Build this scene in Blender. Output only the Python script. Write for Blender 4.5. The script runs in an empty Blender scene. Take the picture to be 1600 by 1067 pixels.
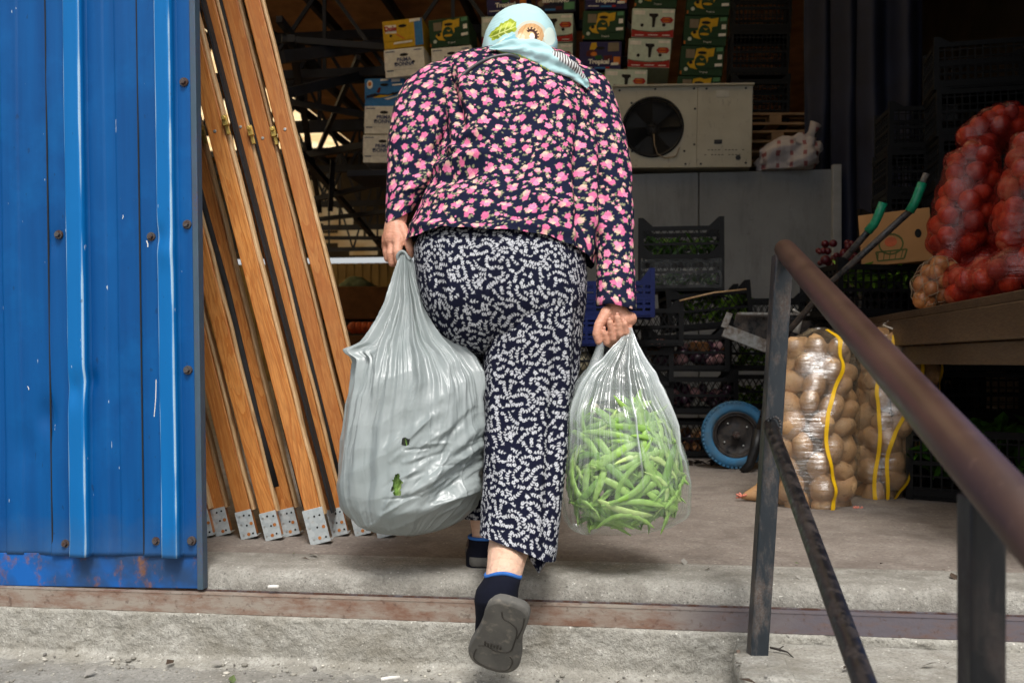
import bpy, bmesh, math, random
import numpy as np
from mathutils import Vector, Matrix, Euler

random.seed(7); RNG = np.random.default_rng(11)
R = math.radians
SC = bpy.context.scene
COL = SC.collection

# ------------------------------------------------------------------ camera, sky, sun, exposure
F = 1500.0; CX = 800.0; HY = 565.0; CAMZ = 0.54        # focal length in photo pixels, centre, horizon row, eye height over the floor
cam_d = bpy.data.cameras.new('camera'); cam = bpy.data.objects.new('camera', cam_d); COL.objects.link(cam)
cam.location = (0, 0, CAMZ); cam.rotation_euler = (R(90), 0, 0)
cam_d.sensor_width = 36; cam_d.lens = 36 * F / 1600; cam_d.shift_y = (HY - 533.5) / 1600
cam_d.clip_start = 0.05; cam_d.clip_end = 3000
cam_d.dof.use_dof = True; cam_d.dof.focus_distance = 2.45; cam_d.dof.aperture_fstop = 6.3
SC.camera = cam
SUN_EL, SUN_AZ = 56, 172                               # degrees; azimuth measured clockwise from +Y (the sun stands behind the camera, right)
wd = bpy.data.worlds.new('World'); SC.world = wd; wd.use_nodes = True
nt = wd.node_tree; bg = nt.nodes['Background']
sky = nt.nodes.new('ShaderNodeTexSky'); sky.sky_type = 'NISHITA'; sky.sun_disc = False
sky.sun_elevation = R(SUN_EL); sky.sun_rotation = R(SUN_AZ); sky.air_density = 1.0; sky.dust_density = 4.0; sky.ozone_density = 1.0
hs = nt.nodes.new('ShaderNodeHueSaturation'); hs.inputs['Saturation'].default_value = 0.22
nt.links.new(sky.outputs[0], hs.inputs['Color']); nt.links.new(hs.outputs[0], bg.inputs[0]); bg.inputs[1].default_value = 0.12
sl = bpy.data.lights.new('sun', 'SUN'); sl.energy = 1.5; sl.angle = R(14); sl.color = (1, .97, .93)
so = bpy.data.objects.new('sun', sl); COL.objects.link(so)
sd = Vector((math.sin(R(SUN_AZ)) * math.cos(R(SUN_EL)), math.cos(R(SUN_AZ)) * math.cos(R(SUN_EL)), math.sin(R(SUN_EL))))
so.rotation_euler = (-sd).to_track_quat('-Z', 'Y').to_euler(); so.location = sd * 30
SC.view_settings.view_transform = 'Standard'; SC.view_settings.look = 'None'
SC.view_settings.exposure = 0.58; SC.view_settings.gamma = 1
SC.cycles.use_denoising = True; SC.cycles.max_bounces = 10; SC.cycles.transparent_max_bounces = 24; SC.cycles.diffuse_bounces = 5

# ------------------------------------------------------------------ places
def W(px, py, d):                                       # a photo pixel at distance d, as a point of the place
    return Vector(((px - CX) / F * d, d, CAMZ + (HY - py) / F * d))
ANG = R(7.3); O0 = Vector((0, 2.367, 0))
U = Vector((math.cos(ANG), -math.sin(ANG), 0)); V = Vector((math.sin(ANG), math.cos(ANG), 0))
def B(u, v, z=0): return O0 + U * u + V * v + Vector((0, 0, z))   # building frame: u along the front, v inwards
def toB(p):
    q = Vector(p) - O0; return q.dot(U), q.dot(V)
def fac(px, v=0.0):                                     # u where the sight line of a pixel column meets the plane v
    k = (px - CX) / F; a = O0 + V * v
    Y = (a.y + math.tan(ANG) * a.x) / (1 + math.tan(ANG) * k)
    return (Vector((k * Y, Y, 0)) - O0).dot(U)
def s(r, g, b):                                         # sRGB 0..255 to linear
    f = lambda c: c / 12.92 if c <= .04045 else ((c + .055) / 1.055) ** 2.4
    return (f(r / 255), f(g / 255), f(b / 255))

# ------------------------------------------------------------------ materials
class G:
    def __init__(self, name):
        self.m = bpy.data.materials.new(name); self.m.use_nodes = True
        self.t = self.m.node_tree; self.t.nodes.clear()
        self.out = self.t.nodes.new('ShaderNodeOutputMaterial'); self.tc = None
    def node(self, kind, **kw):
        n = self.t.nodes.new(kind)
        for k, v in kw.items(): setattr(n, k, v)
        return n
    def put(self, sock, v):
        if v is None: return
        if isinstance(v, bpy.types.NodeSocket): self.t.links.new(v, sock)
        elif isinstance(v, (tuple, list)):
            sock.default_value = tuple(v) + ((1,) if sock.type == 'RGBA' and len(v) == 3 else ())
        else: sock.default_value = v
    def co(self, scale=(1, 1, 1), rot=(0, 0, 0)):
        if self.tc is None: self.tc = self.node('ShaderNodeTexCoord')
        mp = self.node('ShaderNodeMapping'); self.put(mp.inputs['Vector'], self.tc.outputs['Object'])
        mp.inputs['Scale'].default_value = scale; mp.inputs['Rotation'].default_value = rot
        return mp.outputs[0]
    def noise(self, scale, vec=None, detail=4, rough=.55, dist=0):
        n = self.node('ShaderNodeTexNoise'); self.put(n.inputs['Vector'], vec or self.co())
        n.inputs['Scale'].default_value = scale; n.inputs['Detail'].default_value = detail
        n.inputs['Roughness'].default_value = rough; n.inputs['Distortion'].default_value = dist
        return n.outputs[0]
    def vor(self, scale, vec=None, out='Distance', feature='F1'):
        n = self.node('ShaderNodeTexVoronoi', feature=feature); self.put(n.inputs['Vector'], vec or self.co())
        n.inputs['Scale'].default_value = scale
        return n.outputs[out]
    def ramp(self, fac, stops):
        n = self.node('ShaderNodeValToRGB'); self.put(n.inputs[0], fac); e = n.color_ramp.elements
        while len(e) < len(stops): e.new(.5)
        for el, (p, c) in zip(e, stops):
            el.position = p; el.color = (c, c, c, 1) if isinstance(c, (int, float)) else tuple(c) + (1,)
        return n.outputs[0]
    def mix(self, f, a, b, mode='MIX'):
        n = self.node('ShaderNodeMix', data_type='RGBA', blend_type=mode); self.put(n.inputs[0], f)
        self.put(n.inputs[6], a); self.put(n.inputs[7], b); return n.outputs[2]
    def math(self, op, a, b=0.0):
        n = self.node('ShaderNodeMath', operation=op); self.put(n.inputs[0], a); self.put(n.inputs[1], b); return n.outputs[0]
    def bump(self, h, strength=.3, dist=.01):
        n = self.node('ShaderNodeBump'); self.put(n.inputs['Height'], h)
        n.inputs['Strength'].default_value = strength; n.inputs['Distance'].default_value = dist
        return n.outputs[0]
    def attr(self, name='Col'):
        n = self.node('ShaderNodeAttribute', attribute_name=name); return n.outputs['Color']
    def rand(self):
        return self.node('ShaderNodeObjectInfo').outputs['Random']
    def bsdf(self, col, rough=.6, metal=0, spec=.5, normal=None, **kw):
        n = self.node('ShaderNodeBsdfPrincipled'); self.put(n.inputs['Base Color'], col)
        self.put(n.inputs['Roughness'], rough); self.put(n.inputs['Metallic'], metal)
        self.put(n.inputs['Specular IOR Level'], spec); self.put(n.inputs['Normal'], normal)
        for k, v in kw.items(): self.put(n.inputs[k.replace('_', ' ')], v)
        return n.outputs[0]
    def done(self, sh):
        self.t.links.new(sh, self.out.inputs['Surface']); return self.m
def simple(name, col, rough=.6, metal=0, spec=.5, var=.25, vs=12, bump=0, bs=60, rnd=0):
    g = G(name); d = tuple(c * (1 - var) for c in col); l = tuple(min(1, c * (1 + var)) for c in col)
    c = g.ramp(g.noise(vs, detail=5), [(.3, d), (.7, l)])
    if rnd: c = g.mix(g.math('MULTIPLY', g.rand(), rnd), c, tuple(x * .45 for x in col))
    nb = g.bump(g.noise(bs, detail=3), bump, .004) if bump else None
    return g.done(g.bsdf(c, rough, metal, spec, nb))
M = {}
def mk_concrete(name, c0, c1, c2, scale=1.0, bump=.35, stain=None, rough=.9):
    g = G(name); co = g.co()
    big = g.noise(2.2 * scale, co, 6, .6); mid = g.noise(14 * scale, co, 6, .65); fine = g.noise(95 * scale, co, 4, .7)
    c = g.mix(g.ramp(big, [(.32, 0), (.68, 1)]), c0, c1)
    c = g.mix(g.ramp(mid, [(.42, 0), (.72, .75)]), c, c2)
    ag = g.vor(120 * scale, co); agc = g.vor(120 * scale, co, 'Color')
    c = g.mix(g.math('MULTIPLY', g.ramp(ag, [(.18, 1), (.34, 0)]), g.ramp(agc, [(.55, 0), (.62, .7)])), c, tuple(x * .45 for x in c0))
    c = g.mix(g.ramp(fine, [(.32, .55), (.6, 0)]), c, tuple(x * .42 for x in c0))
    pit = g.vor(46 * scale, co); pn = g.noise(20 * scale, co, 3)
    c = g.mix(g.math('MULTIPLY', g.ramp(pit, [(.1, 1), (.2, 0)]), g.ramp(pn, [(.5, 0), (.56, .75)])), c, tuple(x * .3 for x in c0))
    c = g.mix(g.math('MULTIPLY', g.ramp(g.vor(70 * scale, co), [(.16, 1), (.26, 0)]), g.ramp(g.noise(33 * scale, co, 2), [(.55, 0), (.6, .6)])), c, tuple(min(1, x * 1.5) for x in c2))
    if stain: c = g.mix(g.ramp(g.noise(4.2, g.co((1, 1, 1.6)), 5, .7), [(.5, 0), (.66, .6)]), c, stain)
    h = g.math('ADD', g.math('MULTIPLY', mid, .6), g.math('MULTIPLY', fine, .5))
    return g.done(g.bsdf(c, rough, 0, .3, g.bump(h, bump, .012)))
M['floor'] = mk_concrete('floor_concrete', s(143, 133, 124), s(124, 114, 106), s(158, 150, 141), .8, .3, s(96, 87, 80))
M['lip'] = mk_concrete('lip_concrete', s(160, 156, 147), s(134, 130, 121), s(184, 181, 172), 1.3, .8, s(104, 99, 90))
M['step'] = mk_concrete('step_concrete', s(176, 172, 161), s(150, 146, 136), s(196, 193, 184), 1.2, 1.0, s(124, 118, 104))
M['ground'] = mk_concrete('ground_concrete', s(156, 153, 145), s(136, 133, 125), s(178, 175, 167), 1.2, .9, s(112, 106, 94))
def mk_rust(name, paint, rust, rust2, amount=.5, scale=9, metal=.2, rough=.6, streak=(1, 1, 1), bump=.25):
    g = G(name); co = g.co(streak)
    n = g.noise(scale, co, 8, .7); f = g.noise(scale * 9, g.co(), 4, .7)
    k = g.ramp(n, [(max(0, .62 - amount * .4 - .06), 1), (.66 - amount * .2, 0)])
    rc = g.mix(g.ramp(f, [(.35, 0), (.7, 1)]), rust, rust2)
    pc = g.mix(g.ramp(g.noise(scale * 2.3, co, 5), [(.35, 0), (.75, .6)]), paint, tuple(x * .6 for x in paint))
    c = g.mix(k, pc, rc)
    return g.done(g.bsdf(c, g.mix(k, (rough * .75,) * 3, (.9,) * 3), metal * .5, .45, g.bump(g.math('ADD', n, g.math('MULTIPLY', f, .5)), bump, .003)))
M['rust_angle'] = mk_rust('rusted_angle', s(146, 136, 124), s(122, 92, 76), s(150, 116, 94), .5, 22, .2, .7, (.5, .5, 1.6))
g = G('bare_angle_steel'); co = g.co(); sp0 = g.node('ShaderNodeSeparateXYZ'); g.put(sp0.inputs[0], co); wx = g.ramp(g.math('ADD', sp0.outputs[0], g.math('MULTIPLY', g.noise(3, co, 4), .5)), [(.55, 0), (.95, 1)])
rn = g.noise(18, g.co((.5, .5, 1.6)), 7, .7); ra = g.mix(g.ramp(rn, [(.4, 0), (.62, 1)]), s(150, 140, 128), s(124, 94, 78)); rb_ = g.mix(g.ramp(rn, [(.48, 0), (.7, .8)]), s(98, 92, 98), s(112, 86, 74)); c = g.mix(wx, ra, rb_)
c = g.mix(g.ramp(g.noise(70, co, 4), [(.58, 0), (.7, .6)]), c, s(86, 66, 56)); M['angle'] = g.done(g.bsdf(c, g.mix(wx, (.85,) * 3, (.5,) * 3), .1, .4, g.bump(g.noise(60, co, 5), .4, .003)))
M['track'] = mk_rust('worn_track', s(96, 92, 96), s(70, 52, 46), s(100, 70, 56), .3, 20, .8, .4)
# ------------------------------------------------------------------ mesh building
class MB:
    def __init__(self): self.v = []; self.f = []; self.m = []
    def add(self, vs, fs, mi=0):
        o = len(self.v); self.v += [tuple(p) for p in vs]
        self.f += [tuple(i + o for i in q) for q in fs]; self.m += [mi] * len(fs); return self
    def box(self, c, size, rot=None, mi=0, taper=1.0):
        c = Vector(c); x, y, z = (k / 2 for k in size); vs = []
        for k, (sx, sy, sz) in enumerate(((-1, -1, -1), (1, -1, -1), (1, 1, -1), (-1, 1, -1), (-1, -1, 1), (1, -1, 1), (1, 1, 1), (-1, 1, 1))):
            t = taper if sz > 0 else 1
            p = Vector((sx * x * t, sy * y * t, sz * z)); vs.append(c + (rot @ p if rot else p))
        return self.add(vs, [(0, 3, 2, 1), (4, 5, 6, 7), (0, 1, 5, 4), (1, 2, 6, 5), (2, 3, 7, 6), (3, 0, 4, 7)], mi)
    def beam(self, a, b, w, h, up=(0, 0, 1), mi=0):
        a = Vector(a); b = Vector(b); d = (b - a).normalized(); up = Vector(up)
        x = d.cross(up)
        if x.length < 1e-4: x = d.cross(Vector((1, 0, 0)))
        x.normalize(); y = x.cross(d).normalized(); vs = []
        for p in (a, b):
            for sx, sy in ((-1, -1), (1, -1), (1, 1), (-1, 1)): vs.append(p + x * (sx * w / 2) + y * (sy * h / 2))
        return self.add(vs, [(0, 1, 2, 3), (7, 6, 5, 4), (0, 4, 5, 1), (1, 5, 6, 2), (2, 6, 7, 3), (3, 7, 4, 0)], mi)
    def tube(self, pts, r, n=12, mi=0, flat=1.0, ref=None):
        pts = [Vector(p) for p in pts]; rs = r if isinstance(r, (list, tuple)) else [r] * len(pts)
        vs, fs = [], []; x = None
        for i, p in enumerate(pts):
            t = (pts[min(i + 1, len(pts) - 1)] - pts[max(i - 1, 0)]).normalized()
            if x is None:
                ref = Vector(ref) if ref else (Vector((0, 0, 1)) if abs(t.z) < .9 else Vector((1, 0, 0)))
                x = (ref - t * ref.dot(t)).normalized()
            else: x = (x - t * x.dot(t)).normalized()
            y = t.cross(x)
            for k in range(n):
                a = 2 * math.pi * k / n; vs.append(p + x * (math.cos(a) * rs[i]) + y * (math.sin(a) * rs[i] * flat))
        for i in range(len(pts) - 1):
            for k in range(n):
                k2 = (k + 1) % n; fs.append((i * n + k, i * n + k2, (i + 1) * n + k2, (i + 1) * n + k))
        fs.append(tuple(range(n))[::-1]); fs.append(tuple((len(pts) - 1) * n + k for k in range(n)))
        return self.add(vs, fs, mi)
    def lathe(self, prof, n=32, mat=None, mi=0, closed=False):    # prof: (radius, height) pairs round local z
        mat = mat or Matrix(); vs, fs = [], []; m = len(prof)
        for k in range(n):
            a = 2 * math.pi * k / n
            for r, h in prof: vs.append(mat @ Vector((r * math.cos(a), r * math.sin(a), h)))
        for k in range(n):
            k2 = (k + 1) % n
            for j in range(m if closed else m - 1):
                j2 = (j + 1) % m; fs.append((k * m + j, k2 * m + j, k2 * m + j2, k * m + j2))
        return self.add(vs, fs, mi)
    def prism(self, outline, z0, z1, mat=None, mi=0):
        mat = mat or Matrix(); n = len(outline)
        vs = [mat @ Vector((x, y, z0)) for x, y in outline] + [mat @ Vector((x, y, z1)) for x, y in outline]
        return self.add(vs, [tuple(range(n))[::-1], tuple(range(n, 2 * n))] + [(i, (i + 1) % n, n + (i + 1) % n, n + i) for i in range(n)], mi)
    def sphere(self, c, r, nu=14, nv=9, sc=(1, 1, 1), mi=0):
        c = Vector(c); vs = [c + Vector((0, 0, -r * sc[2]))]; fs = []
        for j in range(1, nv):
            t = -math.pi / 2 + math.pi * j / nv
            for k in range(nu):
                a = 2 * math.pi * k / nu
                vs.append(c + Vector((math.cos(a) * math.cos(t) * r * sc[0], math.sin(a) * math.cos(t) * r * sc[1], math.sin(t) * r * sc[2])))
        vs.append(c + Vector((0, 0, r * sc[2]))); last = len(vs) - 1
        for k in range(nu):
            k2 = (k + 1) % nu; fs.append((0, 1 + k2, 1 + k)); fs.append((last, last - nu + k, last - nu + k2))
            for j in range(nv - 2): fs.append((1 + j * nu + k, 1 + j * nu + k2, 1 + (j + 1) * nu + k2, 1 + (j + 1) * nu + k))
        return self.add(vs, fs, mi)
    def mesh(self, name, mats, smooth=False):
        me = bpy.data.meshes.new(name); me.from_pydata(self.v, [], self.f)
        for m in (mats if isinstance(mats, (list, tuple)) else [mats]): me.materials.append(m)
        me.polygons.foreach_set('material_index', self.m)
        if smooth: me.polygons.foreach_set('use_smooth', [True] * len(self.f))
        me.update(); return me
    def build(self, name, mats, parent=None, smooth=False, bevel=0, local=False):
        off = root_loc(parent)
        if parent is not None and not local: self.v = [(x - off.x, y - off.y, z - off.z) for x, y, z in self.v]
        me = self.mesh(name, mats, smooth); return link(name, me, parent, bevel)
def root_loc(o):
    while o is not None and o.parent is not None: o = o.parent
    return o.location.copy() if o is not None else Vector()
def link(name, me, parent=None, bevel=0):
    o = bpy.data.objects.new(name, me); COL.objects.link(o); o.parent = parent
    if bevel:
        b = o.modifiers.new('bevel', 'BEVEL'); b.width = bevel; b.segments = 2; b.limit_method = 'ANGLE'; b.angle_limit = R(40)
        b.harden_normals = False
    return o
def tag(o, label=None, cat=None, group=None, kind=None):
    for k, v in (('label', label), ('category', cat), ('group', group), ('kind', kind)):
        if v: o[k] = v
    return o
def thing(name, label, cat, loc=(0, 0, 0), rot=(0, 0, 0), group=None):
    o = bpy.data.objects.new(name, None); COL.objects.link(o); o.empty_display_size = .05
    o.location = loc; o.rotation_euler = rot; return tag(o, label, cat, group)
def copy_tree(o, parent=None):
    c = o.copy(); COL.objects.link(c); c.parent = parent
    for ch in [k for k in o.children]: copy_tree(ch, c)
    return c
def gmesh(name, grids, mat, colors=None, closed=True, cut=None, flip=False):     # numpy grids (nv, nu, 3) into one smooth mesh
    vs, qs, o = [], [], 0
    for gi, P in enumerate(grids):
        nv, nu, _ = P.shape; vs.append(P.reshape(-1, 3)); i = np.arange(nv * nu).reshape(nv, nu)
        if closed: a = i; b = np.roll(i, -1, 1)
        else: a = i[:, :-1]; b = i[:, 1:]
        q = np.stack([a[:-1], b[:-1], b[1:], a[1:]], -1).reshape(-1, 4)
        if cut is not None and cut[gi] is not None:
            k = cut[gi].reshape(-1); q = q[~k[q].any(1)]
        if flip: q = q[:, ::-1]
        qs.append(q + o); o += nv * nu
    vs = np.concatenate(vs); qs = np.concatenate(qs)
    me = bpy.data.meshes.new(name); me.vertices.add(len(vs)); me.vertices.foreach_set('co', vs.astype(np.float32).ravel())
    me.loops.add(len(qs) * 4); me.loops.foreach_set('vertex_index', qs.astype(np.int32).ravel())
    me.polygons.add(len(qs)); me.polygons.foreach_set('loop_start', np.arange(0, len(qs) * 4, 4, dtype=np.int32))
    me.polygons.foreach_set('loop_total', np.full(len(qs), 4, dtype=np.int32))
    me.polygons.foreach_set('use_smooth', np.ones(len(qs), dtype=bool))
    if colors is not None:
        c = np.concatenate([k.reshape(-1, 3) for k in colors]); c = np.concatenate([c, np.ones((len(c), 1))], 1)
        at = me.color_attributes.new('Col', 'FLOAT_COLOR', 'POINT'); at.data.foreach_set('color', c.astype(np.float32).ravel())
    me.materials.append(mat); me.update(calc_edges=True); me.validate(); return me
_perm = np.random.default_rng(3).random(4096)
def vnoise(P, scale=1.0, seed=0):
    Q = P * scale; I = np.floor(Q).astype(np.int64); f = Q - I; f = f * f * (3 - 2 * f); r = 0
    for dx in (0, 1):
        for dy in (0, 1):
            for dz in (0, 1):
                h = ((I[..., 0] + dx) * 73856093 ^ (I[..., 1] + dy) * 19349663 ^ (I[..., 2] + dz) * 83492791 ^ (seed * 7919 + 17)) & 0x7fffffff
                h = (h * 1103515245 + 12345) & 0x7fffffff
                w = (f[..., 0] if dx else 1 - f[..., 0]) * (f[..., 1] if dy else 1 - f[..., 1]) * (f[..., 2] if dz else 1 - f[..., 2])
                r = r + w * _perm[(h >> 8) % 4096]
    return r * 2 - 1
def fbm(P, scale=1.0, octv=3, seed=0):
    r = 0; a = 1
    for k in range(octv): r = r + a * vnoise(P, scale * 2 ** k, seed + k); a *= .5
    return r
def interp(rows, nv):                                    # smooth curve through table rows
    A = np.array(rows, float); n = len(A)
    d = np.concatenate([[0], np.cumsum(np.abs(np.diff(A[:, 1])) + np.abs(np.diff(A[:, 0])) * .6 + 1e-3)]); t = np.linspace(0, d[-1], nv)
    k = np.clip(np.searchsorted(d, t, 'right') - 1, 0, n - 2); h = (d[k + 1] - d[k]); x = ((t - d[k]) / h)[:, None]
    m = np.zeros_like(A); sl_ = np.diff(A, axis=0) / np.diff(d)[:, None]
    m[0], m[-1] = sl_[0], sl_[-1]
    for i in range(1, n - 1):
        p = sl_[i - 1] * sl_[i]; m[i] = np.where(p > 0, 2 * p / (sl_[i - 1] + sl_[i] + 1e-12 * np.sign(sl_[i - 1] + sl_[i] + 1e-30)), 0)
    hh = h[:, None]; x2 = x * x; x3 = x2 * x
    return (2 * x3 - 3 * x2 + 1) * A[k] + (x3 - 2 * x2 + x) * hh * m[k] + (-2 * x3 + 3 * x2) * A[k + 1] + (x3 - x2) * hh * m[k + 1]
def loft(rows, nu, nv, e=2.2, k=0.0):                           # rows: centre column, row, distance, half width (photo px), half depth (m)
    T = interp(rows, nv); th = np.linspace(0, 2 * np.pi, nu, endpoint=False); th = th + k * np.sin(th)   # k packs the columns on the near side
    sp = lambda c: np.sign(c) * np.abs(c) ** (2 / e)
    d = T[:, 2:3]; P = np.zeros((nv, nu, 3))
    P[..., 0] = (T[:, 0:1] - CX) / F * d + sp(np.sin(-th))[None] * T[:, 3:4] * d / F
    P[..., 1] = d + sp(np.cos(th))[None] * T[:, 4:5]
    P[..., 2] = CAMZ + (HY - T[:, 1:2]) / F * d
    return P, th, T
def normals(P):
    du = np.roll(P, -1, 1) - np.roll(P, 1, 1); dv = np.gradient(P, axis=0); n = np.cross(dv, du)
    n /= np.linalg.norm(n, axis=-1, keepdims=True) + 1e-9
    c = P.mean(1, keepdims=True)
    return n * np.sign(((P - c) * n).sum(-1).mean())
def px_of(P): return CX + F * P[..., 0] / P[..., 1], HY - F * (P[..., 2] - CAMZ) / P[..., 1]
def seg(px, py, x0, y0, x1, y1, w):                      # soft ridge along a segment
    dx, dy = x1 - x0, y1 - y0; L2 = dx * dx + dy * dy; t = np.clip(((px - x0) * dx + (py - y0) * dy) / L2, 0, 1)
    q = np.hypot(px - x0 - t * dx, py - y0 - t * dy); return np.exp(-(q / w) ** 2) * (.35 + .65 * np.sin(np.pi * np.clip(t * .9 + .05, 0, 1)))
def surf_uv(P):                                          # metres round and along a loft, from the middle of its near side
    L = np.linalg.norm(np.roll(P, -1, 1) - P, axis=-1); c = np.concatenate([np.zeros((P.shape[0], 1)), np.cumsum(L, 1)[:, :-1]], 1)
    u = c - c[:, P.shape[1] // 2][:, None]
    mid = P[:, P.shape[1] // 2]; dv = np.concatenate([[0], np.cumsum(np.linalg.norm(np.diff(mid, axis=0), axis=1))])
    return u, np.repeat(dv[:, None], P.shape[1], 1)
# ------------------------------------------------------------------ the setting
def quad(mb, pts, mi=0): return mb.add(pts, [tuple(range(len(pts)))], mi)
GZ = -0.225
g_ = MB(); quad(g_, [(-300, -300, GZ), (300, -300, GZ), (300, 300, GZ), (-300, 300, GZ)])
tag(g_.build('ground', M['ground']), kind='structure')
f_ = MB()                                               # warehouse floor slab
quad(f_, [B(-13, .24, 0), B(4.6, .24, 0), B(4.6, 30, 0), B(-13, 30, 0)])
tag(f_.build('floor', M['floor']), kind='structure')
def strip(name, prof, u0, u1, nu, mat, rough_amp, seed, fine=1.0):   # worn concrete strip along the front, profile of (v, z)
    us = np.linspace(u0, u1, nu); P = np.zeros((len(prof), nu, 3))
    for i, (v, z) in enumerate(prof):
        P[i, :, 0] = us; P[i, :, 1] = v; P[i, :, 2] = z
    n1 = fbm(P * np.array([1, 1, 1.0]), 9, 4, seed); n2 = fbm(P, 45 * fine, 3, seed + 5)
    k = np.ones((len(prof), 1)); k[0] = 0; k[-1] = .3
    P[..., 1] += n1 * rough_amp * k + n2 * rough_amp * .5 * k; P[..., 2] += (n1 * .35 + n2 * .4) * rough_amp * k
    Q = np.zeros_like(P)
    for c in range(3): Q[..., c] = O0[c] + P[..., 0] * U[c] + P[..., 1] * V[c] + (P[..., 2] if c == 2 else 0)
    o = link(name, gmesh(name, [Q], mat, closed=False)); return tag(o, kind='structure')
pl = [(.245, .002)] + [(.245 - .19 * k / 14, .0015) for k in range(1, 14)] + [(.052, -.002), (.044, -.007), (.036, -.016), (.031, -.03), (.029, -.045), (.029, -.058)]
strip('threshold_floor', pl, -3, 3, 1100, M['lip'], .004, 1)
ps = [(.0, -.104), (-.012, -.106), (-.014, -.112)] + [(-.014, -.112 - .1 * k / 30) for k in range(1, 30)] + [(-.02, -.216), (-.035, -.222), (-.07, -.224), (-.12, GZ - .004)]
strip('step_riser', ps, -3, 3, 1100, M['step'], .006, 2)
sr = thing('sliding_door_track', 'rusty steel angle and door track along the concrete threshold edge', 'track', B(0, 0, -.105))
t_ = MB(); t_.beam(B(-3, -.004, -.08), B(3, -.004, -.08), .008, .05); t_.build('angle_face', M['angle'], sr, bevel=.0015)
t_ = MB(); t_.beam(B(-3, .006, -.0562), B(3, .006, -.0562), .028, .004); t_.build('angle_top', M['angle'], sr)
t_ = MB(); t_.beam(B(-3, .0235, -.056), B(3, .0235, -.056), .006, .012); t_.build('rail', M['track'], sr, bevel=.0012)
# raised concrete side step under the railing
cs = MB(); u0 = fac(1160, -.05)
def rough_block(name, u0, u1, v0, v1, z0, z1, mat, amp, seed, nd=40):
    bm = bmesh.new(); bmesh.ops.create_cube(bm, size=1); bmesh.ops.subdivide_edges(bm, edges=bm.edges, cuts=nd, use_grid_fill=True)
    A = np.array([v.co for v in bm.verts]); A = (A + .5)
    ln = np.array([u1 - u0, v1 - v0, z1 - z0]); X = A * ln + np.array([u0, v0, z0])
    e = np.minimum(A, 1 - A) * ln; on = np.sort(e, 1)[:, 1]; rd = np.clip(1 - on / .02, 0, 1) ** 2
    c = np.array([(u0 + u1) / 2, (v0 + v1) / 2, (z0 + z1) / 2]); dirn = (X - c); dirn /= np.linalg.norm(dirn, axis=1)[:, None] + 1e-6
    n = fbm(X, 12, 4, seed) * amp + fbm(X, 60, 2, seed + 3) * amp * .5
    X = X + dirn * (n - rd * .008)[:, None]
    for v, p in zip(bm.verts, X): v.co = B(*p)
    me = bpy.data.meshes.new(name); bm.to_mesh(me); bm.free(); me.materials.append(mat)
    me.polygons.foreach_set('use_smooth', [True] * len(me.polygons)); return link(name, me)
tag(rough_block('side_step', fac(1152, -.1), 2.4, -.75, -.012, GZ - .05, -.125, M['step'], .006, 4, 60), kind='structure')
tag(rough_block('post_footing', fac(1150, -.2), fac(1236, -.2), -.30, -.12, -.16, -.118, M['step'], .004, 9, 26), 'small rough concrete footing under the near end of the railing post', 'footing')
fp = MB(); fp.box(B(fac(1192, -.2), -.2, -.1135), (.095, .12, .006), Matrix.Rotation(-ANG, 3, 'Z'))
# ---- gravel and litter at the foot of the riser
gr = MB()
for k in range(420):
    u = random.uniform(-1.5, .5); v = -.03 - abs(random.gauss(0, .11)); r = random.choice((.0012, .0015, .002, .002, .003, .003, .004, .006)) * random.uniform(.7, 1.2)
    p = B(u, v, GZ + r * .4 + max(0, .01 + v * .12)); gr.sphere(p, r, 6, 4, (random.uniform(.8, 1.5), random.uniform(.8, 1.3), random.uniform(.5, .8)), random.choice((0, 0, 1, 2)))
M['st1'] = simple('pebble_grey', s(140, 136, 126), .9); M['st2'] = simple('pebble_pale', s(185, 180, 168), .9); M['st3'] = simple('pebble_dark', s(112, 108, 102), .9)
tag(gr.build('gravel', [M['st1'], M['st2'], M['st3']], smooth=True), 'loose gravel and grit along the foot of the concrete step', 'gravel', kind='stuff')
M['paper'] = simple('paper', s(225, 222, 214), .9, var=.08)
for (px, py, d, rz, L, lab) in ((427, 919, 2.452, .1, .027, 'small white paper scrap lying on the threshold lip near the blue door'), (610, 1062, 2.27, .35, .045, 'white cigarette end lying on the rough ground under the step')):
    m = MB(); c = W(px, py, d); m.tube([Vector((-L / 2, 0, 0)), Vector((0, .001, .001)), Vector((L / 2, 0, 0))], .0045, 8, flat=.6)
    o = m.build('paper_scrap', M['paper'], smooth=True); o.location = (c.x, c.y, c.z + .004); o.rotation_euler[2] = rz; tag(o, lab, 'litter')

m = MB()
for k in range(60):
    zone = random.random()
    if zone < .45: u_, v_, z_ = random.uniform(-.7, 1.2), random.uniform(.06, .3), .006
    elif zone < .75: u_, v_, z_ = random.uniform(-1.4, .45), random.uniform(-.2, -.06), GZ + .012
    else: u_, v_, z_ = random.uniform(.5, 1.1), random.uniform(-.5, -.04), -.115
    p = B(u_, v_, z_); rt = Euler((random.uniform(-.4, .4), random.uniform(-.4, .4), random.uniform(0, 6))).to_matrix(); L = random.choice((.004, .006, .008, .012, .02)); m.add([p + rt @ Vector(q) for q in ((-L, 0, 0), (0, L * .5, L * .2), (L, 0, 0), (0, -L * .45, L * .15))], [(0, 1, 2, 3)], random.choice((0, 0, 0, 0, 1, 1, 1, 2)))
tag(m.build('litter', [simple('dry_scrap', s(70, 56, 44), .9), simple('grey_scrap', s(150, 146, 138), .9), simple('green_scrap', s(84, 98, 56), .8)]), 'scattered dry leaf scraps and crumbs along the threshold and step', 'litter', kind='stuff')
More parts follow.
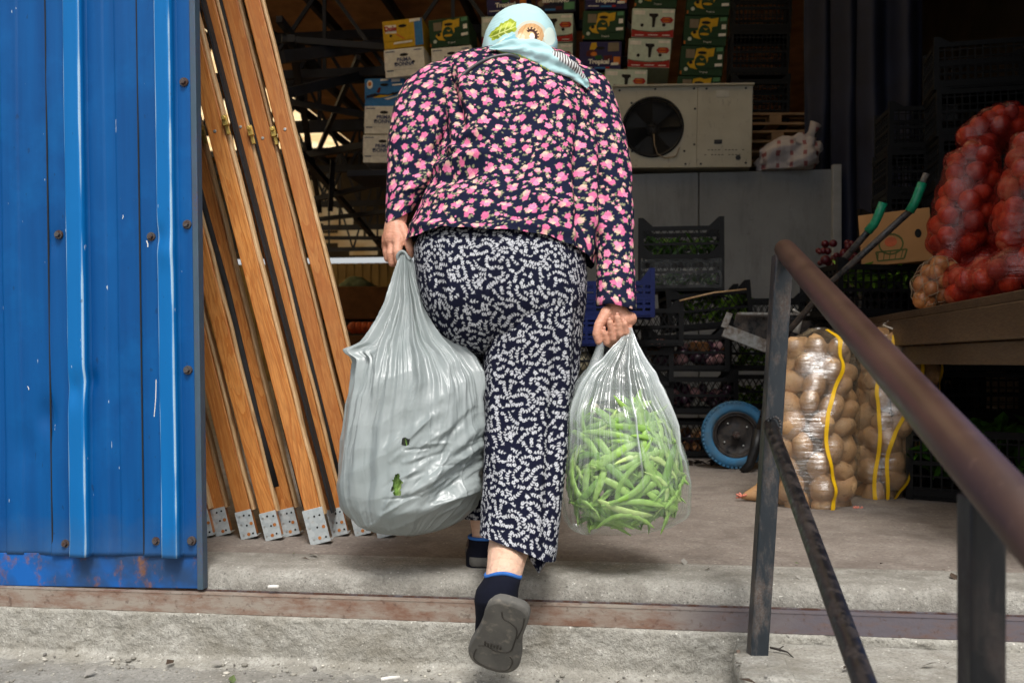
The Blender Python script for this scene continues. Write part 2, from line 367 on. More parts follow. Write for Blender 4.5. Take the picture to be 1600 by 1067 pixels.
m = MB(); m.tube([W(1203, 1011, 2.2), W(1216, 1014, 2.19), W(1230, 1018, 2.18), W(1240, 1027, 2.16)], [.0025, .003, .002, .0012], 6); m.tube([W(1216, 1014, 2.19), W(1224, 1009, 2.2)], .0014, 5); tag(m.build('twig', simple('twig', s(52, 46, 42), .9), smooth=True), 'small dark forked twig lying on the step beside the railing post', 'twig')
# ---- front wall (mostly out of view), shell of the hall
M['wallpaint'] = simple('grey_wall', s(120, 118, 112), .9, var=.15, vs=3)
M['blue_wall'] = simple('blue_wall', s(24, 84, 158), .5, var=.1, vs=3)
M['dark_wall'] = simple('dark_inner_wall', s(70, 62, 52), .95, var=.3, vs=2)
M['roof'] = simple('brown_roof_boards', s(204, 158, 114), .95, var=.25, vs=3)
fw = MB(); fw.beam(B(-13, .14, 2.8), B(-.92, .14, 2.8), .12, 6.4); fw.beam(B(1.42, .14, 2.8), B(4.6, .14, 2.8), .12, 6.4); fw.beam(B(-.92, .14, 5.5), B(1.42, .14, 5.5), .12, 1.0)
tag(fw.build('front_wall', M['blue_wall']), kind='structure')
for nm, a, b in (('left_wall', B(-13, 0, 3), B(-13, 27, 3)), ('right_wall', B(4.6, 0, 3), B(4.6, 27, 3))):
    w = MB(); w.beam(a, b, .1, 6.6); tag(w.build(nm, M['dark_wall']), kind='structure')
rf = MB(); sk_ = MB(); LIT = [(-12.6, -6.9, 2, 22), (-3.4, .8, 1.8, 5.2)]   # unseen roof lights added to brighten the hall: translucent sheets in the roof
uu = sorted({-13.2, 4.8} | {q for l in LIT for q in l[:2]}); vv_ = sorted({0.0, 27.2} | {q for l in LIT for q in l[2:]})
for i in range(len(uu) - 1):
    for j in range(len(vv_) - 1):
        uc, vc = (uu[i] + uu[i + 1]) / 2, (vv_[j] + vv_[j + 1]) / 2; lit = any(l[0] < uc < l[1] and l[2] < vc < l[3] for l in LIT)
        quad(sk_ if lit else rf, [B(uu[i], vv_[j], 6.15), B(uu[i + 1], vv_[j], 6.15), B(uu[i + 1], vv_[j + 1], 6.15), B(uu[i], vv_[j + 1], 6.15)])
tag(rf.build('roof', M['roof']), kind='structure')
# far wall: corrugated sheet below, slit of daylight, pale translucent sheets above
VF = 23.2
def zf(y, v=VF): return CAMZ + (HY - y) * (O0.y + v) / F
M['far_sheet'] = simple('olive_sheet', s(150, 128, 84), .8, var=.2, vs=2)
zs0, zs1 = zf(407), zf(398)
fwl = MB()
for k in range(150):
    u = -13 + k * .117; fwl.box(B(u, VF + (.02 if k % 2 else -.02), zs0 / 2), (.117, .06, zs0), Matrix.Rotation(-ANG, 3, 'Z'))
tag(fwl.build('far_wall', M['far_sheet']), kind='structure')
fu = MB(); ztop = 6.2
holes = [(478, 526, 272, 342), (505, 552, 318, 354), (528, 568, 348, 382), (546, 590, 370, 394), (572, 600, 346, 364), (490, 534, 358, 374)]
us = sorted({-13.0, 4.6} | {fac(h[0], VF) for h in holes} | {fac(h[1], VF) for h in holes}); zs = sorted({zs1, ztop} | {zf(h[2]) for h in holes} | {zf(h[3]) for h in holes})
lt = MB()
for i in range(len(us) - 1):
    for j in range(len(zs) - 1):
        uc, zc = (us[i] + us[i + 1]) / 2, (zs[j] + zs[j + 1]) / 2
        inh = any(fac(h[0], VF) < uc < fac(h[1], VF) and zf(h[3]) < zc < zf(h[2]) for h in holes)
        quad(lt if inh else fu, [B(us[i], VF, zs[j]), B(us[i + 1], VF, zs[j]), B(us[i + 1], VF, zs[j + 1]), B(us[i], VF, zs[j + 1])])
tag(fu.build('far_wall_upper', M['dark_wall']), kind='structure')
g = G('translucent_sheet'); tr = g.node('ShaderNodeBsdfTranslucent'); g.put(tr.inputs[0], g.ramp(g.noise(1.2), [(.3, s(205, 160, 100)), (.7, s(250, 226, 180))])); M['trans'] = g.done(tr.outputs[0])
tag(sk_.build('added_roof_light', M['trans']), kind='structure')  # added out of view to let more daylight into the hall
tag(lt.build('far_wall_translucent_sheet', M['trans']), kind='structure')
# ---- steel roof trusses
M['truss'] = simple('dark_steel', s(34, 40, 56), .6, .1, var=.3, vs=5)
def truss(v, z0, z1, ua, ub, n, label, w=.09):
    t = thing('roof_truss', label, 'truss', B((ua + ub) / 2, v, z0), group='steel trusses under the warehouse roof')
    m = MB(); m.beam(B(ua, v, z0), B(ub, v, z0), w, w * 1.3); m.build('bottom_chord', M['truss'], t)
    m = MB(); m.beam(B(ua, v, z1), B(ub, v, z1), w, w * 1.3); m.build('top_chord', M['truss'], t)
    for k in range(n):
        a = ua + (ub - ua) * k / n; b = ua + (ub - ua) * (k + 1) / n; c = (a + b) / 2
        for p, q in (((a, z0), (c, z1)), ((c, z1), (b, z0)), ((c, z0), (c, z1))):
            m = MB(); m.beam(B(p[0], v, p[1]), B(q[0], v, q[1]), w * .55, w * .55, (0, 1, 0)); m.build('web_bar', M['truss'], t)
truss(7.6, 3.62, 4.6, -6.5, .5, 5, 'nearest dark steel roof truss, high above the leaning timbers', .07)
truss(10.4, 3.75, 5.0, -8, 0, 5, 'dark steel roof truss second nearest, level with the blue carton')
truss(13.4, 3.8, 5.3, -9, 0, 6, 'dark steel roof truss in the middle of the hall')
truss(16.6, 3.75, 5.4, -10, -.5, 7, 'dark steel roof truss in front of the pale lit sheets')
truss(19.6, 3.7, 5.5, -10, -.5, 7, 'dark steel roof truss second from the far wall')
truss(22.2, 3.5, 5.6, -11, -.5, 8, 'farthest dark steel roof truss just above the slit of daylight', .08)
br = thing('roof_bracing', 'slanting dark blue steel braces running between the roof trusses', 'bracing', B(-3, 9, 4))
for (x0, y0, d0, x1, y1, d1, w) in ((440, 62, 9.4, 640, 78, 9.8, .09), (452, 145, 9.0, 640, 100, 11.5, .13), (455, 160, 11.0, 640, 192, 10.4, .1), (478, 243, 13, 640, 216, 12, .12), (440, 90, 9.2, 600, 70, 10.2, .16),
        (436, 30, 9.2, 520, 140, 11.0, .09), (470, 240, 12.5, 600, 390, 22, .12), (455, 60, 9.2, 500, 330, 17, .1), (560, 90, 10.5, 470, 300, 16, .08), (520, 250, 14, 516, 330, 14.2, .1), (478, 315, 15, 600, 285, 14, .1), (480, 345, 17, 610, 330, 16, .1), (490, 372, 20, 615, 372, 19, .1)):
    m = MB(); m.beam(W(x0, y0, d0), W(x1, y1, d1), w * .7, w * .7); m.build('brace', M['truss'], br)
pr = MB()
for k in range(8):
    u = -8 + k * 1.15; m = MB(); m.beam(B(u, .3, 5.98), B(u, 23, 5.98), .08, .16); tag(m.build('purlin', M['truss']), 'dark steel purlin running lengthwise right under the roof boards', 'purlin', 'purlins under the roof')
# ---- stall things deep in the hall, left of the person
M['brownwood'] = simple('old_brown_wood', s(120, 80, 44), .85, var=.3, vs=6); M['olive'] = simple('olive_cloth', s(110, 124, 96), .9, var=.25)
M['orange'] = simple('orange_produce', s(196, 88, 36), .6, var=.3)
ct = thing('market_counter', 'long brown wooden counter at the far end behind the leaning timbers', 'counter', W(580, 520, 15) * 1)
ct.location.z = 0
m = MB(); m.box(W(580, 470, 15) - Vector((0, 0, .06)), (2.4, .9, .5)); m.build('counter_top', M['brownwood'], ct, bevel=.02)
m = MB(); m.box((W(580, 470, 15).x, 15, .58), (2.2, .8, 1.15)); m.build('counter_base', M['dark_wall'], ct, bevel=.02)
m = MB(); c = W(562, 452, 14.9)
for k in range(9): m.sphere(c + Vector((random.uniform(-.25, .3), random.uniform(-.1, .1), random.uniform(-.1, .12))), .16, 8, 6, (1.2, 1, .7))
o = m.build('tarpaulin_bundle', M['olive'], smooth=True); tag(o, 'grey green tarpaulin bundle lying on the far brown counter', 'tarpaulin')
for k in range(7):
    m = MB(); c = W(552 + k * 9, 512, 13.6); m.sphere(c, .085, 10, 7); tag(m.build('pumpkin', M['orange'], smooth=True), 'small orange vegetable on the low far shelf behind the timbers', 'vegetable', 'orange vegetables on the far shelf')
m = MB(); c = W(580, 523, 13.6); m.box((c.x, c.y, (c.z - .02) / 2), (1.2, .7, c.z - .02)); tag(m.build('low_shelf', M['brownwood'], bevel=.01), 'low dark wooden shelf under the orange vegetables', 'shelf')

# ------------------------------------------------------------------ blue sliding door
def mk_blue(name, rusty=False):
    g = G(name); co = g.co(); st = g.co((14, 14, .8)); rib_light = g.attr()
    c = g.mix(g.ramp(g.noise(1.6, st, 4), [(.3, 0), (.75, 1)]), s(0, 66, 124), s(0, 82, 144))
    if not rusty: c = g.mix(g.math('MULTIPLY', rib_light, 1.0), c, s(10, 118, 188)); c = g.mix(g.ramp(rib_light, [(.74, 0), (.9, .85)]), c, s(176, 204, 222))  # brighter ribs and pale edge highlights put into the paint colour
    c = g.mix(g.ramp(g.noise(3.5, co, 5, .65), [(.52, 0), (.75, .45)]), c, s(8, 106, 172))
    sc_ = g.noise(120, g.co((1, 1, .22)), 2, .5); c = g.mix(g.ramp(sc_, [(.765, 0), (.78, .7)]), c, s(190, 200, 205))
    c = g.mix(g.ramp(g.noise(60, g.co((1, 1, .4), (0, .5, 0)), 3), [(.7, 0), (.74, .5)]), c, s(20, 44, 80))
    sp = g.node('ShaderNodeSeparateXYZ'); g.put(sp.inputs[0], co)
    low = g.ramp(g.math('ADD', sp.outputs[2], g.math('MULTIPLY', g.noise(9, co, 5, .7), .22)), [(.13 if not rusty else .16, 1), (.3, 0)])
    c = g.mix(g.math('MULTIPLY', low, .55), c, s(70, 88, 108))
    rn = g.noise(16, g.co((1, 1, .7)), 7, .72)
    if rusty:
        k = g.ramp(rn, [(.53, 0), (.67, 1)]); rc = g.mix(g.ramp(g.noise(50, co, 4), [(.35, 0), (.7, 1)]), s(96, 62, 36), s(140, 96, 56))
        c = g.mix(g.math('MULTIPLY', k, .85), g.mix(g.ramp(g.noise(5, co, 4), [(.42, 0), (.6, 1)]), s(40, 68, 106), s(22, 92, 168)), rc)
        rgh = g.mix(k, (.5,) * 3, (.9,) * 3)
    else:
        k = g.ramp(rn, [(.73, 0), (.77, .8)]); c = g.mix(k, c, s(104, 62, 40)); rgh = .42
    nb = g.bump(g.math('ADD', g.noise(2.5, co, 3), g.math('MULTIPLY', g.noise(14, co, 3), .25)), .12, .02)
    return g.done(g.bsdf(c, rgh, 0, .22, nb))
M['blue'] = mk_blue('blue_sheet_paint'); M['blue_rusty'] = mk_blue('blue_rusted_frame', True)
M['edge'] = mk_rust('door_edge', s(64, 84, 98), s(84, 66, 58), s(36, 78, 128), .62, 22, .0, .6, (1, 1, .3), .1)
M['seam_shade'] = simple('seam_gap_shade', s(22, 24, 30), .9, var=.3)
M['bolt'] = mk_rust('bolt', s(90, 86, 84), s(86, 56, 42), s(60, 44, 38), .5, 60, .6, .5)
du = fac(319, .012)
door = thing('sliding_door', 'blue corrugated metal sliding door with rusty bottom edge, standing beside the timbers', 'door', B(du, .012, -.047), (0, R(-.85), -ANG))
def dl(px): return fac(px, 0) - fac(319, 0)
def sheet(pr, seed, z0=.085, z1=3.2):
    xs, ys = [], []
    for i in range(len(pr) - 1):
        n = max(2, int(abs(pr[i + 1][0] - pr[i][0]) / 2))
        for k in range(n): t = k / n; xs.append(pr[i][0] + (pr[i + 1][0] - pr[i][0]) * t); ys.append(pr[i][1] + (pr[i + 1][1] - pr[i][1]) * t)
    xs.append(pr[-1][0]); ys.append(pr[-1][1])
    zz = np.concatenate([np.linspace(z0, 1.7, 150), np.linspace(1.75, z1, 10)]); P = np.zeros((len(zz), len(xs), 3))
    P[..., 0] = np.array([dl(x) for x in xs])[None]; P[..., 1] = -np.array(ys)[None] / 1000; P[..., 2] = zz[:, None]
    P[..., 1] += fbm(P * np.array([1, 1, .5]), 6, 3, seed) * .0022
    for (dx, dz, r, a) in ((130, 605, 16, .007), (76, 648, 18, .008), (150, 590, 10, .004), (265, 372, 12, .005), (275, 395, 14, -.004), (95, 372, 14, .003), (40, 700, 26, .004)):
        q = W(dx, dz, 2.5); lx = dl(dx); lz = q.z + .047
        P[..., 1] += a * np.exp(-(((P[..., 0] - lx) / (r * .0016)) ** 2 + ((P[..., 2] - lz) / (r * .0024)) ** 2)) * 1.7
    # curl of the bottom edge
    P[..., 1] -= np.exp(-((P[..., 2] - z0) / .03) ** 2) * np.maximum(0, fbm(P * np.array([3, 0, 0]), 4, 2, seed + 8)) * .006
    return P
RIB = lambda x, b=3: [(x - 5, b), (x, b + 19), (x + 1, b + 21), (x + 27, b + 14), (x + 28, b + 12), (x + 32, b)]
def mkrib(x, w, b): return [(x - 3, b), (x, b + 20), (x + 1.2, b + 22), (x + w - 1.2, b + 30), (x + w, b + 28), (x + w + 3, b)]
RIBS = [(-50, -22), (119, 145), (262, 286)]
specs = [[(-230, 0), (-190, 0)] + mkrib(-50, 28, 0) + [(10, 0), (12, 2.5), (36, 2.5), (38, 0), (87, 0)],
         [(84, 4.5), (86, 6)] + mkrib(119, 26, 5) + [(172, 4), (174, 2), (191, 2), (193, 4), (231, 2)],
         [(228, 6.5), (230, 8)] + mkrib(262, 24, 7) + [(306, 6), (311, 5)]]
for k, sp_ in enumerate(specs):
    Ps_ = sheet(sp_, 20 + k); rib_mask = np.zeros(Ps_.shape[:2]); a_, b_ = dl(RIBS[k][0]), dl(RIBS[k][1]); X_ = Ps_[..., 0]; nz_ = fbm(Ps_ * np.array([1, 1, .3]), 30, 2, 44 + k)
    rib_mask[(X_ > a_ - .001) & (X_ < b_ + .001)] = .55; rib_mask += .5 * np.exp(-((X_ - a_) / .0026) ** 2) * (.75 + .4 * nz_) + .5 * np.exp(-((X_ - b_) / .0026) ** 2) * (.75 + .4 * nz_)  # marks rib faces and edges for the painted-in light
    o = link('corrugated_sheet', gmesh('corrugated_sheet', [Ps_], M['blue'], [np.repeat(np.clip(rib_mask, 0, 1)[..., None], 3, 2)], closed=False), door)
    sd_ = o.modifiers.new('thickness', 'SOLIDIFY'); sd_.thickness = .0015; sd_.offset = 1
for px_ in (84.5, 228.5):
    m = MB(); m.box((dl(px_), -.0072 if px_ < 100 else -.0095, 1.65), (.0036, .003, 3.12)); m.build('seam', M['seam_shade'], door, local=True)  # dark strip stands in for the shaded gap at the sheet overlap
m = MB(); m.box((-.87, .004, .045), (1.735, .012, .088)); m.build('bottom_rail', M['blue_rusty'], door, bevel=.002, local=True)
m = MB(); m.box((-.006, .004, 1.6), (.016, .03, 3.2)); m.build('edge_frame', M['edge'], door, bevel=.002, local=True)
m = MB(); m.box((-.95, .03, 1.6), (1.8, .02, 3.2)); m.build('back_frame', M['edge'], door, local=True)
for (x, y) in ((290, 127), (295, 350), (238, 367), (93, 363), (296, 578), (104, 846), (246, 846), (302, 845)):
    lz = W(x, y, 2.47 if x > 200 else 2.52).z + .047; lx = dl(x) + lz * .0148
    yo = -.009 if x > 280 else -.006
    m = MB(); T = Matrix.Translation((lx, yo, lz)) @ Matrix.Rotation(R(90), 4, 'X')
    m.lathe([(0, .004), (.011, .004), (.012, .001), (.012, -.002)], 20, T); m.lathe([(0, .012), (.0065, .012), (.0072, .010), (.0072, .003)], 6, T)
    m.build('bolt', M['bolt'], door, local=True)

for (x0, y0, x1, y1, w_) in ((246, 592, 243, 650, .0022), (233, 64, 232, 71, .002), (276, 78, 275, 88, .003), (264, 310, 263, 318, .0022), (193, 332, 192, 338, .002), (231, 374, 233, 384, .003), (42, 600, 44, 606, .002), (160, 560, 158, 566, .0016), (285, 500, 284, 512, .0016)):
    pts = []
    for (x, y) in ((x0, y0), ((x0 + x1) / 2 + 1, (y0 + y1) / 2), (x1, y1)): lz = W(x, y, 2.48).z + .047; pts.append((dl(x) + lz * .0148, -.0085 if x > 225 else -.0045 if x > 90 else -.0012, lz))
    m = MB(); m.tube(pts, w_ / 2, 5, flat=.5); m.build('scratch', M['paper'], door, local=True)
# ------------------------------------------------------------------ leaning timbers
def mk_wood(name, c0, c1, c2, ring=1.0, ax=(1, 1, .09)):
    g = G(name); co = g.co(ax); r = g.rand()
    off = g.node('ShaderNodeVectorMath', operation='ADD'); g.put(off.inputs[0], co)
    cb = g.node('ShaderNodeCombineXYZ'); g.put(cb.inputs[0], g.math('MULTIPLY', r, 7)); g.put(cb.inputs[2], g.math('MULTIPLY', r, 3)); g.put(off.inputs[1], cb.outputs[0]); v = off.outputs[0]
    n = g.noise(16, v, 4, .5, 1.2); wv = g.math('FRACT', g.math('MULTIPLY', n, 9 * ring)); fine = g.noise(260, v, 3, .6)
    c = g.mix(g.ramp(wv, [(0, 0), (.5, .3), (.85, 1), (.97, 1), (1, 0)]), c0, c1)
    c = g.mix(g.ramp(fine, [(.35, .45), (.6, 0)]), c, c2)
    c = g.mix(g.ramp(g.noise(3, g.co((1, 1, .5)), 4), [(.35, 0), (.7, .5)]), c, c2)
    kn = g.vor(5.5, g.co((1, 1, .55))); c = g.mix(g.ramp(kn, [(.06, .9), (.13, 0)]), c, tuple(x * .45 for x in c2)); c = g.mix(g.math('MULTIPLY', r, .42), c, c2)
    return g.done(g.bsdf(c, g.ramp(fine, [(.3, .5), (.7, .38)]), 0, .5, g.bump(g.math('ADD', fine, wv), .12, .0015)))
M['timber'] = mk_wood('stained_timber', s(222, 152, 80), s(198, 120, 52), s(138, 78, 30))
M['rawwood'] = mk_wood('raw_lath', s(236, 206, 160), s(216, 180, 130), s(150, 106, 64))
M['blackcloth'] = simple('black_shade_cloth', s(24, 24, 26), .85, var=.4, vs=40, bump=.4, bs=120)
g = G('galvanised_plate'); c = g.mix(g.vor(90, out='Color'), s(164, 172, 174), s(190, 196, 196)); c = g.mix(g.ramp(g.noise(30, detail=6), [(.6, 0), (.75, .5)]), c, s(160, 126, 92)); M['galv'] = g.done(g.bsdf(c, .5, .15, .5))
M['brass'] = simple('brass_fitting', s(206, 176, 96), .35, .7, var=.2); M['hole'] = simple('hole_black', s(14, 13, 12), .9, var=.1); M['screw'] = simple('screw_zinc', s(190, 190, 186), .35, .8, var=.2)
# foot centre column, foot bottom row, post width (m), slope, what singles it out
TIM = [(330, 836, .05, .25, 'stained timber nearest the blue door, only its foot showing'),
       (356, 833, .054, .25, 'stained timber second from the blue door, with a small galvanised foot'),
       (396, 838, .056, .25, 'stained timber third from the blue door'),
       (434, 840, .058, .255, 'stained timber fourth from the blue door'),
       (462, 834, .056, .25, 'stained timber fifth from the blue door, standing a little behind'),
       (506, 846, .060, .255, 'stained timber with the largest perforated foot plate, left of the grey bag'),
       (536, 834, .056, .25, 'stained timber whose foot is half covered by the largest foot plate'),
       (571, 833, .056, .25, 'stained timber with its foot just under the edge of the grey bag'),
       (606, 836, .058, .25, 'outermost stained timber, its foot hidden behind the grey bag')]
for k, (fx, fy, w, slp, lab) in enumerate(TIM):
    w = w * .82; d = CAMZ * F / (fy - HY); p = W(fx, fy, d); p.z = .004; ta = math.atan(slp)
    t = thing('leaning_timber', lab, 'timber', p, (0, -ta, 0), 'stained timbers leaning beside the door')
    ln = 3.2
    m = MB(); m.box((0, -.03, ln / 2 + .005), (w, .03, ln)); m.build('post', M['timber'], t, bevel=.003, local=True)
    m = MB(); xs = w / 2 + .004; n = 26
    P = np.zeros((n * 3, 8, 3))
    for i in range(n * 3):
        z = .08 + (ln - .1) * i / (n * 3 - 1); q = .0025 * vnoise(np.array([[z * 9, k * 3.1, 0]]), 1, 5)[0]
        for j, (a, b) in enumerate(((-.006, -.03), (.005, -.03), (.007, -.028), (.007, .03), (.007, .032), (-.006, .032), (-.007, .03), (-.007, -.028))): P[i, j] = (xs + .001 + a * .6 + q, b * .5 - .024, z)
    link('lath', gmesh('lath', [P], M['rawwood']), t)
    m = MB() if k < 8 else None
    if m: m.box((w / 2 + .014, .05, ln / 2 + .03), (.007, .05, ln - .08)); m.build('cloth_panel', M['blackcloth'], t, local=True)
    if k in (6, 3): 
        m = MB(); pts = [Vector((w / 2 + .016 + .004 * math.sin(q * 1.7 + k), -.024, .15 + q * (ln - .3) / 14)) for q in range(15)]; m.tube(pts, .009, 8, flat=.7); m.build('cloth_roll', M['blackcloth'], t, True, local=True)
    fh = .085 if k != 5 else .105; fwid = w + (.004 if k != 5 else .012)
    fpx = MB(); fpx.box((0, -.0465, fh / 2), (fwid, .003, fh)); fpx.box((0, -.022, .0012), (fwid, .05, .0024)); fo = fpx.build('foot_plate', M['galv'], t, bevel=.0008, local=True)
    for j in range(9):
        hx = ((j % 3) - 1) * fwid * .3 + random.uniform(-.003, .003); hz = .014 + (j // 3) * fh * .33 + random.uniform(-.003, .003)
        m = MB(); T = Matrix.Translation((hx, -.0485, hz)) @ Matrix.Rotation(R(90), 4, 'X'); big = j % 4 == 1
        m.lathe([(0, .0006), (.0052 if big else .003, .0006), (.0052 if big else .003, -.0015)], 10, T)
        m.build('plate_hole' if j % 3 else 'nail', [M['hole'] if not big else M['timber']] if j % 3 else [M['screw']], fo, local=True)
    for zz in (1.28, ) if k in (3, 4, 5, 6, 7, 8) else ():
        m = MB(); T = Matrix.Translation((random.uniform(-.008, .008), -.046, zz + random.uniform(-.03, .03))) @ Matrix.Rotation(R(90), 4, 'X')
        m.lathe([(0, .0015), (.004, .0012), (.005, 0), (.005, -.001)], 12, T); m.build('screw', M['screw'], t, local=True)
    if k in (4, 5, 6, 7):
        zz = 1.275; m = MB(); m.box((w / 2 + .012, -.056, zz), (.016, .016, .03)); m.box((w / 2 + .012, -.05, zz - .025), (.01, .01, .03)); m.tube([(w / 2 + .012, -.062, zz + .006), (w / 2 + .012, -.072, zz + .006)], .006, 8)
        m.build('latch', M['brass'], t, bevel=.001, local=True)
m = None
# ------------------------------------------------------------------ railing
M['post_paint'] = mk_rust('railing_post', s(38, 45, 51), s(92, 70, 57), s(116, 113, 108), .66, 26, .1, .5, (1, 1, .35), .12)
M['pipe_old'] = mk_rust('railing_pipe', s(50, 33, 30), s(60, 41, 36), s(42, 31, 30), .35, 26, .1, .4, (.6, .6, .6))
g = G('brown_pipe'); n = g.noise(7, detail=5); c = g.mix(g.ramp(n, [(.35, 0), (.7, 1)]), s(54, 36, 29), s(70, 48, 38)); c = g.mix(g.ramp(g.noise(60, detail=5), [(.6, 0), (.72, .5)]), c, s(92, 70, 60)); M['pipe'] = g.done(g.bsdf(c, g.ramp(n, [(.3, .34), (.7, .46)]), 0, .5, g.bump(g.noise(160, detail=3), .06, .001)))
M['mid'] = mk_rust('railing_mid', s(26, 26, 29), s(72, 62, 56), s(54, 45, 40), .55, 44, .1, .5, (1, 1, .5), .06)
M['dpost'] = mk_rust('railing_dark_post', s(20, 21, 24), s(48, 36, 32), s(60, 54, 50), .66, 22, .1, .5, (1, 1, .4), .12)
pf = W(1183, 1024, 2.17); rail = thing('handrail', 'rusty steel stair railing with a thick brown pipe on worn grey posts', 'railing', (pf.x, pf.y, pf.z))
pt = W(1228, 392, 2.2); pn = W(1600, 812, .80)
dirr = (pn - pt).normalized(); pend = pt + dirr * 1.75
m = MB(); top = W(1223, 398, 2.2); m.beam(pf, top, .041, .041, (0, 1, 0)); m.build('post', M['post_paint'], rail, bevel=.004)
m = MB(); m.tube([pt - dirr * .028, pt - dirr * .02, pt, pt + dirr * .4, pt + dirr * .8, pt + dirr * 1.2, pend], [.019, .0235, .0245, .0245, .0245, .0245, .0245], 40); m.build('top_rail', M['pipe'], rail, True)
ma = W(1203, 664, 2.155); m = MB(); m.tube([ma + dirr * .0, ma + dirr * .5, ma + dirr * 1.0, ma + dirr * 1.5], .0155, 24); m.build('mid_rail', M['mid'], rail, True)
p2 = W(1533, 752, .925); m = MB(); m.beam((p2.x, p2.y, -.5), p2 - Vector((0, 0, .012)), .034, .034, (0, 1, 0)); m.build('dark_post', M['dpost'], rail, bevel=.004)['label'] = 'dark near post with flaking black paint'
m = MB(); m.box(W(1190, 1030, 2.17), (.1, .12, .006), Matrix.Rotation(-ANG, 3, 'Z')); m.build('base_plate', M['rust_angle'], rail, bevel=.002)
m = MB(); c = W(1206, 662, 2.158)
for q in range(14): a = q / 14 * 6.28; m.sphere(c + Vector((.0135 * math.cos(a), -.02 + .003 * math.sin(a * 3), .016 * math.sin(a))), .0034, 8, 6)
m.build('weld', M['post_paint'], rail, True)

# ------------------------------------------------------------------ cold room, cooling unit
g = G('cold_room_panel'); c = g.mix(g.ramp(g.noise(1.3, detail=6), [(.3, 0), (.72, 1)]), s(158, 162, 164), s(128, 131, 132)); c = g.mix(g.ramp(g.noise(7, g.co((1, 1, .22)), 6, .7), [(.5, 0), (.75, .55)]), c, s(92, 92, 90)); c = g.mix(g.ramp(g.noise(40, detail=4), [(.62, 0), (.75, .4)]), c, s(96, 92, 86)); M['panel'] = g.done(g.bsdf(c, .6, 0, .4)); M['panel_d'] = simple('panel_trim', s(176, 178, 176), .5, var=.1)
cr = thing('cold_room', 'grey panel cold room behind the stacked crates, cooling unit on its roof', 'cold room', W(1000, 670, 7.75))
def Bpx(px, d, z):                                      # point on the plane parallel to the front through distance d at the picture middle
    v = (d - O0.y) / math.cos(ANG); return B(fac(px, v), v, z)
CRZ = CAMZ + (HY - 268) * 7.75 / F
cr.location = Bpx(1000, 7.9, 0); xa, xb = 700, 1312; vC = (7.9 - O0.y) / math.cos(ANG)
ua, ub = fac(xa, vC), fac(xb, vC); edges = [ua, fac(905, vC), fac(1092, vC), ub]
for i in range(3):
    m = MB(); a, b = edges[i] + .004, edges[i + 1] - .004; m.beam(B(a, vC + .05, CRZ / 2), B(b, vC + .05, CRZ / 2), .1, CRZ); m.build('wall_panel', M['panel'], cr, bevel=.004)
m = MB(); m.beam(B(ua, vC + 1.6, CRZ - .05), B(ub, vC + 1.6, CRZ - .05), 2.95, .098); m.build('roof_panel', M['panel'], cr)
for uu in (ua + .05, ub - .05):
    m = MB(); m.beam(B(uu, vC + .105, CRZ / 2 - .05), B(uu, vC + 3.1, CRZ / 2 - .05), .098, CRZ - .11); m.build('side_panel', M['panel'], cr)
m = MB(); m.beam(B(ub - .03, vC - .02, .25), B(ub - .03, vC - .02, CRZ + .03), .07, .05, (0, 1, 0)); m.build('corner_trim', M['panel_d'], cr, bevel=.006)
# cooling unit
g = G('unit_casing'); c = g.mix(g.ramp(g.noise(3, detail=6), [(.35, 0), (.7, 1)]), s(200, 196, 178), s(180, 175, 156)); c = g.mix(g.ramp(g.noise(26, g.co((1, 1, .4)), 6, .7), [(.58, 0), (.72, .6)]), c, s(104, 96, 82)); M['casing'] = g.done(g.bsdf(c, .55, 0, .4))
M['blk'] = simple('black_plastic', s(22, 22, 23), .5, var=.25, vs=20, bump=.15); M['wire'] = simple('dark_wire', s(34, 34, 36), .45, .5)
M['beige'] = simple('beige_wire', s(150, 132, 108), .6); M['hub'] = simple('hub_grey', s(70, 70, 72), .4, .4)
dA = 7.82; ax0, ax1 = 957, 1174; vA = (dA - O0.y) / math.cos(ANG); uA0, uA1 = fac(ax0, vA), fac(ax1, vA); wA = uA1 - uA0; zA0 = CRZ + .03; hA = .655
ac = thing('cooling_unit', 'pale grey condensing unit with a round black fan on the cold room roof', 'cooling unit', B((uA0 + uA1) / 2, vA, zA0), (R(-1.0), R(1.2), -ANG))
m = MB(); fc = (-wA * .212, hA * .50); fr = .235; hw, hh = wA / 2, hA
# front skin with a round opening
N = 48; ring = [(fc[0] + fr * math.cos(2 * math.pi * k / N), fc[1] + fr * math.sin(2 * math.pi * k / N)) for k in range(N)]
seam = wA * .105
def sqp(a):                                             # point on the left front panel border in direction a
    dx, dz = math.cos(a), math.sin(a); t = min((seam - fc[0]) / dx if dx > 1e-6 else 1e9, (-hw - fc[0]) / dx if dx < -1e-6 else 1e9, (hh - fc[1]) / dz if dz > 1e-6 else 1e9, -fc[1] / dz if dz < -1e-6 else 1e9)
    return fc[0] + dx * t, fc[1] + dz * t
outr = [sqp(2 * math.pi * k / N) for k in range(N)]
vs = [(x, 0, z) for x, z in ring] + [(x, 0, z) for x, z in outr] + [(x, .1, z) for x, z in ring]
m.add(vs, [(k, (k + 1) % N, N + (k + 1) % N, N + k) for k in range(N)] + [(k, 2 * N + k, 2 * N + (k + 1) % N, (k + 1) % N) for k in range(N)])
for cxn, czn in ((-hw, 0), (-hw, hh), (seam, 0), (seam, hh)):
    a = math.atan2(czn - fc[1], cxn - fc[0]) % (2 * math.pi); k = int(a / (2 * math.pi) * N); m.add([(outr[k][0], 0, outr[k][1]), (outr[(k + 1) % N][0], 0, outr[(k + 1) % N][1]), (cxn, 0, czn)], [(0, 1, 2)])
m.build('fan_panel', M['casing'], ac, local=True)
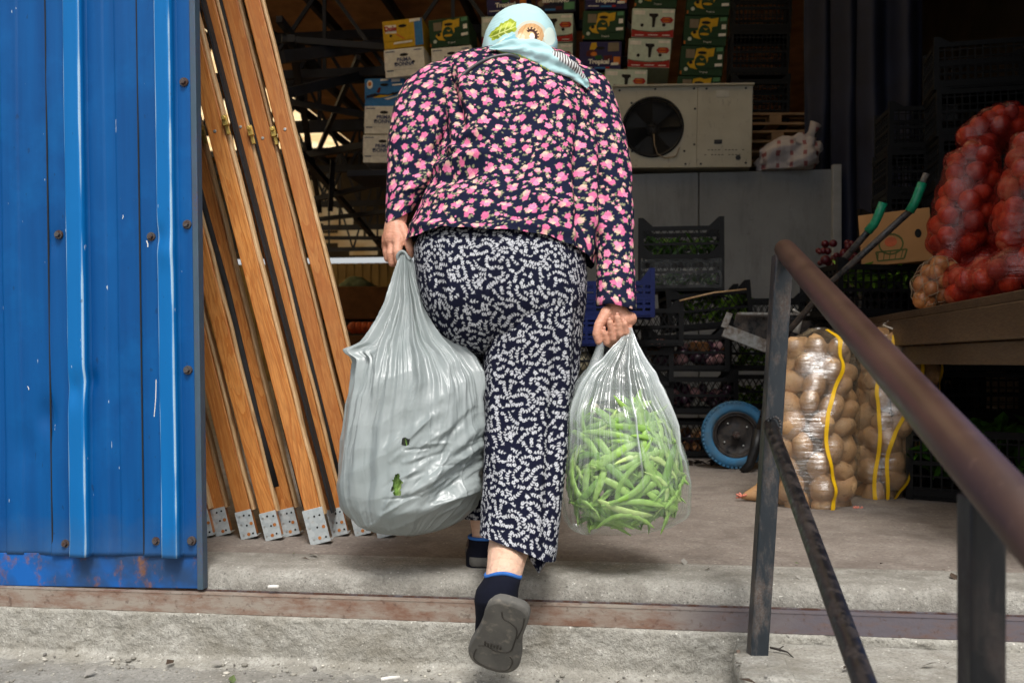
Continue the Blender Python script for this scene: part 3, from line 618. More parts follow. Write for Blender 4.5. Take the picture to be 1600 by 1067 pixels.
m = MB(); m.box(((seam + .003 + hw) / 2, .006, hh / 2), (hw - seam - .003, .014, hh)); m.build('service_panel', M['casing'], ac, bevel=.003, local=True)
m = MB(); m.box((0, .21, hh / 2), (2 * hw - .004, .2, hh - .004)); m.box((-hw + .004, .1, hh / 2), (.006, .198, hh - .003)); m.box((0, .1, .004), (2 * hw - .02, .196, .006)); m.box((0, .1, hh - .004), (2 * hw - .02, .196, .006)); m.build('casing', M['casing'], ac, local=True)
m = MB(); m.box((0, .1, hh + .006), (2 * hw + .02, .25, .016)); m.build('lid', M['casing'], ac, bevel=.003, local=True)
TF = Matrix.Translation((fc[0], -.004, fc[1])) @ Matrix.Rotation(R(90), 4, 'X')
m = MB()
for r in np.linspace(.04, .232, 13): m.lathe([(r - .0022, .002), (r + .0022, .002), (r + .0022, -.002), (r - .0022, -.002)], 40, TF, closed=True)
for k in range(6): a = k * math.pi / 3; m.beam((fc[0], .002, fc[1]), (fc[0] + .25 * math.cos(a), .002, fc[1] + .25 * math.sin(a)), .005, .005, (0, 1, 0))
m.lathe([(.228, .012), (.245, .008), (.25, -.002), (.236, -.004)], 48, TF, closed=True)
gd = m.build('fan_guard', M['wire'], ac, True, local=True)
fan = MB(); fan.lathe([(0, .0), (.05, .0), (.055, -.04)], 20, Matrix.Translation((fc[0], .04, fc[1])) @ Matrix.Rotation(R(90), 4, 'X'))
fo = fan.build('fan_hub', M['hub'], ac, True, local=True)
for k in range(4):
    a = k * math.pi / 2 + .4; fb = MB(); pts = []
    for i in range(6):
        r = .05 + .17 * i / 5
        for j in range(4): q = a + (j - 1.5) * .26 * (1 - .1 * i / 5); pts.append((fc[0] + r * math.cos(q), .05 + .02 * (j - 1.5), fc[1] + r * math.sin(q)))
    fb.add(pts, [(i * 4 + j, i * 4 + j + 1, i * 4 + j + 5, i * 4 + j + 4) for i in range(5) for j in range(3)]); fb.build('blade', M['blk'], fo, True, local=True)
m = MB(); m.box((fc[0], .104, fc[1]), (.5, .004, .5)); m.build('fan_well', M['blk'], ac, local=True)
m = MB(); m.tube([(fc[0] + .01, -.01, fc[1] - .06), (fc[0] + .015, -.016, fc[1] - .14), (fc[0] + .04, -.014, fc[1] - .22), (fc[0] + .1, -.012, fc[1] - .255), (fc[0] + .19, -.01, fc[1] - .24), (fc[0] + .215, -.01, fc[1] - .17)], .005, 8); m.build('cable', M['beige'], ac, True, local=True)
M['lbl'] = simple('label_white', s(206, 204, 192), .7, var=.1)
m = MB(); m.box((wA * .285, -.003, hh - .065), (.1, .003, .055)); m.build('rating_label', M['lbl'], ac, local=True)
m = MB(); m.box((wA * .26, -.004, hh * .31), (.062, .01, .032)); m.build('handle_recess', M['blk'], ac, bevel=.004, local=True)
m = MB(); m.lathe([(0, .004), (.02, .004), (.022, -.004)], 16, Matrix.Translation((wA * .405, -.002, hh * .115)) @ Matrix.Rotation(R(90), 4, 'X')); m.build('grommet', M['blk'], ac, local=True)
for (x, z) in ((-.46, .96), (-.2, .97), (.08, .97), (.17, .965), (.45, .965), (.09, .72), (.09, .28), (-.47, .7), (-.46, .05), (.14, .04), (.46, .05), (.03, .04), (-.36, .2), (.02, .2), (-.37, .8)):
    m = MB(); m.lathe([(0, .003), (.009, .002), (.01, -.002)], 10, Matrix.Translation((x * wA, -.001, z * hh)) @ Matrix.Rotation(R(90), 4, 'X')); m.build('screw', M['blk'], ac, local=True)
def text_mesh(txt, size, mat, name='lettering', ext=.0, shear=0, bold=.0):
    cu = bpy.data.curves.new('t', 'FONT'); cu.body = txt; cu.size = size; cu.align_x = 'CENTER'; cu.align_y = 'CENTER'; cu.shear = shear; cu.offset = bold; cu.resolution_u = 3; cu.space_line = .85
    o = bpy.data.objects.new('t', cu); COL.objects.link(o); dg = bpy.context.evaluated_depsgraph_get()
    me = bpy.data.meshes.new_from_object(o.evaluated_get(dg)); bpy.data.objects.remove(o); bpy.data.curves.remove(cu)
    me.name = name; me.materials.clear(); me.materials.append(mat); return me
def put_text(txt, size, mat, parent, x, y, z, shear=0, bold=0.0, rot=0):
    o = link('lettering', text_mesh(txt, size, mat, shear=shear, bold=bold), parent); o.location = (x, y, z); o.rotation_euler = (R(90), rot, 0); return o
M['ink_dark'] = simple('ink_dark', s(60, 56, 50), .8, var=.1)
for j in range(2):                                      # worn row of small print on the service panel
    m = MB()
    for k in range(12):
        if (k * 7 + j * 3) % 5: m.box((wA * .17 + k * .027, -.0022, hh * (.21 - j * .06)), (.016, .001, .006))
    m.build('small_print', M['ink_dark'], ac, local=True)['kind'] = 'stuff'

# ------------------------------------------------------------------ banana cartons
def ink(name, r, g_, b): M[name] = simple(name, s(r, g_, b), .75, var=.12, vs=25)
ink('i_white', 242, 240, 232); ink('i_blue', 44, 62, 116); ink('i_yellow', 214, 172, 30); ink('i_sky', 58, 128, 196); ink('i_red', 172, 38, 34); ink('i_green', 26, 66, 40); ink('i_mint', 206, 220, 206)
ink('i_purple', 44, 40, 92); ink('i_taupe', 132, 120, 100); ink('i_black', 20, 18, 16); ink('i_orange', 214, 124, 44); ink('i_lgreen', 92, 150, 108); ink('i_navy', 26, 28, 52); ink('i_dgreen', 36, 92, 44); ink('i_maroon', 90, 28, 34)
BW, BH, BD = .392, .268, .5
def ell(cx, cz, a, b, n=18, a0=0, a1=2 * math.pi): return [(cx + a * math.cos(a0 + (a1 - a0) * k / n), cz + b * math.sin(a0 + (a1 - a0) * k / n)) for k in range(n)]
def rect(x0, z0, x1, z1): return [(x0, z0), (x1, z0), (x1, z1), (x0, z1)]
W_, H_ = BW / 2, BH
HOLE = ell(0, .205, .042, .015, 14)
def fr(pts): return [((x - .5) * BW, z * BH) for x, z in pts]
ART = {
 'white': ('i_white', [('i_black', HOLE), ('i_black', ell(-.085, .125, .014, .011, 10)), ('i_black', ell(.09, .13, .016, .012, 10)), ('i_blue', rect(-.18, .238, -.09, .246)), ('i_blue', rect(.1, .238, .175, .246)), ('i_blue', rect(-.175, .055, -.11, .063))], [('PRIMA\nDONNA', .05, 'i_blue', .0, .135, .0012)]),
 'yellow': ('i_yellow', [('i_sky', rect(.115, .004, W_ - .002, H_ - .004)), ('i_white', fr([(.06, .55), (.34, .52), (.34, .82), (.06, .84)])), ('i_black', HOLE), ('i_black', ell(-.12, .12, .015, .013, 10)), ('i_white', fr([(.25, .13), (.72, .15), (.72, .22), (.27, .2)])), ('i_orange', fr([(.3, .5), (.36, .5), (.55, .3), (.5, .28)])), ('i_white', fr([(.68, .86), (.95, .88), (.95, .98), (.68, .97)]))], [('Dole', .06, 'i_red', -.118, .185, .003)]),
 'green': ('i_green', [('i_taupe', fr([(.12, .58), (.33, .58), (.33, .88), (.12, .88)])), ('i_yellow', fr([(.32, .5), (.36, .9), (.52, .95), (.62, .9), (.78, .95), (.76, .66), (.64, .62), (.64, .5), (.55, .22), (.38, .2), (.24, .24), (.16, .38), (.2, .46)])), ('i_green', ell(-.01, .115, .055, .07, 16)), ('i_yellow', ell(-.01, .1, .042, .012, 12)), ('i_yellow', fr([(.44, .58), (.5, .5), (.56, .58), (.5, .55)])), ('i_black', HOLE), ('i_black', ell(-.1, .115, .017, .017, 12)), ('i_mint', ell(-.14, .052, .018, .018, 12)), ('i_lgreen', fr([(.82, .82), (.97, .84), (.97, .97), (.82, .95)])), ('i_white', fr([(.86, .55), (.96, .56), (.96, .72), (.86, .71)])), ('i_white', fr([(.8, .3), (.97, .32), (.97, .42), (.8, .4)])), ('i_orange', rect(-.193, .006, -.178, .034))], [('Tropical', .022, 'i_white', .02, .026, 0)]),
 'redband': ('i_mint', [('i_red', fr([(.01, .01), (.99, .01), (.99, .27), (.85, .22), (.65, .19), (.5, .18), (.35, .19), (.15, .22), (.01, .27)])), ('i_dgreen', fr([(.01, .27), (.15, .22), (.35, .19), (.5, .18), (.65, .19), (.85, .22), (.99, .27), (.99, .29), (.85, .24), (.5, .2), (.15, .24), (.01, .29)])), ('i_white', fr([(.03, .78), (.3, .78), (.3, .92), (.03, .92)])), ('i_white', fr([(.7, .84), (.97, .85), (.97, .94), (.7, .93)])), ('i_red', fr([(.66, .6), (.72, .7), (.92, .7), (.97, .6), (.92, .5), (.72, .5)])), ('i_orange', ell(.12, .16, .04, .02, 14)), ('i_red', rect(.075, .154, .165, .166)), ('i_black', fr([(.4, .82), (.6, .82), (.62, .74), (.56, .68), (.54, .36), (.48, .33), (.47, .68), (.4, .74)])), ('i_black', ell(-.1, .11, .016, .016, 12)), ('i_black', ell(.1, .115, .016, .016, 12)), ('i_white', rect(-.16, .015, -.08, .022)), ('i_white', rect(-.04, .017, .05, .024)), ('i_white', rect(.09, .016, .16, .023))], []),
 'purple': ('i_purple', [('i_yellow', fr([(.28, .95), (.4, .97), (.42, .78), (.34, .7), (.24, .72)])), ('i_maroon', fr([(.18, .66), (.3, .72), (.42, .66), (.4, .5), (.26, .46), (.16, .5)])), ('i_orange', ell(-.06, .15, .03, .02, 12)), ('i_dgreen', fr([(.36, .5), (.52, .52), (.56, .4), (.4, .36)])), ('i_maroon', fr([(.58, .5), (.78, .52), (.8, .34), (.6, .32)])), ('i_orange', fr([(.82, .46), (.98, .46), (.98, .2), (.82, .2)])), ('i_black', HOLE), ('i_taupe', fr([(.68, .64), (.94, .66), (.94, .96), (.68, .95)])), ('i_white', fr([(.76, .16), (.94, .17), (.94, .26), (.76, .25)])), ('i_sky', rect(-.05, .012, .05, .026)), ('i_red', rect(.055, .012, .09, .03)), ('i_white', rect(-.17, .02, -.07, .027))], [('Tropical', .058, 'i_white', -.01, .075, .003)]),
 'dark': ('i_navy', [('i_maroon', rect(-.18, .07, -.06, .12)), ('i_sky', rect(-.1, .012, .0, .03)), ('i_lgreen', rect(.08, .02, .18, .09)), ('i_taupe', ell(-.14, .08, .03, .03, 12)), ('i_maroon', rect(.0, .02, .06, .05)), ('i_black', HOLE)], [('SEBASTIANO', .044, 'i_white', .0, .1, .002)]),
 'blue': ('i_sky', [('i_white', ell(-.145, .21, .03, .042, 16)), ('i_orange', ell(-.145, .215, .018, .022, 12)), ('i_navy', fr([(.05, .28), (.3, .34), (.5, .32), (.8, .4), (.92, .52), (.8, .5), (.6, .42), (.4, .44), (.2, .44), (.04, .38)])), ('i_yellow', fr([(.2, .3), (.4, .4), (.62, .38), (.78, .44), (.6, .34), (.4, .3)])), ('i_white', fr([(.5, .26), (.82, .36), (.9, .46), (.84, .34), (.6, .22)])), ('i_maroon', fr([(.3, .5), (.36, .68), (.42, .66), (.38, .46)])), ('i_black', HOLE), ('i_black', ell(-.09, .11, .014, .014, 10)), ('i_black', ell(.09, .12, .014, .012, 10)), ('i_white', fr([(.7, .72), (.95, .74), (.95, .8), (.7, .78)])), ('i_white', fr([(.4, .9), (.6, .91), (.6, .98), (.4, .97)])), ('i_white', fr([(.68, .86), (.9, .87), (.9, .97), (.68, .96)]))], []),
}
M['carton'] = simple('carton_side', s(150, 118, 84), .9, var=.15)
BOX = {}
def carton_meshes(kind):
    base, art, txt = ART[kind]; m = MB(); m.box((0, BD / 2, BH / 2 - .001), (BW - .008, BD - .008, BH - .002)); body = m
    l = MB(); l.box((0, BD / 2, BH * .62), (BW, BD, BH * .755))
    cut = [(M[base])]
    mats, p = [], MB(); yo = -.0012
    for k, (mt, pts) in enumerate(art):
        if M[mt] not in mats: mats.append(M[mt])
        n = len(pts); p.add([(x, yo - k * .0005, z) for x, z in pts], [tuple(range(n))], mats.index(M[mt]))
    return body.mesh('inner_box', M[base]), l.mesh('lid', M[base]), p.mesh('print', mats), [text_mesh(a, sz, M[mt], bold=bd) for a, sz, mt, *_, bd in txt], txt
def carton(kind, label, px, py, d, roll=0, yaw=0, group='banana cartons stacked on the cold room roof'):
    if kind not in BOX: BOX[kind] = carton_meshes(kind)
    b, l, p, tx, spec = BOX[kind]; v = (d - O0.y) / math.cos(ANG)
    q = B(fac(px, v), v, 0); q.z = CAMZ + (HY - py) / F * q.y
    t = thing('fruit_carton', label, 'carton', q, (0, R(roll), -ANG + R(yaw)), group)
    link('inner_box', b, t); li = link('lid', l, t, .004); link('print', p, li)['kind'] = 'stuff'
    for me, (a, sz, mt, x, z, bd) in zip(tx, spec):
        o = link('lettering', me, li); o.location = (x, -.0105, z); o.rotation_euler = (R(90), 0, 0)
    return t
for kind, px, py, d, roll, lab in (
    ('white', 597, 254, 9.05, 1.5, 'white carton with blue lettering at the bottom of the outer left stack'),
    ('white', 599, 209, 9.05, 2, 'white carton with blue lettering directly under the bright blue carton'),
    ('blue', 600, 166, 9.05, 1, 'bright blue fruit carton with a round white emblem, left of the sleeve'),
    ('white', 667, 254, 9.1, 1.5, 'white carton mostly hidden behind the raised sleeve, lowest of its stack'), ('white', 668, 209, 9.1, 1, 'white carton hidden behind the sleeve, middle of its stack'),
    ('blue', 669, 166, 9.1, 1, 'bright blue carton whose corner peeps out above the sleeve'),
    ('white', 633, 119, 9.0, -3.5, 'white carton with blue lettering under the yellow carton'), ('yellow', 631, 74, 9.0, -4, 'yellow and blue fruit carton on top of the left stack'),
    ('white', 707, 117, 9.05, -3, 'white carton above the raised shoulder, under a green carton'), ('green', 703, 72, 9.05, -4, 'green and yellow carton beside the yellow one, left of the headscarf'),
    ('redband', 785, 115, 9.1, 0, 'pale red-banded carton hidden behind the headscarf'), ('redband', 784, 69, 9.1, 0, 'pale red-banded carton just left of the headscarf'), ('purple', 792, 21, 9.1, -1, 'purple carton cut by the picture edge, above the headscarf'),
    ('redband', 862, 112, 9.1, 1.5, 'pale red-banded carton low behind the right edge of the headscarf'), ('redband', 863, 66, 9.1, 1, 'pale red-banded carton right beside the headscarf'), ('dark', 868, 19, 9.1, 1, 'dark carton with arched white capitals above the headscarf'),
    ('green', 935, 158, 9.0, 2, 'green and yellow carton low behind the floral shoulder'), ('purple', 937, 110, 9.0, 2, 'purple carton with white script right of the headscarf'), ('green', 942, 62, 9.0, 2.5, 'green and yellow carton standing on the purple one'), ('purple', 947, 14, 9.0, 2, 'purple carton cut by the picture edge on top of a green carton'),
    ('white', 968, 200, 8.9, 3, 'white carton corner showing beside the cooling unit'), ('redband', 976, 154, 8.9, 3.5, 'red-banded carton just above the left corner of the cooling unit'), ('redband', 1013, 106, 8.95, 3.5, 'lower of the two stacked red-banded carton faces with a black T-shaped hole'), ('redband', 1019, 59, 8.95, 3.5, 'upper red-banded carton with a black T-shaped hole'), ('green', 1024, 12, 8.95, 3.5, 'green carton cut by the picture edge above the red-banded cartons'),
    ('green', 1090, 165, 8.95, 3.5, 'green and yellow carton half hidden behind the top of the cooling unit'), ('green', 1095, 118, 8.95, 4, 'green and yellow carton second lowest of the rightmost column'), ('green', 1101, 71, 8.95, 4, 'green and yellow carton second from top of the rightmost column'), ('green', 1106, 24, 8.95, 4, 'green and yellow carton at the top of the rightmost column')):
    carton(kind, lab, px, py, d, roll)
HG = 'cartons low in the stacks behind the person and the cooling unit'
for px, y0 in ((786, 161), (862, 158), (935, 204), (968, 246), (1088, 212)):
    y = y0
    while y < 296:
        carton('redband', 'red-banded carton low in the stack behind the person and the cooling unit', px, y, 9.0, 1, group=HG); y += 46
rk = thing('storage_rack', 'dark steel rack carrying the left stacks of white cartons', 'rack', Bpx(640, 9.3, 0))
zr = CAMZ + (HY - 256) * 9.1 / F
m = MB(); m.beam(Bpx(556, 9.32, zr - .045), Bpx(742, 9.32, zr - .045), .6, .06); m.build('deck', M['truss'], rk, bevel=.005)
for px in (655, 735):
    m = MB(); m.beam(Bpx(px, 9.32, 0), Bpx(px, 9.32, zr - .08), .06, .06, (0, 1, 0)); m.build('upright', M['truss'], rk)

# ------------------------------------------------------------------ plastic crates
def mk_plastic(name, c, rough=.45):
    g = G(name); n = g.noise(9, detail=6); cc = g.mix(g.ramp(n, [(.45, 0), (.8, .3)]), c, tuple(x * 2.2 + .004 for x in c)); return g.done(g.bsdf(cc, rough, 0, .22, g.bump(g.noise(60), .1, .002)))
M['crate'] = mk_plastic('black_crate_plastic', s(13, 13, 14), .55); M['bluecrate'] = mk_plastic('blue_crate_plastic', s(12, 26, 78))
CR = {}
def crate_proto(key, L, Wd, H, mat, style='lattice', lug=.05):
    parts = []; m = MB(); m.box((0, Wd / 2, .006), (L - .01, Wd - .01, .008)); parts.append(('base', m.mesh('base', mat)))
    def side(ln):                                       # lattice panel in local x, 0..H, facing -y
        m = MB(); h0 = .012
        m.box((0, 0, H - .012), (ln, .014, .024)); m.box((0, 0, h0 + .012), (ln, .012, .024)); m.box((0, 0, H * .52), (ln, .012, .014))
        n = max(4, int(ln / .035))
        if style == 'lattice':
            st = ln / n; 
            for k in range(n):
                x = -ln / 2 + st * k
                for za, zb in ((.03, H * .52 - .006), (H * .52 + .006, H - .024)):
                    m.beam((x, .001, za), (x + st, .001, zb), .0042, .006, (0, 1, 0)); m.beam((x + st, -.001, za), (x, -.001, zb), .0042, .006, (0, 1, 0))
        elif style == 'grid':
            for k in range(n + 1): m.box((-ln / 2 + ln * k / n, 0, H / 2), (.007, .008, H - .02))
            for k in range(1, 6): m.box((0, 0, H * k / 6), (ln, .007, .006))
        else:
            for k in range(4): m.box((0, 0, H * (.3 + .15 * k)), (ln, .008, H * .085))
            for k in range(5): m.box((-ln / 2 + ln * (k + .5) / 5, -.002, H / 2), (.014, .012, H - .02))
        return m
    for ln, loc, rz in ((L - .03, (0, .007, 0), 0), (L - .03, (0, Wd - .007, 0), math.pi), (Wd - .03, (-L / 2 + .007, Wd / 2, 0), -math.pi / 2), (Wd - .03, (L / 2 - .007, Wd / 2, 0), math.pi / 2)):
        mm = side(ln); T = Matrix.Translation(loc) @ Matrix.Rotation(rz, 4, 'Z'); mm.v = [tuple(T @ Vector(p)) for p in mm.v]; parts.append(('side_panel', mm.mesh('side_panel', mat)))
    for sx in (-1, 1):
        for y, sy in ((.012, 1), (Wd - .012, -1)):
            m = MB(); x = sx * (L / 2 - .012); m.box((x, y, (H + lug) / 2), (.026, .026, H + lug))
            m.prism([(0, H - .005), (-sx * .075, H - .005), (-sx * .016, H + lug), (0, H + lug)], -.007, .007, Matrix.Translation((x, y, 0)) @ Matrix.Rotation(R(90), 4, 'X')); parts.append(('corner_post', m.mesh('corner_post', mat)))
    CR[key] = parts
crate_proto('std', .47, .31, .205, M['crate']); crate_proto('tall', .5, .33, .24, M['crate'], 'grid', .03); crate_proto('blue', .5, .32, .2, M['bluecrate'], 'slot', .07); crate_proto('bluebox', .3, .3, .16, M['bluecrate'], 'slot', .0)
def crate(key, loc, label, rz=-ANG, rx=0, ry=0, group='plastic produce crates'):
    t = thing('produce_crate', label, 'crate', loc, (rx, ry, rz), group)
    for n, me in CR[key]: link(n, me, t)
    return t
def leafmat(name, a, b): 
    g = G(name); c = g.mix(g.noise(14, detail=3), a, b); return g.done(g.bsdf(c, .5, 0, .4))
M['leafg'] = leafmat('leaf_green', s(60, 100, 22), s(128, 168, 40)); M['leafd'] = leafmat('leaf_dark', s(34, 72, 20), s(84, 130, 36)); M['egg'] = simple('aubergine_skin', s(58, 30, 48), .3, var=.4, vs=8); M['pinkveg'] = simple('pink_garlic', s(188, 140, 140), .55, var=.3, vs=30); M['cauli'] = simple('cauliflower', s(226, 214, 180), .8, var=.15, vs=20, bump=.6, bs=40)
def leaves(name, label, cat, c, size, n, mat, parent_rot=0, L=.09):
    m = MB()
    for k in range(n):
        p = Vector((random.uniform(-.5, .5) * size[0], random.uniform(-.5, .5) * size[1], random.uniform(-.5, .5) * size[2]))
        rt = Euler((random.uniform(-.9, .9), random.uniform(-.9, .9), random.uniform(0, 6.28))).to_matrix(); l = L * random.uniform(.6, 1.3); w = l * .32
        pts = [(-l / 2, 0, 0), (-l * .2, w / 2, .006), (l * .2, w * .45, .004), (l / 2, 0, -.012), (l * .2, -w * .45, .004), (-l * .2, -w / 2, .006), (0, 0, -.006)]
        m.add([p + rt @ Vector(q) for q in pts], [(6, 0, 1), (6, 1, 2), (6, 2, 3), (6, 3, 4), (6, 4, 5), (6, 5, 0)])
    o = m.build(name, mat); o.location = c; o.rotation_euler[2] = parent_rot; return tag(o, label, cat, kind='stuff')
def balls(name, label, cat, c, size, n, r, mats, sc=(1, 1, 1), rz=-ANG):
    m = MB()
    for k in range(n):
        p = Vector((random.uniform(-.5, .5) * size[0], random.uniform(-.5, .5) * size[1], random.uniform(-.5, .5) * size[2]))
        m.sphere(p, r * random.uniform(.8, 1.2), 10, 7, tuple(q * random.uniform(.85, 1.15) for q in sc), random.randrange(len(mats)))
    o = m.build(name, mats, smooth=True); o.location = c; o.rotation_euler[2] = rz; return tag(o, label, cat, kind='stuff')
def zat(py, d): return CAMZ + (HY - py) * d / F
CG = 'black produce crates stacked before the cold room'
def pile(px, d, py, key, lab, rz=-ANG, ry=0, rx=0, group=CG):
    c = W(px, py, d); return crate(key, c, lab, rz, rx, ry, group)
d0 = 5.25
h = .205
stack = [(1085, 5.35, 'bottom black crate behind the blue wheel', 0), (1086, 5.3, 'black crate of pinkish bulbs just above the blue wheel', 1), (1072, 5.28, 'black crate of dark aubergines, third up in the main stack', 2), (1112, 5.33, 'tilted black crate of bright leaves with a cane across its rim', 3), (1064, 5.32, 'black crate under a film of clear wrap, second from the top', 4), (1064, 5.34, 'topmost black crate of the main stack, with raised corners', 5)]
ys = [715, 646, 578, 511, 451, 409]; ys = [715, 648, 581, 514, 455, 411]
for (px, d, lab, k), yy in zip(stack, ys):
    crate('std', W(px, yy, d), lab, -ANG + (.12 if k == 3 else random.uniform(-.03, .05)), 0, R(-5) if k == 3 else 0, CG)
for px, d, yy, lab in ((1200, 5.7, 700, 'black crate of green pods low behind the railing post'), (1196, 5.72, 640, 'black crate of green pods second up behind the railing post'), (1200, 5.7, 580, 'black crate of green pods third up behind the railing post'), (1205, 5.7, 520, 'black crate of green pods at the top behind the railing post')):
    crate('std', W(px, yy, d), lab, -ANG, 0, 0, CG)
for k, (px, d, yy) in enumerate(((1205, 5.85, 680), (1200, 5.87, 620), (1205, 5.85, 560), (1205, 5.85, 510))):
    leaves('green_pods', ['heap of green pods in the lowest crate behind the post', 'heap of green pods in the second crate behind the post', 'heap of green pods in the third crate behind the post', 'heap of green pods in the top crate behind the post'][k], 'pods', W(px, yy, d), (.4, .26, .12), 110, M['leafg'], -ANG)
balls('aubergines', 'dark aubergines heaped in the third black crate up', 'aubergines', W(1072, 552, 5.44), (.38, .22, .1), 55, .032, [M['egg'], M['egg'], M['pinkveg'], M['brownwood']], (1.4, 1, 1))
balls('garlic_bulbs', 'pinkish bulbs heaped in the crate above the blue wheel', 'bulbs', W(1086, 618, 5.46), (.38, .22, .1), 60, .026, [M['egg'], M['pinkveg'], M['egg'], M['egg']])
balls('onion_bulbs', 'dark bulbs in the bottom crate behind the blue wheel', 'bulbs', W(1085, 690, 5.5), (.38, .22, .1), 50, .03, [M['egg'], M['brownwood']])
leaves('lettuce_leaves', 'bright green leaves filling the tilted crate with the cane', 'leaves', W(1112, 482, 5.49), (.4, .26, .13), 130, M['leafg'], -ANG)
leaves('herb_leaves', 'dark green leaves in the topmost crate of the main stack', 'leaves', W(1064, 388, 5.5), (.4, .26, .09), 120, M['leafd'], -ANG)
leaves('herb_leaves', 'dark green leaves under the clear wrap, second crate from the top', 'leaves', W(1064, 436, 5.5), (.4, .22, .06), 60, M['leafd'], -ANG)
g = G('clear_wrap'); tb = g.node('ShaderNodeBsdfTransparent'); gl = g.bsdf(s(190, 195, 195), .12, 0, .8); mx = g.node('ShaderNodeMixShader'); mx.inputs[0].default_value = .07; g.t.links.new(tb.outputs[0], mx.inputs[1]); g.t.links.new(gl, mx.inputs[2]); M['wrap'] = g.done(mx.outputs[0])
wr = W(1064, 450, 5.27); xs = np.linspace(-.22, .22, 44); zs_ = np.linspace(.0, .16, 26); PX = np.zeros((26, 44, 3)); PX[..., 0] = xs[None]; PX[..., 2] = zs_[:, None]; nn = fbm(PX, 28, 3, 40); PX[..., 1] = -.012 + .018 * nn
o = link('clear_wrap', gmesh('clear_wrap', [PX], M['wrap'], closed=False)); o.location = wr; o.rotation_euler[2] = -ANG; tag(o, 'crumpled clear plastic wrap hanging over the second crate from the top', 'wrap')
m = MB(); a, b = W(1062, 470, 5.2), W(1166, 452, 5.2); m.tube([a, (a + b) / 2 + Vector((0, 0, .012)), b], .005, 8); tag(m.build('cane', M['rawwood'], smooth=True), 'thin pale cane lying across the tilted leaf crate', 'cane')
c1 = pile(955, 5.0, 496, 'blue', 'open blue plastic crate behind the wrist', -ANG + .05, group='blue crates by the person'); c1.scale = (.9, 1, .95); c2 = crate('bluebox', W(900, 541, 4.98), 'lower solid blue crate beside the trouser leg', -ANG, 0, 0, 'blue crates by the person')
crate('std', W(880, 596, 5.02), 'black crate of pale cauliflowers under the blue crate', -ANG, 0, 0, CG); crate('std', W(880, 660, 5.02), 'second black crate of pale cauliflowers lower beside the trousers', -ANG, 0, 0, CG); crate('std', W(880, 726, 5.02), 'lowest black cauliflower crate standing on the floor', -ANG, 0, 0, CG)
for k, yy in enumerate((572, 636, 704)): balls('cauliflowers', ['pale cauliflower heads in the crate under the blue one', 'pale cauliflower heads in the second crate beside the trousers', 'pale cauliflower heads in the lowest crate beside the trousers'][k], 'cauliflowers', W(880, yy, 5.18), (.4, .24, .08), 36, .045, [M['cauli']])
crate('std', W(1000, 541, 5.25), 'dark crate under the open blue crate', -ANG, 0, 0, CG)
crate('std', W(985, 606, 5.3), 'dark crate second under the open blue crate', -ANG, 0, 0, CG); crate('std', W(985, 668, 5.3), 'dark crate near the floor behind the clear bag', -ANG, 0, 0, CG); crate('std', W(985, 724, 5.3), 'dark crate on the floor behind the clear bag', -ANG, 0, 0, CG)
# leaf litter on the floor
m = MB()
for k in range(26):
    p = W(random.uniform(1062, 1130), random.uniform(716, 732), 5.0); p.z = random.uniform(.003, .02); rt = Euler((random.uniform(-.5, .5), random.uniform(-.5, .5), random.uniform(0, 6))).to_matrix()
    m.add([p + rt @ Vector(q) for q in ((-.03, 0, 0), (0, .014, .008), (.03, 0, 0), (0, -.014, .006))], [(0, 1, 2, 3)])
M['deadleaf'] = simple('dead_leaf', s(52, 40, 32), .9); tag(m.build('dead_leaves', M['deadleaf']), 'dry dark leaves on the floor by the blue wheel', 'leaves', kind='stuff')
# ------------------------------------------------------------------ dark corner: pallets, woven sack, tarpaulin strips, tall crate stacks
M['pallet'] = simple('pallet_wood', s(150, 122, 92), .9, var=.3, vs=8)
for k, (px, py, d) in enumerate(((1215, 262, 8.3), (1215, 232, 8.3), (1212, 205, 8.35))):
    v = (d - O0.y) / math.cos(ANG); q = B(fac(px, v), v, zat(py, d)); t = thing('pallet', ['lowest wooden pallet right of the cooling unit', 'middle wooden pallet right of the cooling unit', 'top wooden pallet right of the cooling unit, under black bundles'][k], 'pallet', q, (0, 0, -ANG + .06 * k), 'wooden pallets on the cold room roof')
    for j in range(3): m = MB(); m.box((-.38 + j * .38, .3, .05), (.1, .6, .08)); m.build('block', M['pallet'], t, local=True)
    for j in range(5): m = MB(); m.box((0, .05 + j * .13, .101), (.86, .1, .02)); m.build('board', M['pallet'], t, local=True, bevel=.002)
    m = MB(); m.box((0, .02, .02), (.86, .03, .02)); m.build('board', M['pallet'], t, local=True)
for k, (px, py, d, w, hh_) in enumerate(((1186, 196, 8.3, .5, .42), (1186, 118, 8.35, .5, .40), (1190, 50, 8.4, .48, .40))):
    q = W(px, py, d); t = crate('tall', q, ['black wrapped crate resting on the pallets', 'black wrapped crate second up on the pallets', 'black wrapped crate at the top over the pallets'][k], -ANG, 0, R(2), 'black crates on the pallets')
    t.scale = (1.0, 1, 1.65)
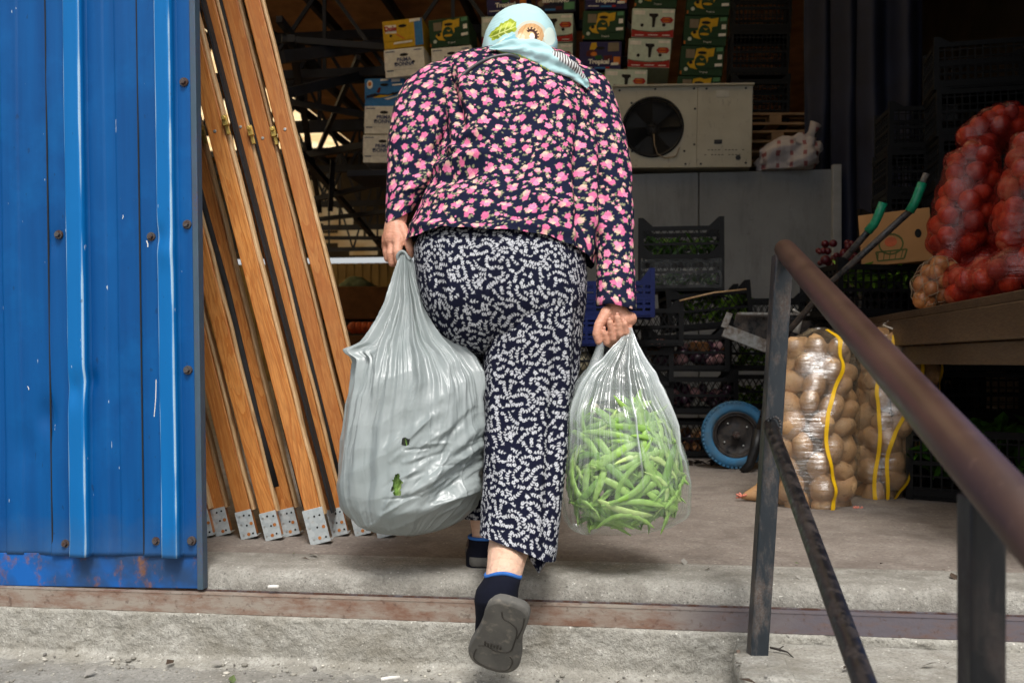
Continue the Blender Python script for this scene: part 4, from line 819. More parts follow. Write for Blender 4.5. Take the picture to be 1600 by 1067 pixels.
# woven sack with red print
g = G('woven_sack'); co = g.co(); sp_ = g.node('ShaderNodeSeparateXYZ'); g.put(sp_.inputs[0], co); wv = g.math('SINE', g.math('MULTIPLY', g.math('ADD', sp_.outputs[0], g.math('MULTIPLY', g.noise(5, co), .06)), 60))
wz = g.math('SINE', g.math('MULTIPLY', sp_.outputs[2], 70)); k = g.math('MULTIPLY', g.ramp(wv, [(.6, 0), (.75, .8)]), g.ramp(wz, [(.2, .2), (.5, 1)])); c = g.mix(k, s(196, 190, 190), s(150, 52, 58)); M['woven'] = g.done(g.bsdf(c, .7, 0, .4, g.bump(g.noise(30, detail=5), .5, .02)))
P, th, T = loft([(1186, 262, 7.9, 6, .02), (1200, 252, 7.9, 20, .1), (1225, 240, 7.9, 30, .16), (1250, 225, 7.9, 30, .15), (1262, 208, 7.9, 15, .08), (1270, 194, 7.9, 4, .02)], 60, 50)
P = np.stack([np.interp(np.arange(50), np.arange(50), P[:, j, c_]) for j in range(60) for c_ in range(3)], -1).reshape(50, 60, 3)
# lying sack: tall at its right end
def blob_grid(c, ax, nu=72, nv=44, seed=1, amp=.1, rot=None, pw=2.4):
    th = np.linspace(0, 2 * np.pi, nu, endpoint=False); ph = np.linspace(-np.pi / 2 + .02, np.pi / 2 - .02, nv); sp = lambda c_: np.sign(c_) * np.abs(c_) ** (2 / pw)
    X = np.stack([sp(np.cos(ph))[:, None] * sp(np.cos(th))[None], sp(np.cos(ph))[:, None] * sp(np.sin(th))[None], np.repeat(sp(np.sin(ph))[:, None], nu, 1)], -1)
    n = fbm(X, 2.2, 4, seed); X = X * (1 + amp * n[..., None]) * np.array(ax)
    if rot is not None: X = X @ np.array(rot.to_matrix()).T
    return X + np.array(c)
vS = (7.95 - O0.y) / math.cos(ANG)
def flat_sack(P): P[..., 2] = np.maximum(P[..., 2], 0); return P
Ps = blob_grid((0, 0, .1), (.27, .17, .16), seed=5, amp=.22, rot=Euler((0, -.35, 0))); Ps[..., 2] = np.maximum(Ps[..., 2], .0)
o = link('woven_sack', gmesh('woven_sack', [Ps], M['woven'])); q = B(fac(1233, vS), vS, CRZ + .004); o.location = q; o.rotation_euler[2] = -ANG; tag(o, 'white woven sack with red print lying right of the cooling unit', 'sack')
m = MB(); q = W(1268, 200, 7.95); m.tube([W(1262, 222, 7.9), W(1268, 208, 7.9), W(1275, 193, 7.9)], [.06, .03, .05], 10, flat=.5); o2 = m.build('sack_neck', M['woven'], None, True); o2.parent = o; o2.matrix_parent_inverse = Matrix.LocRotScale(o.location, o.rotation_euler, None).inverted()
M['tarp'] = simple('navy_tarpaulin', s(30, 36, 58), .7, var=.35, vs=3)
for k, (px, d, w) in enumerate(((1300, 8.2, .42), (1345, 8.0, .45), (1392, 7.8, .5))):
    us_ = np.linspace(-w / 2, w / 2, 30); zs_ = np.linspace(.9 if k else .6, 5.2, 60); P = np.zeros((60, 30, 3)); P[..., 0] = us_[None]; P[..., 2] = zs_[:, None]
    P[..., 1] = .07 * np.sin(us_ * 24 + k)[None] + .06 * fbm(P * np.array([1, 1, .3]), 3, 3, 60 + k)
    o = link('hanging_tarpaulin', gmesh('hanging_tarpaulin', [P], M['tarp'], closed=False)); o.location = Bpx(px, d, 0); o.rotation_euler[2] = -ANG; tag(o, ['dark navy tarpaulin strip nearest the cold room corner', 'middle dark navy tarpaulin strip hanging from the roof', 'dark navy tarpaulin strip beside the tall black crates'][k], 'tarpaulin', 'tarpaulin strips hanging from the roof')
    so_ = o.modifiers.new('t', 'SOLIDIFY'); so_.thickness = .006
# tall crate stacks behind the table
TS = 'tall stacks of black crates behind the table'
for j, (px, d, rz, z0) in enumerate(((1462, 5.25, -ANG, 0), (1395, 5.75, -ANG - .9, 0), (1545, 4.9, -ANG - .1, 0), (1322, 5.6, -ANG - .3, 0))):
    n = (8, 6, 9, 4)[j]; base = W(px, 600, d)
    for k in range(n):
        nm = ['the stack behind the cardboard box', 'the slanting stack by the wheelbarrow handles', 'the stack behind the red onion sacks', 'the low radish stack by the cold room'][j]; od = ['bottom', 'second', 'third', 'fourth', 'fifth', 'sixth', 'seventh', 'eighth', 'ninth'][k]
        t = crate('tall', (base.x + (random.uniform(-.015, .015)), base.y, k * .243), f'{od} crate from the floor in {nm}', rz + random.uniform(-.03, .03), 0, 0, TS)
m = MB(); q = W(1480, 178, 5.22); m.box(q, (.11, .004, .085), Matrix.Rotation(-ANG, 3, 'Z')); tag(m.build('crate_card', simple('grey_card', s(120, 122, 124), .8)), 'grey paper card fixed on an upper black crate', 'card')
# crate of red radishes at the wheelbarrow handles
balls('red_radishes', 'dark red radishes in the slanting crate stack behind the barrow handles', 'radishes', W(1325, 395, 5.75), (.36, .22, .14), 50, .022, [simple('radish', s(96, 24, 34), .4, var=.3)])

# ------------------------------------------------------------------ table
M['tablewood'] = mk_wood('table_wood', s(104, 80, 56), s(84, 64, 44), s(50, 38, 28), 1.2, (1, .07, 1))
TU0 = toB(W(1350, 500, 4.3))[0]; TZ = .735
tb_ = thing('market_table', 'rough brown wooden table carrying red onion sacks at the right', 'table', B(TU0 + .6, 1.2, 0))
def Tb(v, du, z): return B(TU0 + du, v, z)
for j in range(6):
    m = MB(); m.beam(Tb(.24, .115 + j * .22, TZ - .017), Tb(2.28, .115 + j * .22, TZ - .017), .214, .03); m.build('board', M['tablewood'], tb_, bevel=.004)
m = MB(); m.beam(Tb(.24, .02, TZ - .083), Tb(2.2, .02, TZ - .083), .045, .1); m.build('side_rail', M['tablewood'], tb_, bevel=.004)
m = MB(); m.beam(Tb(2.22, -.02, TZ - .083), Tb(2.22, 1.3, TZ - .083), .045, .1); m.build('end_rail', M['tablewood'], tb_, bevel=.004)
m = MB(); m.beam(Tb(.24, .05, TZ - .17), Tb(1.9, .05, TZ - .17), .045, .07); m.build('lower_rail', M['tablewood'], tb_, bevel=.004)
legb = W(1405, 770, 3.97); legb.z = 0; legt = Tb(1.75, .07, TZ - .04)
m = MB(); m.beam(legb, legt, .1, .055, (0, 1, 0)); m.build('leg', M['tablewood'], tb_, bevel=.004)
for v, du_ in ((2.1, 1.2), (.4, 1.2), (.4, .1)):
    m = MB(); m.beam(Tb(v, du_, 0), Tb(v, du_, TZ - .04), .09, .06, (0, 1, 0)); m.build('leg', M['tablewood'], tb_, bevel=.004)
tk = thing('storage_crate', 'black crate of green peppers on the floor under the table', 'crate', (0, 0, 0))
tk.location = W(1530, 792, 3.62); tk.location.z = .002; tk.rotation_euler[2] = -ANG - .5
for n, me in CR['tall']: link(n, me, tk)
tk.scale = (1.05, 1.15, 1.15)
leaves('pepper_leaves', 'green peppers and leaves heaped in the crate under the table', 'peppers', tk.location + Vector((.06, .17, .2)), (.42, .32, .2), 170, M['leafd'], -ANG - .5, .14)

# ------------------------------------------------------------------ netted sacks of potatoes and onions
def vspline(pts, n):
    A = np.array(pts, float); t = np.linspace(0, len(A) - 1, n); i = np.clip(t.astype(int), 0, len(A) - 2); x = (t - i)[:, None]
    p0 = A[np.maximum(i - 1, 0)]; p1 = A[i]; p2_ = A[i + 1]; p3 = A[np.minimum(i + 2, len(A) - 1)]
    return .5 * ((2 * p1) + (-p0 + p2_) * x + (2 * p0 - 5 * p1 + 4 * p2_ - p3) * x ** 2 + (-p0 + 3 * p1 - 3 * p2_ + p3) * x ** 3)
class Sack:
    def __init__(self, rows, ref=(1, 0, 0), nv=110, nu=120):   # rows: x, y, z, radius along ref, radius across
        self.rows = vspline(rows, nv); C = self.rows[:, :3]; self.nv, self.nu = nv, nu
        Tn = np.gradient(C, axis=0); Tn /= np.linalg.norm(Tn, axis=1)[:, None]; r = np.array(ref, float)
        X = r[None] - Tn * (Tn @ r)[:, None]; X /= np.linalg.norm(X, axis=1)[:, None]; self.C, self.X, self.Y = C, X, np.cross(Tn, X)
        self.len = np.concatenate([[0], np.cumsum(np.linalg.norm(np.diff(C, axis=0), axis=1))])
        self.th = np.linspace(0, 2 * np.pi, nu, endpoint=False)
    def at(self, l, a, inset=0):
        i = int(np.clip(np.searchsorted(self.len, l), 0, self.nv - 1)); ra, rb = self.rows[i, 3:5]
        ra = max(ra - inset, .004); rb = max(rb - inset, .004)
        return Vector(self.C[i] + self.X[i] * math.cos(a) * ra + self.Y[i] * math.sin(a) * rb), ra, rb
    def pack(self, r, gap=1.62):                             # centres of a layer just inside the net
        out = []; l = r * .8; row = 0
        while l < self.len[-1] - r * .5:
            _, ra, rb = self.at(l, 0, r); per = math.pi * (ra + rb); n = max(1, int(per / (r * gap * 1.12)))
            for k in range(n):
                a = 2 * math.pi * (k + .5 * (row % 2) + random.uniform(-.22, .22)) / n; p, _, _ = self.at(l + random.uniform(-.3, .3) * r, a, r * random.uniform(.92, 1.12)); out.append((p, a))
            l += r * gap * .95; row += 1
        return out
    def wrap(self, items, pad=.002, tight=.93, blur=4):
        dirs = self.X[:, None] * np.cos(self.th)[None, :, None] + self.Y[:, None] * np.sin(self.th)[None, :, None]
        base = np.sqrt(1 / ((np.cos(self.th)[None] / self.rows[:, 3:4]) ** 2 + (np.sin(self.th)[None] / self.rows[:, 4:5]) ** 2)); rad = base * tight
        for c, r in items:
            rel = np.array(c)[None] - self.C; b = np.einsum('vk,vuk->vu', rel, dirs); cc = (rel ** 2).sum(1)[:, None] - r * r; disc = b * b - cc
            t = np.where(disc > 0, b + np.sqrt(np.maximum(disc, 0)), 0); rad = np.maximum(rad, np.minimum(t, base * 1.2))
        for _ in range(blur):
            rad = (rad + np.roll(rad, 1, 1) + np.roll(rad, -1, 1)) / 3; q = np.pad(rad, ((1, 1), (0, 0)), 'edge'); rad = (q[:-2] + q[1:-1] + q[2:]) / 3
        self.rad = rad + pad; self.dirs = dirs
        return self.C[:, None] + dirs * self.rad[..., None]
def lumpy(name, ax, mat, seed, amp=.06, nu=16, nv=11, pw=2.0):
    return gmesh(name, [blob_grid((0, 0, 0), ax, nu, nv, seed, amp, pw=pw)], mat)
def mk_net(name, col, tr, white=.0, rough=.3, ws=900, gloss=.1):
    g = G(name); tb = g.node('ShaderNodeBsdfTransparent'); g.put(tb.inputs[0], tr); wr2 = g.bump(g.noise(30, g.co((.3, .3, 2.2)), 4, .6), .75, .012); b = g.bsdf(col, rough, 0, .8, wr2)
    co = g.co(); n = g.noise(ws, co, 1, .4); n2 = g.noise(9, co, 3); f = g.math('ADD', g.ramp(n, [(.35, .06), (.65, .30)]), g.math('MULTIPLY', g.ramp(n2, [(.4, 0), (.7, 1)]), white))
    gl = g.node('ShaderNodeBsdfGlossy'); gl.inputs['Roughness'].default_value = rough; g.put(gl.inputs['Normal'], wr2); m0 = g.node('ShaderNodeMixShader'); m0.inputs[0].default_value = gloss; g.t.links.new(b, m0.inputs[1]); g.t.links.new(gl.outputs[0], m0.inputs[2])
    mx = g.node('ShaderNodeMixShader'); g.put(mx.inputs[0], f); g.t.links.new(tb.outputs[0], mx.inputs[1]); g.t.links.new(m0.outputs[0], mx.inputs[2]); return g.done(mx.outputs[0])
M['net'] = mk_net('clear_net', s(206, 190, 164), (.97, .95, .92), .25, .24, 700, .62); M['rednet'] = mk_net('red_net', s(172, 32, 28), (.96, .54, .46), .2, .38, 260, .2)
g = G('potato_skin'); c = g.mix(g.ramp(g.noise(18, detail=6), [(.35, 0), (.7, 1)]), s(184, 142, 98), s(208, 172, 128)); c = g.mix(g.ramp(g.noise(60, detail=5), [(.58, 0), (.7, .7)]), c, s(128, 92, 60)); c = g.mix(g.math('MULTIPLY', g.rand(), .45), c, s(156, 114, 74)); M['potato'] = g.done(g.bsdf(c, .55, 0, .4, g.bump(g.noise(70, detail=4), .25, .003)))
g = G('onion_skin'); co = g.co((1, 1, .12)); c = g.mix(g.ramp(g.noise(70, co, 4), [(.35, 0), (.7, 1)]), s(176, 70, 46), s(208, 120, 80)); c = g.mix(g.math('MULTIPLY', g.rand(), .6), c, s(96, 28, 28)); M['onion'] = g.done(g.bsdf(c, .3, 0, .5))
g = G('gold_onion_skin'); co = g.co((1, 1, .12)); c = g.mix(g.ramp(g.noise(70, co, 4), [(.35, 0), (.7, 1)]), s(168, 98, 48), s(206, 146, 84)); c = g.mix(g.math('MULTIPLY', g.rand(), .5), c, s(150, 84, 50)); M['gold'] = g.done(g.bsdf(c, .3, 0, .5))
M['faint'] = mk_net('faint_net', s(150, 100, 60), (.99, .98, .97), .0, .5, 400)
M['yellow'] = simple('yellow_stripe', s(240, 190, 16), .5, var=.08); M['pinkend'] = simple('pink_yarn', s(214, 130, 110), .7)
POT = [lumpy('potato', (.064, .048, .045), M['potato'], k, .09) for k in range(5)]; ONI = [lumpy('onion', (.043, .043, .038), M['onion'], 30 + k, .05) for k in range(4)]; GON = [lumpy('onion', (.034, .034, .031), M['gold'], 40 + k, .05) for k in range(3)]
def fill(sk, meshes, r, name, label, cat, group, keep=lambda p, a: True, gap=1.62, flat=False, wf=1.16):
    it = []
    for p, a in sk.pack(r, gap):
        it.append((p, r * wf))
        if not keep(p, a): continue
        o = link(name, random.choice(meshes)); o.location = p; q = random.uniform(.78, 1.1); o.scale = (q, q, q)
        o.rotation_euler = (random.uniform(-.5, .5), random.uniform(-.6, .6), random.uniform(-.6, .6)) if flat else (random.uniform(0, 6), random.uniform(0, 6), random.uniform(0, 6)); tag(o, label, cat, group)
    return it
def stripe(sk, P, a0, wig, wid, name, mat, parent, i0=4, i1=-4, seed=0):
    idx = range(*slice(i0, i1).indices(sk.nv)); G_ = np.zeros((len(idx), 3, 3))
    for n, i in enumerate(idx):
        a = a0 + wig * math.sin(i * .07 + seed) + .4 * wig * math.sin(i * .17 + seed * 2)
        for j in range(3):
            q = (a + (j - 1) * wid / sk.rad[i].mean()) % (2 * math.pi); f = q / (2 * math.pi) * sk.nu; k0 = int(f) % sk.nu; k1 = (k0 + 1) % sk.nu; x = f - int(f); r = sk.rad[i, k0] * (1 - x) + sk.rad[i, k1] * x + .006
            G_[n, j] = sk.C[i] + (sk.X[i] * math.cos(q) + sk.Y[i] * math.sin(q)) * r
    return link(name, gmesh(name, [G_], mat, closed=False), parent)
def nsack(name, label, rows, meshes, r, iname, ilabel, icat, igroup, net, ref=(1, 0, 0), stripes=(), keep=lambda p, a: True, gap=1.62, flat=False, group=None):
    sk = Sack(rows, ref); it = fill(sk, meshes, r, iname, ilabel, icat, igroup, keep, gap, flat); P = sk.wrap(it)
    t = thing(name, label, 'sack', Vector(rows[0][:3]), group=group); off = np.array(t.location); o = link('net', gmesh('net', [P - off], net), t)
    for (a0, wig, wid, sd) in stripes: 
        so = stripe(sk, P, a0, wig, wid, 'stripe', M['yellow'], t, seed=sd)
        me = so.data; me.transform(Matrix.Translation(-t.location))
    return t, sk
def row(px, py, d, rx, ry): p = W(px, py, d); return (p.x, p.y, p.z, rx, ry)
cside = lambda p, a: True
# front potato sack, standing and slightly bulging
t, sk = nsack('potato_sack', 'front clear net sack of potatoes with one yellow stripe, right of the post', [row(1262, 806, 3.62, .02, .02), row(1265, 792, 3.62, .13, .11), row(1264, 755, 3.63, .172, .15), row(1266, 690, 3.64, .176, .155), row(1270, 620, 3.66, .168, .15), row(1276, 570, 3.68, .155, .14), row(1278, 535, 3.69, .12, .11), row(1276, 512, 3.69, .03, .03)],
    POT, .05, 'potato', 'brown potato inside the front clear net sack', 'potato', 'potatoes in the front sack', M['net'], stripes=((-math.pi / 2 + .28, .16, .0075, 1.2),), gap=1.55)
t2, sk2 = nsack('potato_sack', 'rear clear net sack of potatoes with yellow stripes, leaning by the table leg', [row(1368, 790, 3.86, .02, .02), row(1368, 772, 3.86, .1, .1), row(1376, 720, 3.87, .12, .13), row(1388, 655, 3.88, .14, .14), row(1402, 600, 3.9, .165, .14), row(1406, 550, 3.92, .178, .14), row(1400, 522, 3.94, .15, .1), row(1384, 502, 3.95, .03, .03)],
    POT, .05, 'potato', 'brown potato inside the rear clear net sack', 'potato', 'potatoes in the rear sack', M['net'], stripes=((-math.pi / 2 + .1, .22, .007, 2.5), (-math.pi / 2 + .75, .2, .007, 4.0), (-math.pi / 2 - .55, .2, .007, .5)), gap=1.55)
# tied tail of the front sack on the floor
q = W(1186, 776, 3.72); q.z = .03; t3 = thing('sack_corner', 'knotted corner of net sack with a yellow band, on the floor by the post', 'sack corner', q)
m = MB(); m.tube([q + Vector((.1, 0, .01)), q + Vector((.05, 0, .012)), q, q + Vector((-.045, 0, -.008)), q + Vector((-.07, 0, -.016))], [.05, .042, .036, .018, .006], 16); m.build('net', M['potato'], t3, True)
m = MB(); m.tube([q + Vector((.012, -.001, .002)), q + Vector((-.004, -.001, .001))], [.0395, .0375], 16); m.build('stripe', M['yellow'], t3, True)
for (px, py, d) in ((1160, 776, 3.72), (1343, 797, 3.55)):
    p = W(px, py, d); m = MB()
    for k in range(7): m.tube([p, p + Vector((random.uniform(-.03, .01), random.uniform(-.02, .01), random.uniform(-.004, .016)))], .004, 6)
    tag(m.build('yarn_end', M['pinkend'], smooth=True), 'frayed pink yarn end at the knotted sack corner by the post' if px < 1200 else 'frayed pink yarn end at the foot of the front potato sack', 'yarn')
m = MB(); m.tube([W(1418, 520, 3.8), W(1432, 524, 3.78), W(1424, 540, 3.78), W(1440, 556, 3.77), W(1438, 568, 3.77)], .0035, 6); m.tube([W(1380, 508, 3.85), W(1400, 516, 3.8), W(1418, 520, 3.8)], .0035, 6)
M['string'] = simple('white_string', s(210, 206, 196), .8, var=.1); tag(m.build('tie_string', M['string'], smooth=True), 'loose white string on the top of the rear potato sack', 'string')
# onion sacks on the table
OG = 'red net onion sacks on the table'
def on(label, rows, il, ig, keep=cside, ref=(1, 0, 0)): return nsack('onion_sack', label, rows, ONI, .041, 'onion', il, 'onion', ig, M['rednet'], ref, (), keep, 1.7, group=OG)
on('large upright red net onion sack leaning against the cardboard box', [row(1462, 408, 3.62, .015, .015), row(1478, 396, 3.62, .075, .08), row(1496, 360, 3.64, .108, .11), row(1512, 310, 3.66, .118, .11), row(1520, 265, 3.68, .108, .1), row(1522, 238, 3.7, .085, .08), row(1506, 222, 3.7, .02, .02)], 'red onion inside the large upright net sack', 'onions in the large upright sack')
on('red net onion sack at the picture edge beside the large upright one', [row(1566, 400, 3.3, .015, .015), row(1576, 388, 3.3, .06, .08), row(1602, 330, 3.3, .105, .11), row(1620, 270, 3.32, .11, .11), row(1626, 215, 3.34, .09, .09), row(1620, 190, 3.34, .02, .02)], 'red onion inside the net sack at the picture edge', 'onions in the sack at the picture edge')
on('dim red net onion sack highest up behind the upright ones', [row(1498, 232, 4.05, .02, .02), row(1516, 222, 4.05, .08, .09), row(1548, 208, 4.05, .1, .1), row(1580, 194, 4.05, .1, .1), row(1610, 182, 4.05, .02, .02)], 'red onion inside the dim sack highest up', 'onions in the highest sack', ref=(0, 0, 1))
on('shaded red net onion sack lying under the upright ones', [row(1518, 400, 3.72, .02, .02), row(1540, 392, 3.72, .075, .1), row(1580, 384, 3.7, .085, .11), row(1630, 380, 3.7, .085, .11), row(1670, 380, 3.7, .02, .02)], 'red onion inside the shaded lying sack', 'onions in the shaded lying sack', ref=(0, 0, 1))
on('red net onion sack lying along the table front edge', [row(1478, 452, 3.42, .03, .03), row(1495, 446, 3.4, .075, .085), row(1525, 444, 3.36, .075, .09), row(1560, 432, 3.28, .08, .09), row(1600, 418, 3.2, .085, .09), row(1650, 412, 3.15, .02, .02)], 'red onion inside the sack lying along the table edge', 'onions in the sack along the table edge', ref=(0, 0, 1))
on('red net onion sack lying behind the golden onions', [row(1462, 428, 3.7, .03, .03), row(1480, 420, 3.7, .07, .08), row(1510, 420, 3.66, .075, .085), row(1550, 418, 3.6, .07, .08), row(1580, 418, 3.6, .02, .02)], 'red onion inside the sack behind the golden onions', 'onions in the sack behind the golden onions', ref=(0, 0, 1))
gt, gs = nsack('onion_bag', 'white string net of golden onions at the table end', [row(1440, 480, 3.5, .01, .01), row(1448, 466, 3.5, .06, .06), row(1462, 444, 3.5, .082, .08), row(1476, 418, 3.5, .06, .06), row(1484, 404, 3.5, .01, .01)], GON, .032, 'onion', 'golden onion inside the white string net', 'onion', 'golden onions in the string net', M['faint'], gap=1.5)
for k in range(16):
    a = k / 8 * math.pi * 2; sgn = 1 if k < 8 else -1; m = MB(); pts = []
    for i in range(2, gs.nv - 2, 3):
        q = (a + sgn * i * .022) % (2 * math.pi); kk = int(q / (2 * math.pi) * gs.nu) % gs.nu; pts.append(Vector(gs.C[i] + gs.dirs[i, kk] * (gs.rad[i, kk] + .002)))
    m.tube(pts, .001, 5); m.build('string', M['beige'], gt, True)
# cardboard box on a crate at the far table end
M['card'] = simple('brown_cardboard', s(176, 128, 78), .9, var=.12, vs=6); M['ink_g'] = simple('green_print', s(84, 92, 44), .85)
tc_ = W(1392, 492, 4.32); tc_.z = TZ + .002
crate('tall', tc_, 'black grid crate on the far table end under the cardboard box', -ANG + .25, 0, 0, 'crate on the table'); leaves('green_herbs', 'green herbs showing over the rim of the table crate', 'herbs', tc_ + Vector((-.02, .12, .2)), (.36, .2, .1), 90, M['leafg'], -ANG)
cb = thing('cardboard_box', 'brown cardboard box with a printed basket standing on the table crate', 'box', W(1402, 412, 4.3), (0, R(-4), -ANG - .25)); cbw, cbd, cbh = .30, .30, .235
m = MB(); m.box((0, cbd / 2, cbh / 2), (cbw, cbd, cbh)); m.build('carton_body', M['card'], cb, bevel=.004, local=True)
m = MB(); m.box((0, cbd / 2, cbh + .002), (.012, cbd - .01, .003)); m.build('lid_seam', M['ink_dark'], cb, local=True)
m = MB()
for pts in (ell(-.02, .09, .05, .045, 16), [(-.08, .02), (.03, .02), (.045, .06), (-.085, .06)]):
    n = len(pts)
    for i in range(n):
        a, b = pts[i], pts[(i + 1) % n]; m.beam((a[0], -.0015, a[1]), (b[0], -.0015, b[1]), .007, .002, (0, 1, 0))
for k in range(5): m.beam((-.08 + k * .024, -.0015, .022), (-.076 + k * .026, -.0015, .058), .004, .002, (0, 1, 0))
m.build('print', M['ink_g'], cb, local=True)['kind'] = 'stuff'
m = MB(); m.add([(x, -.002, z) for x, z in ell(-.02, .1, .026, .022, 14)], [tuple(range(14))]); m.build('print', M['orange'], cb, local=True)
m = MB(); m.prism(ell(.095, .125, .014, .02, 14), -.003, .001, Matrix.Rotation(R(90), 4, 'X')); m.build('hand_hole', M['hole'], cb, local=True)

# ------------------------------------------------------------------ wheelbarrow, tipped up on its wheel
wb = thing('wheelbarrow', 'tipped up wheelbarrow with blue tyre and green taped handles', 'wheelbarrow', (W(1148, 673, 4.85).x, 4.85, 0))
g = G('blue_tyre'); c = g.mix(g.ramp(g.noise(14, detail=6), [(.4, 0), (.72, .75)]), s(62, 124, 166), s(84, 96, 96)); M['tyre'] = g.done(g.bsdf(c, .75, 0, .3, g.bump(g.noise(90), .2, .003)))
M['barrow'] = mk_rust('barrow_steel', s(52, 54, 56), s(110, 100, 92), s(66, 52, 44), .5, 14, .5, .35); M['barrow_rim'] = mk_rust('barrow_bare_rim', s(150, 152, 150), s(96, 86, 78), s(120, 110, 100), .35, 18, .6, .4)
wc = W(1149, 673, 4.85); wr_ = .172; wc.z = wr_
TW = Matrix.Translation(wc) @ Matrix.Rotation(-.1, 4, 'Z') @ Matrix.Rotation(R(90), 4, 'X')
m = MB(); prof = [(wr_ - .055 + .0, .03), (wr_ - .04, .04), (wr_ - .015, .036), (wr_ - .004, .022), (wr_, 0), (wr_ - .004, -.022), (wr_ - .015, -.036), (wr_ - .04, -.04), (wr_ - .055, -.03)]
m.lathe(prof, 64, TW, closed=True)
tyre = m.build('wheel', M['tyre'], wb, True)
m = MB()
for k in range(48):
    a = 2 * math.pi * k / 48
    for s_ in (-1, 1): m.box(TW @ Vector((math.cos(a) * (wr_ - .008), math.sin(a) * (wr_ - .008), s_ * .03)), (.008, .012, .02), (TW.to_3x3() @ Matrix.Rotation(a, 3, 'Z')))
m.build('tread', M['tyre'], tyre)
M['rimd'] = mk_rust('wheel_rim', s(44, 44, 46), s(84, 78, 72), s(60, 50, 44), .4, 20, .5, .4)
m = MB(); m.lathe([(0, .012), (.03, .014), (.05, .006), (.085, .004), (.105, .022), (.117, .03), (.119, .02), (.119, -.02)], 48, TW); m.lathe([(.092, .0145), (.1, .02), (.104, .017), (.096, .01)], 48, TW, closed=True); rimo = m.build('rim', M['rimd'], tyre, True)
m = MB(); m.lathe([(0, .05), (.018, .05), (.02, .045), (.02, .0)], 6, TW); m.lathe([(0, .065), (.009, .065), (.009, .04)], 10, TW); m.build('axle_nut', M['bolt'], tyre)
for k in range(4):
    a = k * math.pi / 2 + .6; m = MB(); m.sphere(TW @ Vector((.068 * math.cos(a), .068 * math.sin(a), .008)), .006, 8, 6); m.build('rim_bolt', M['screw'], rimo, True)
# frame tubes up to the handles
A1, A2 = W(1180, 640, 4.95), W(1235, 560, 4.75)
h1 = [W(1190, 650, 5.05), W(1240, 530, 4.8), W(1290, 438, 4.5), W(1358, 360, 4.2)]; h2 = [W(1180, 690, 4.72), W(1230, 520, 4.45), W(1296, 444, 4.25), W(1424, 328, 4.0)]
for hp in (h1, h2): m = MB(); m.tube(hp, .015, 12); m.build('frame_tube', M['barrow'], wb, True)
M['tape'] = simple('green_tape', s(14, 132, 96), .4, var=.2, vs=60)
for hp in ([W(1356, 362, 4.2), W(1366, 350, 4.18), W(1373, 335, 4.17), W(1380, 317, 4.16)], [W(1421, 331, 4.0), W(1430, 316, 3.99), W(1436, 300, 3.98), W(1441, 287, 3.98)]): m = MB(); m.tube(hp, .0195, 12); m.build('grip', M['tape'], wb, True)
m = MB(); m.tube([W(1441, 287, 3.98), W(1447, 272, 3.98)], .013, 10); m.build('bare_handle_end', M['barrow_rim'], wb, True)
# tray: shallow pan, nose pointing left, back plate up right
nose = [W(1128, 498, 4.7), W(1136, 490, 5.12)]
def shell(name, pts, mat, th_=.006, par=wb):
    m = MB(); m.add(pts, [tuple(range(len(pts)))]); o = m.build(name, mat, par); q = o.modifiers.new('t', 'SOLIDIFY'); q.thickness = th_; return o
a, b = W(1131, 516, 4.62), W(1136, 488, 4.62); c, d = W(1345, 450, 4.6), W(1300, 600, 4.66)
shell('tray_side', [W(1150, 490, 4.6), W(1144, 520, 4.62), W(1212, 560, 4.66), W(1300, 600, 4.66), W(1318, 560, 4.62), W(1335, 510, 4.6)], M['barrow'])
shell('tray_floor', [W(1144, 520, 4.62), W(1300, 600, 4.66), W(1300, 585, 5.0), W(1150, 512, 5.05)], M['barrow'])
shell('tray_side', [W(1155, 488, 5.05), W(1150, 512, 5.05), W(1300, 585, 5.0), W(1335, 500, 5.0)], M['barrow'])
shell('tray_back', [W(1262, 480, 4.62), W(1300, 600, 4.66), W(1336, 515, 4.62), W(1345, 470, 4.62), W(1340, 450, 4.66), W(1326, 447, 4.7), W(1290, 462, 4.72)], M['barrow'])
m = MB(); m.tube([W(1336, 520, 4.6), W(1343, 490, 4.6), W(1345, 465, 4.61), W(1339, 450, 4.64), W(1326, 447, 4.68), W(1290, 462, 4.7)], .009, 10); m.build('tray_rim', M['barrow_rim'], wb, True)
m = MB(); m.beam(W(1131, 516, 4.58), W(1215, 548, 4.6), .012, .06, (0, 0, 1)); m.build('nose_lip', M['barrow_rim'], wb, bevel=.002)
m = MB(); m.beam(W(1152, 490, 4.585), W(1330, 492, 4.585), .01, .012); m.build('tray_rim', M['barrow_rim'], wb, bevel=.002)
m = MB(); m.beam(W(1131, 512, 4.575), W(1140, 489, 4.575), .03, .012, (0, 1, 0)); m.build('nose_lip', M['barrow_rim'], wb, bevel=.002)
m = MB(); m.tube([W(1186, 672, 4.7), W(1180, 700, 4.68), W(1172, 725, 4.68), W(1160, 738, 4.68)], [.03, .026, .022, .02], 10); m.build('stand_foot', M['blk'], wb, True)
m = MB(); p = W(1250, 500, 4.5); m.tube([W(1268, 483, 4.5), p + Vector((.02, 0, .03)), p + Vector((.012, 0, .02)), p, p + Vector((-.02, 0, -.06))], [.006, .008, .01, .012, .018], 8, flat=.5); m.tube([p + Vector((0, 0, .03)), p + Vector((-.03, -.01, .045)), p + Vector((-.036, -.01, .05))], .005, 6)
tag(m.build('rag_tie', M['string'], smooth=True), 'white rag strip knotted round the barrow handle', 'rag')
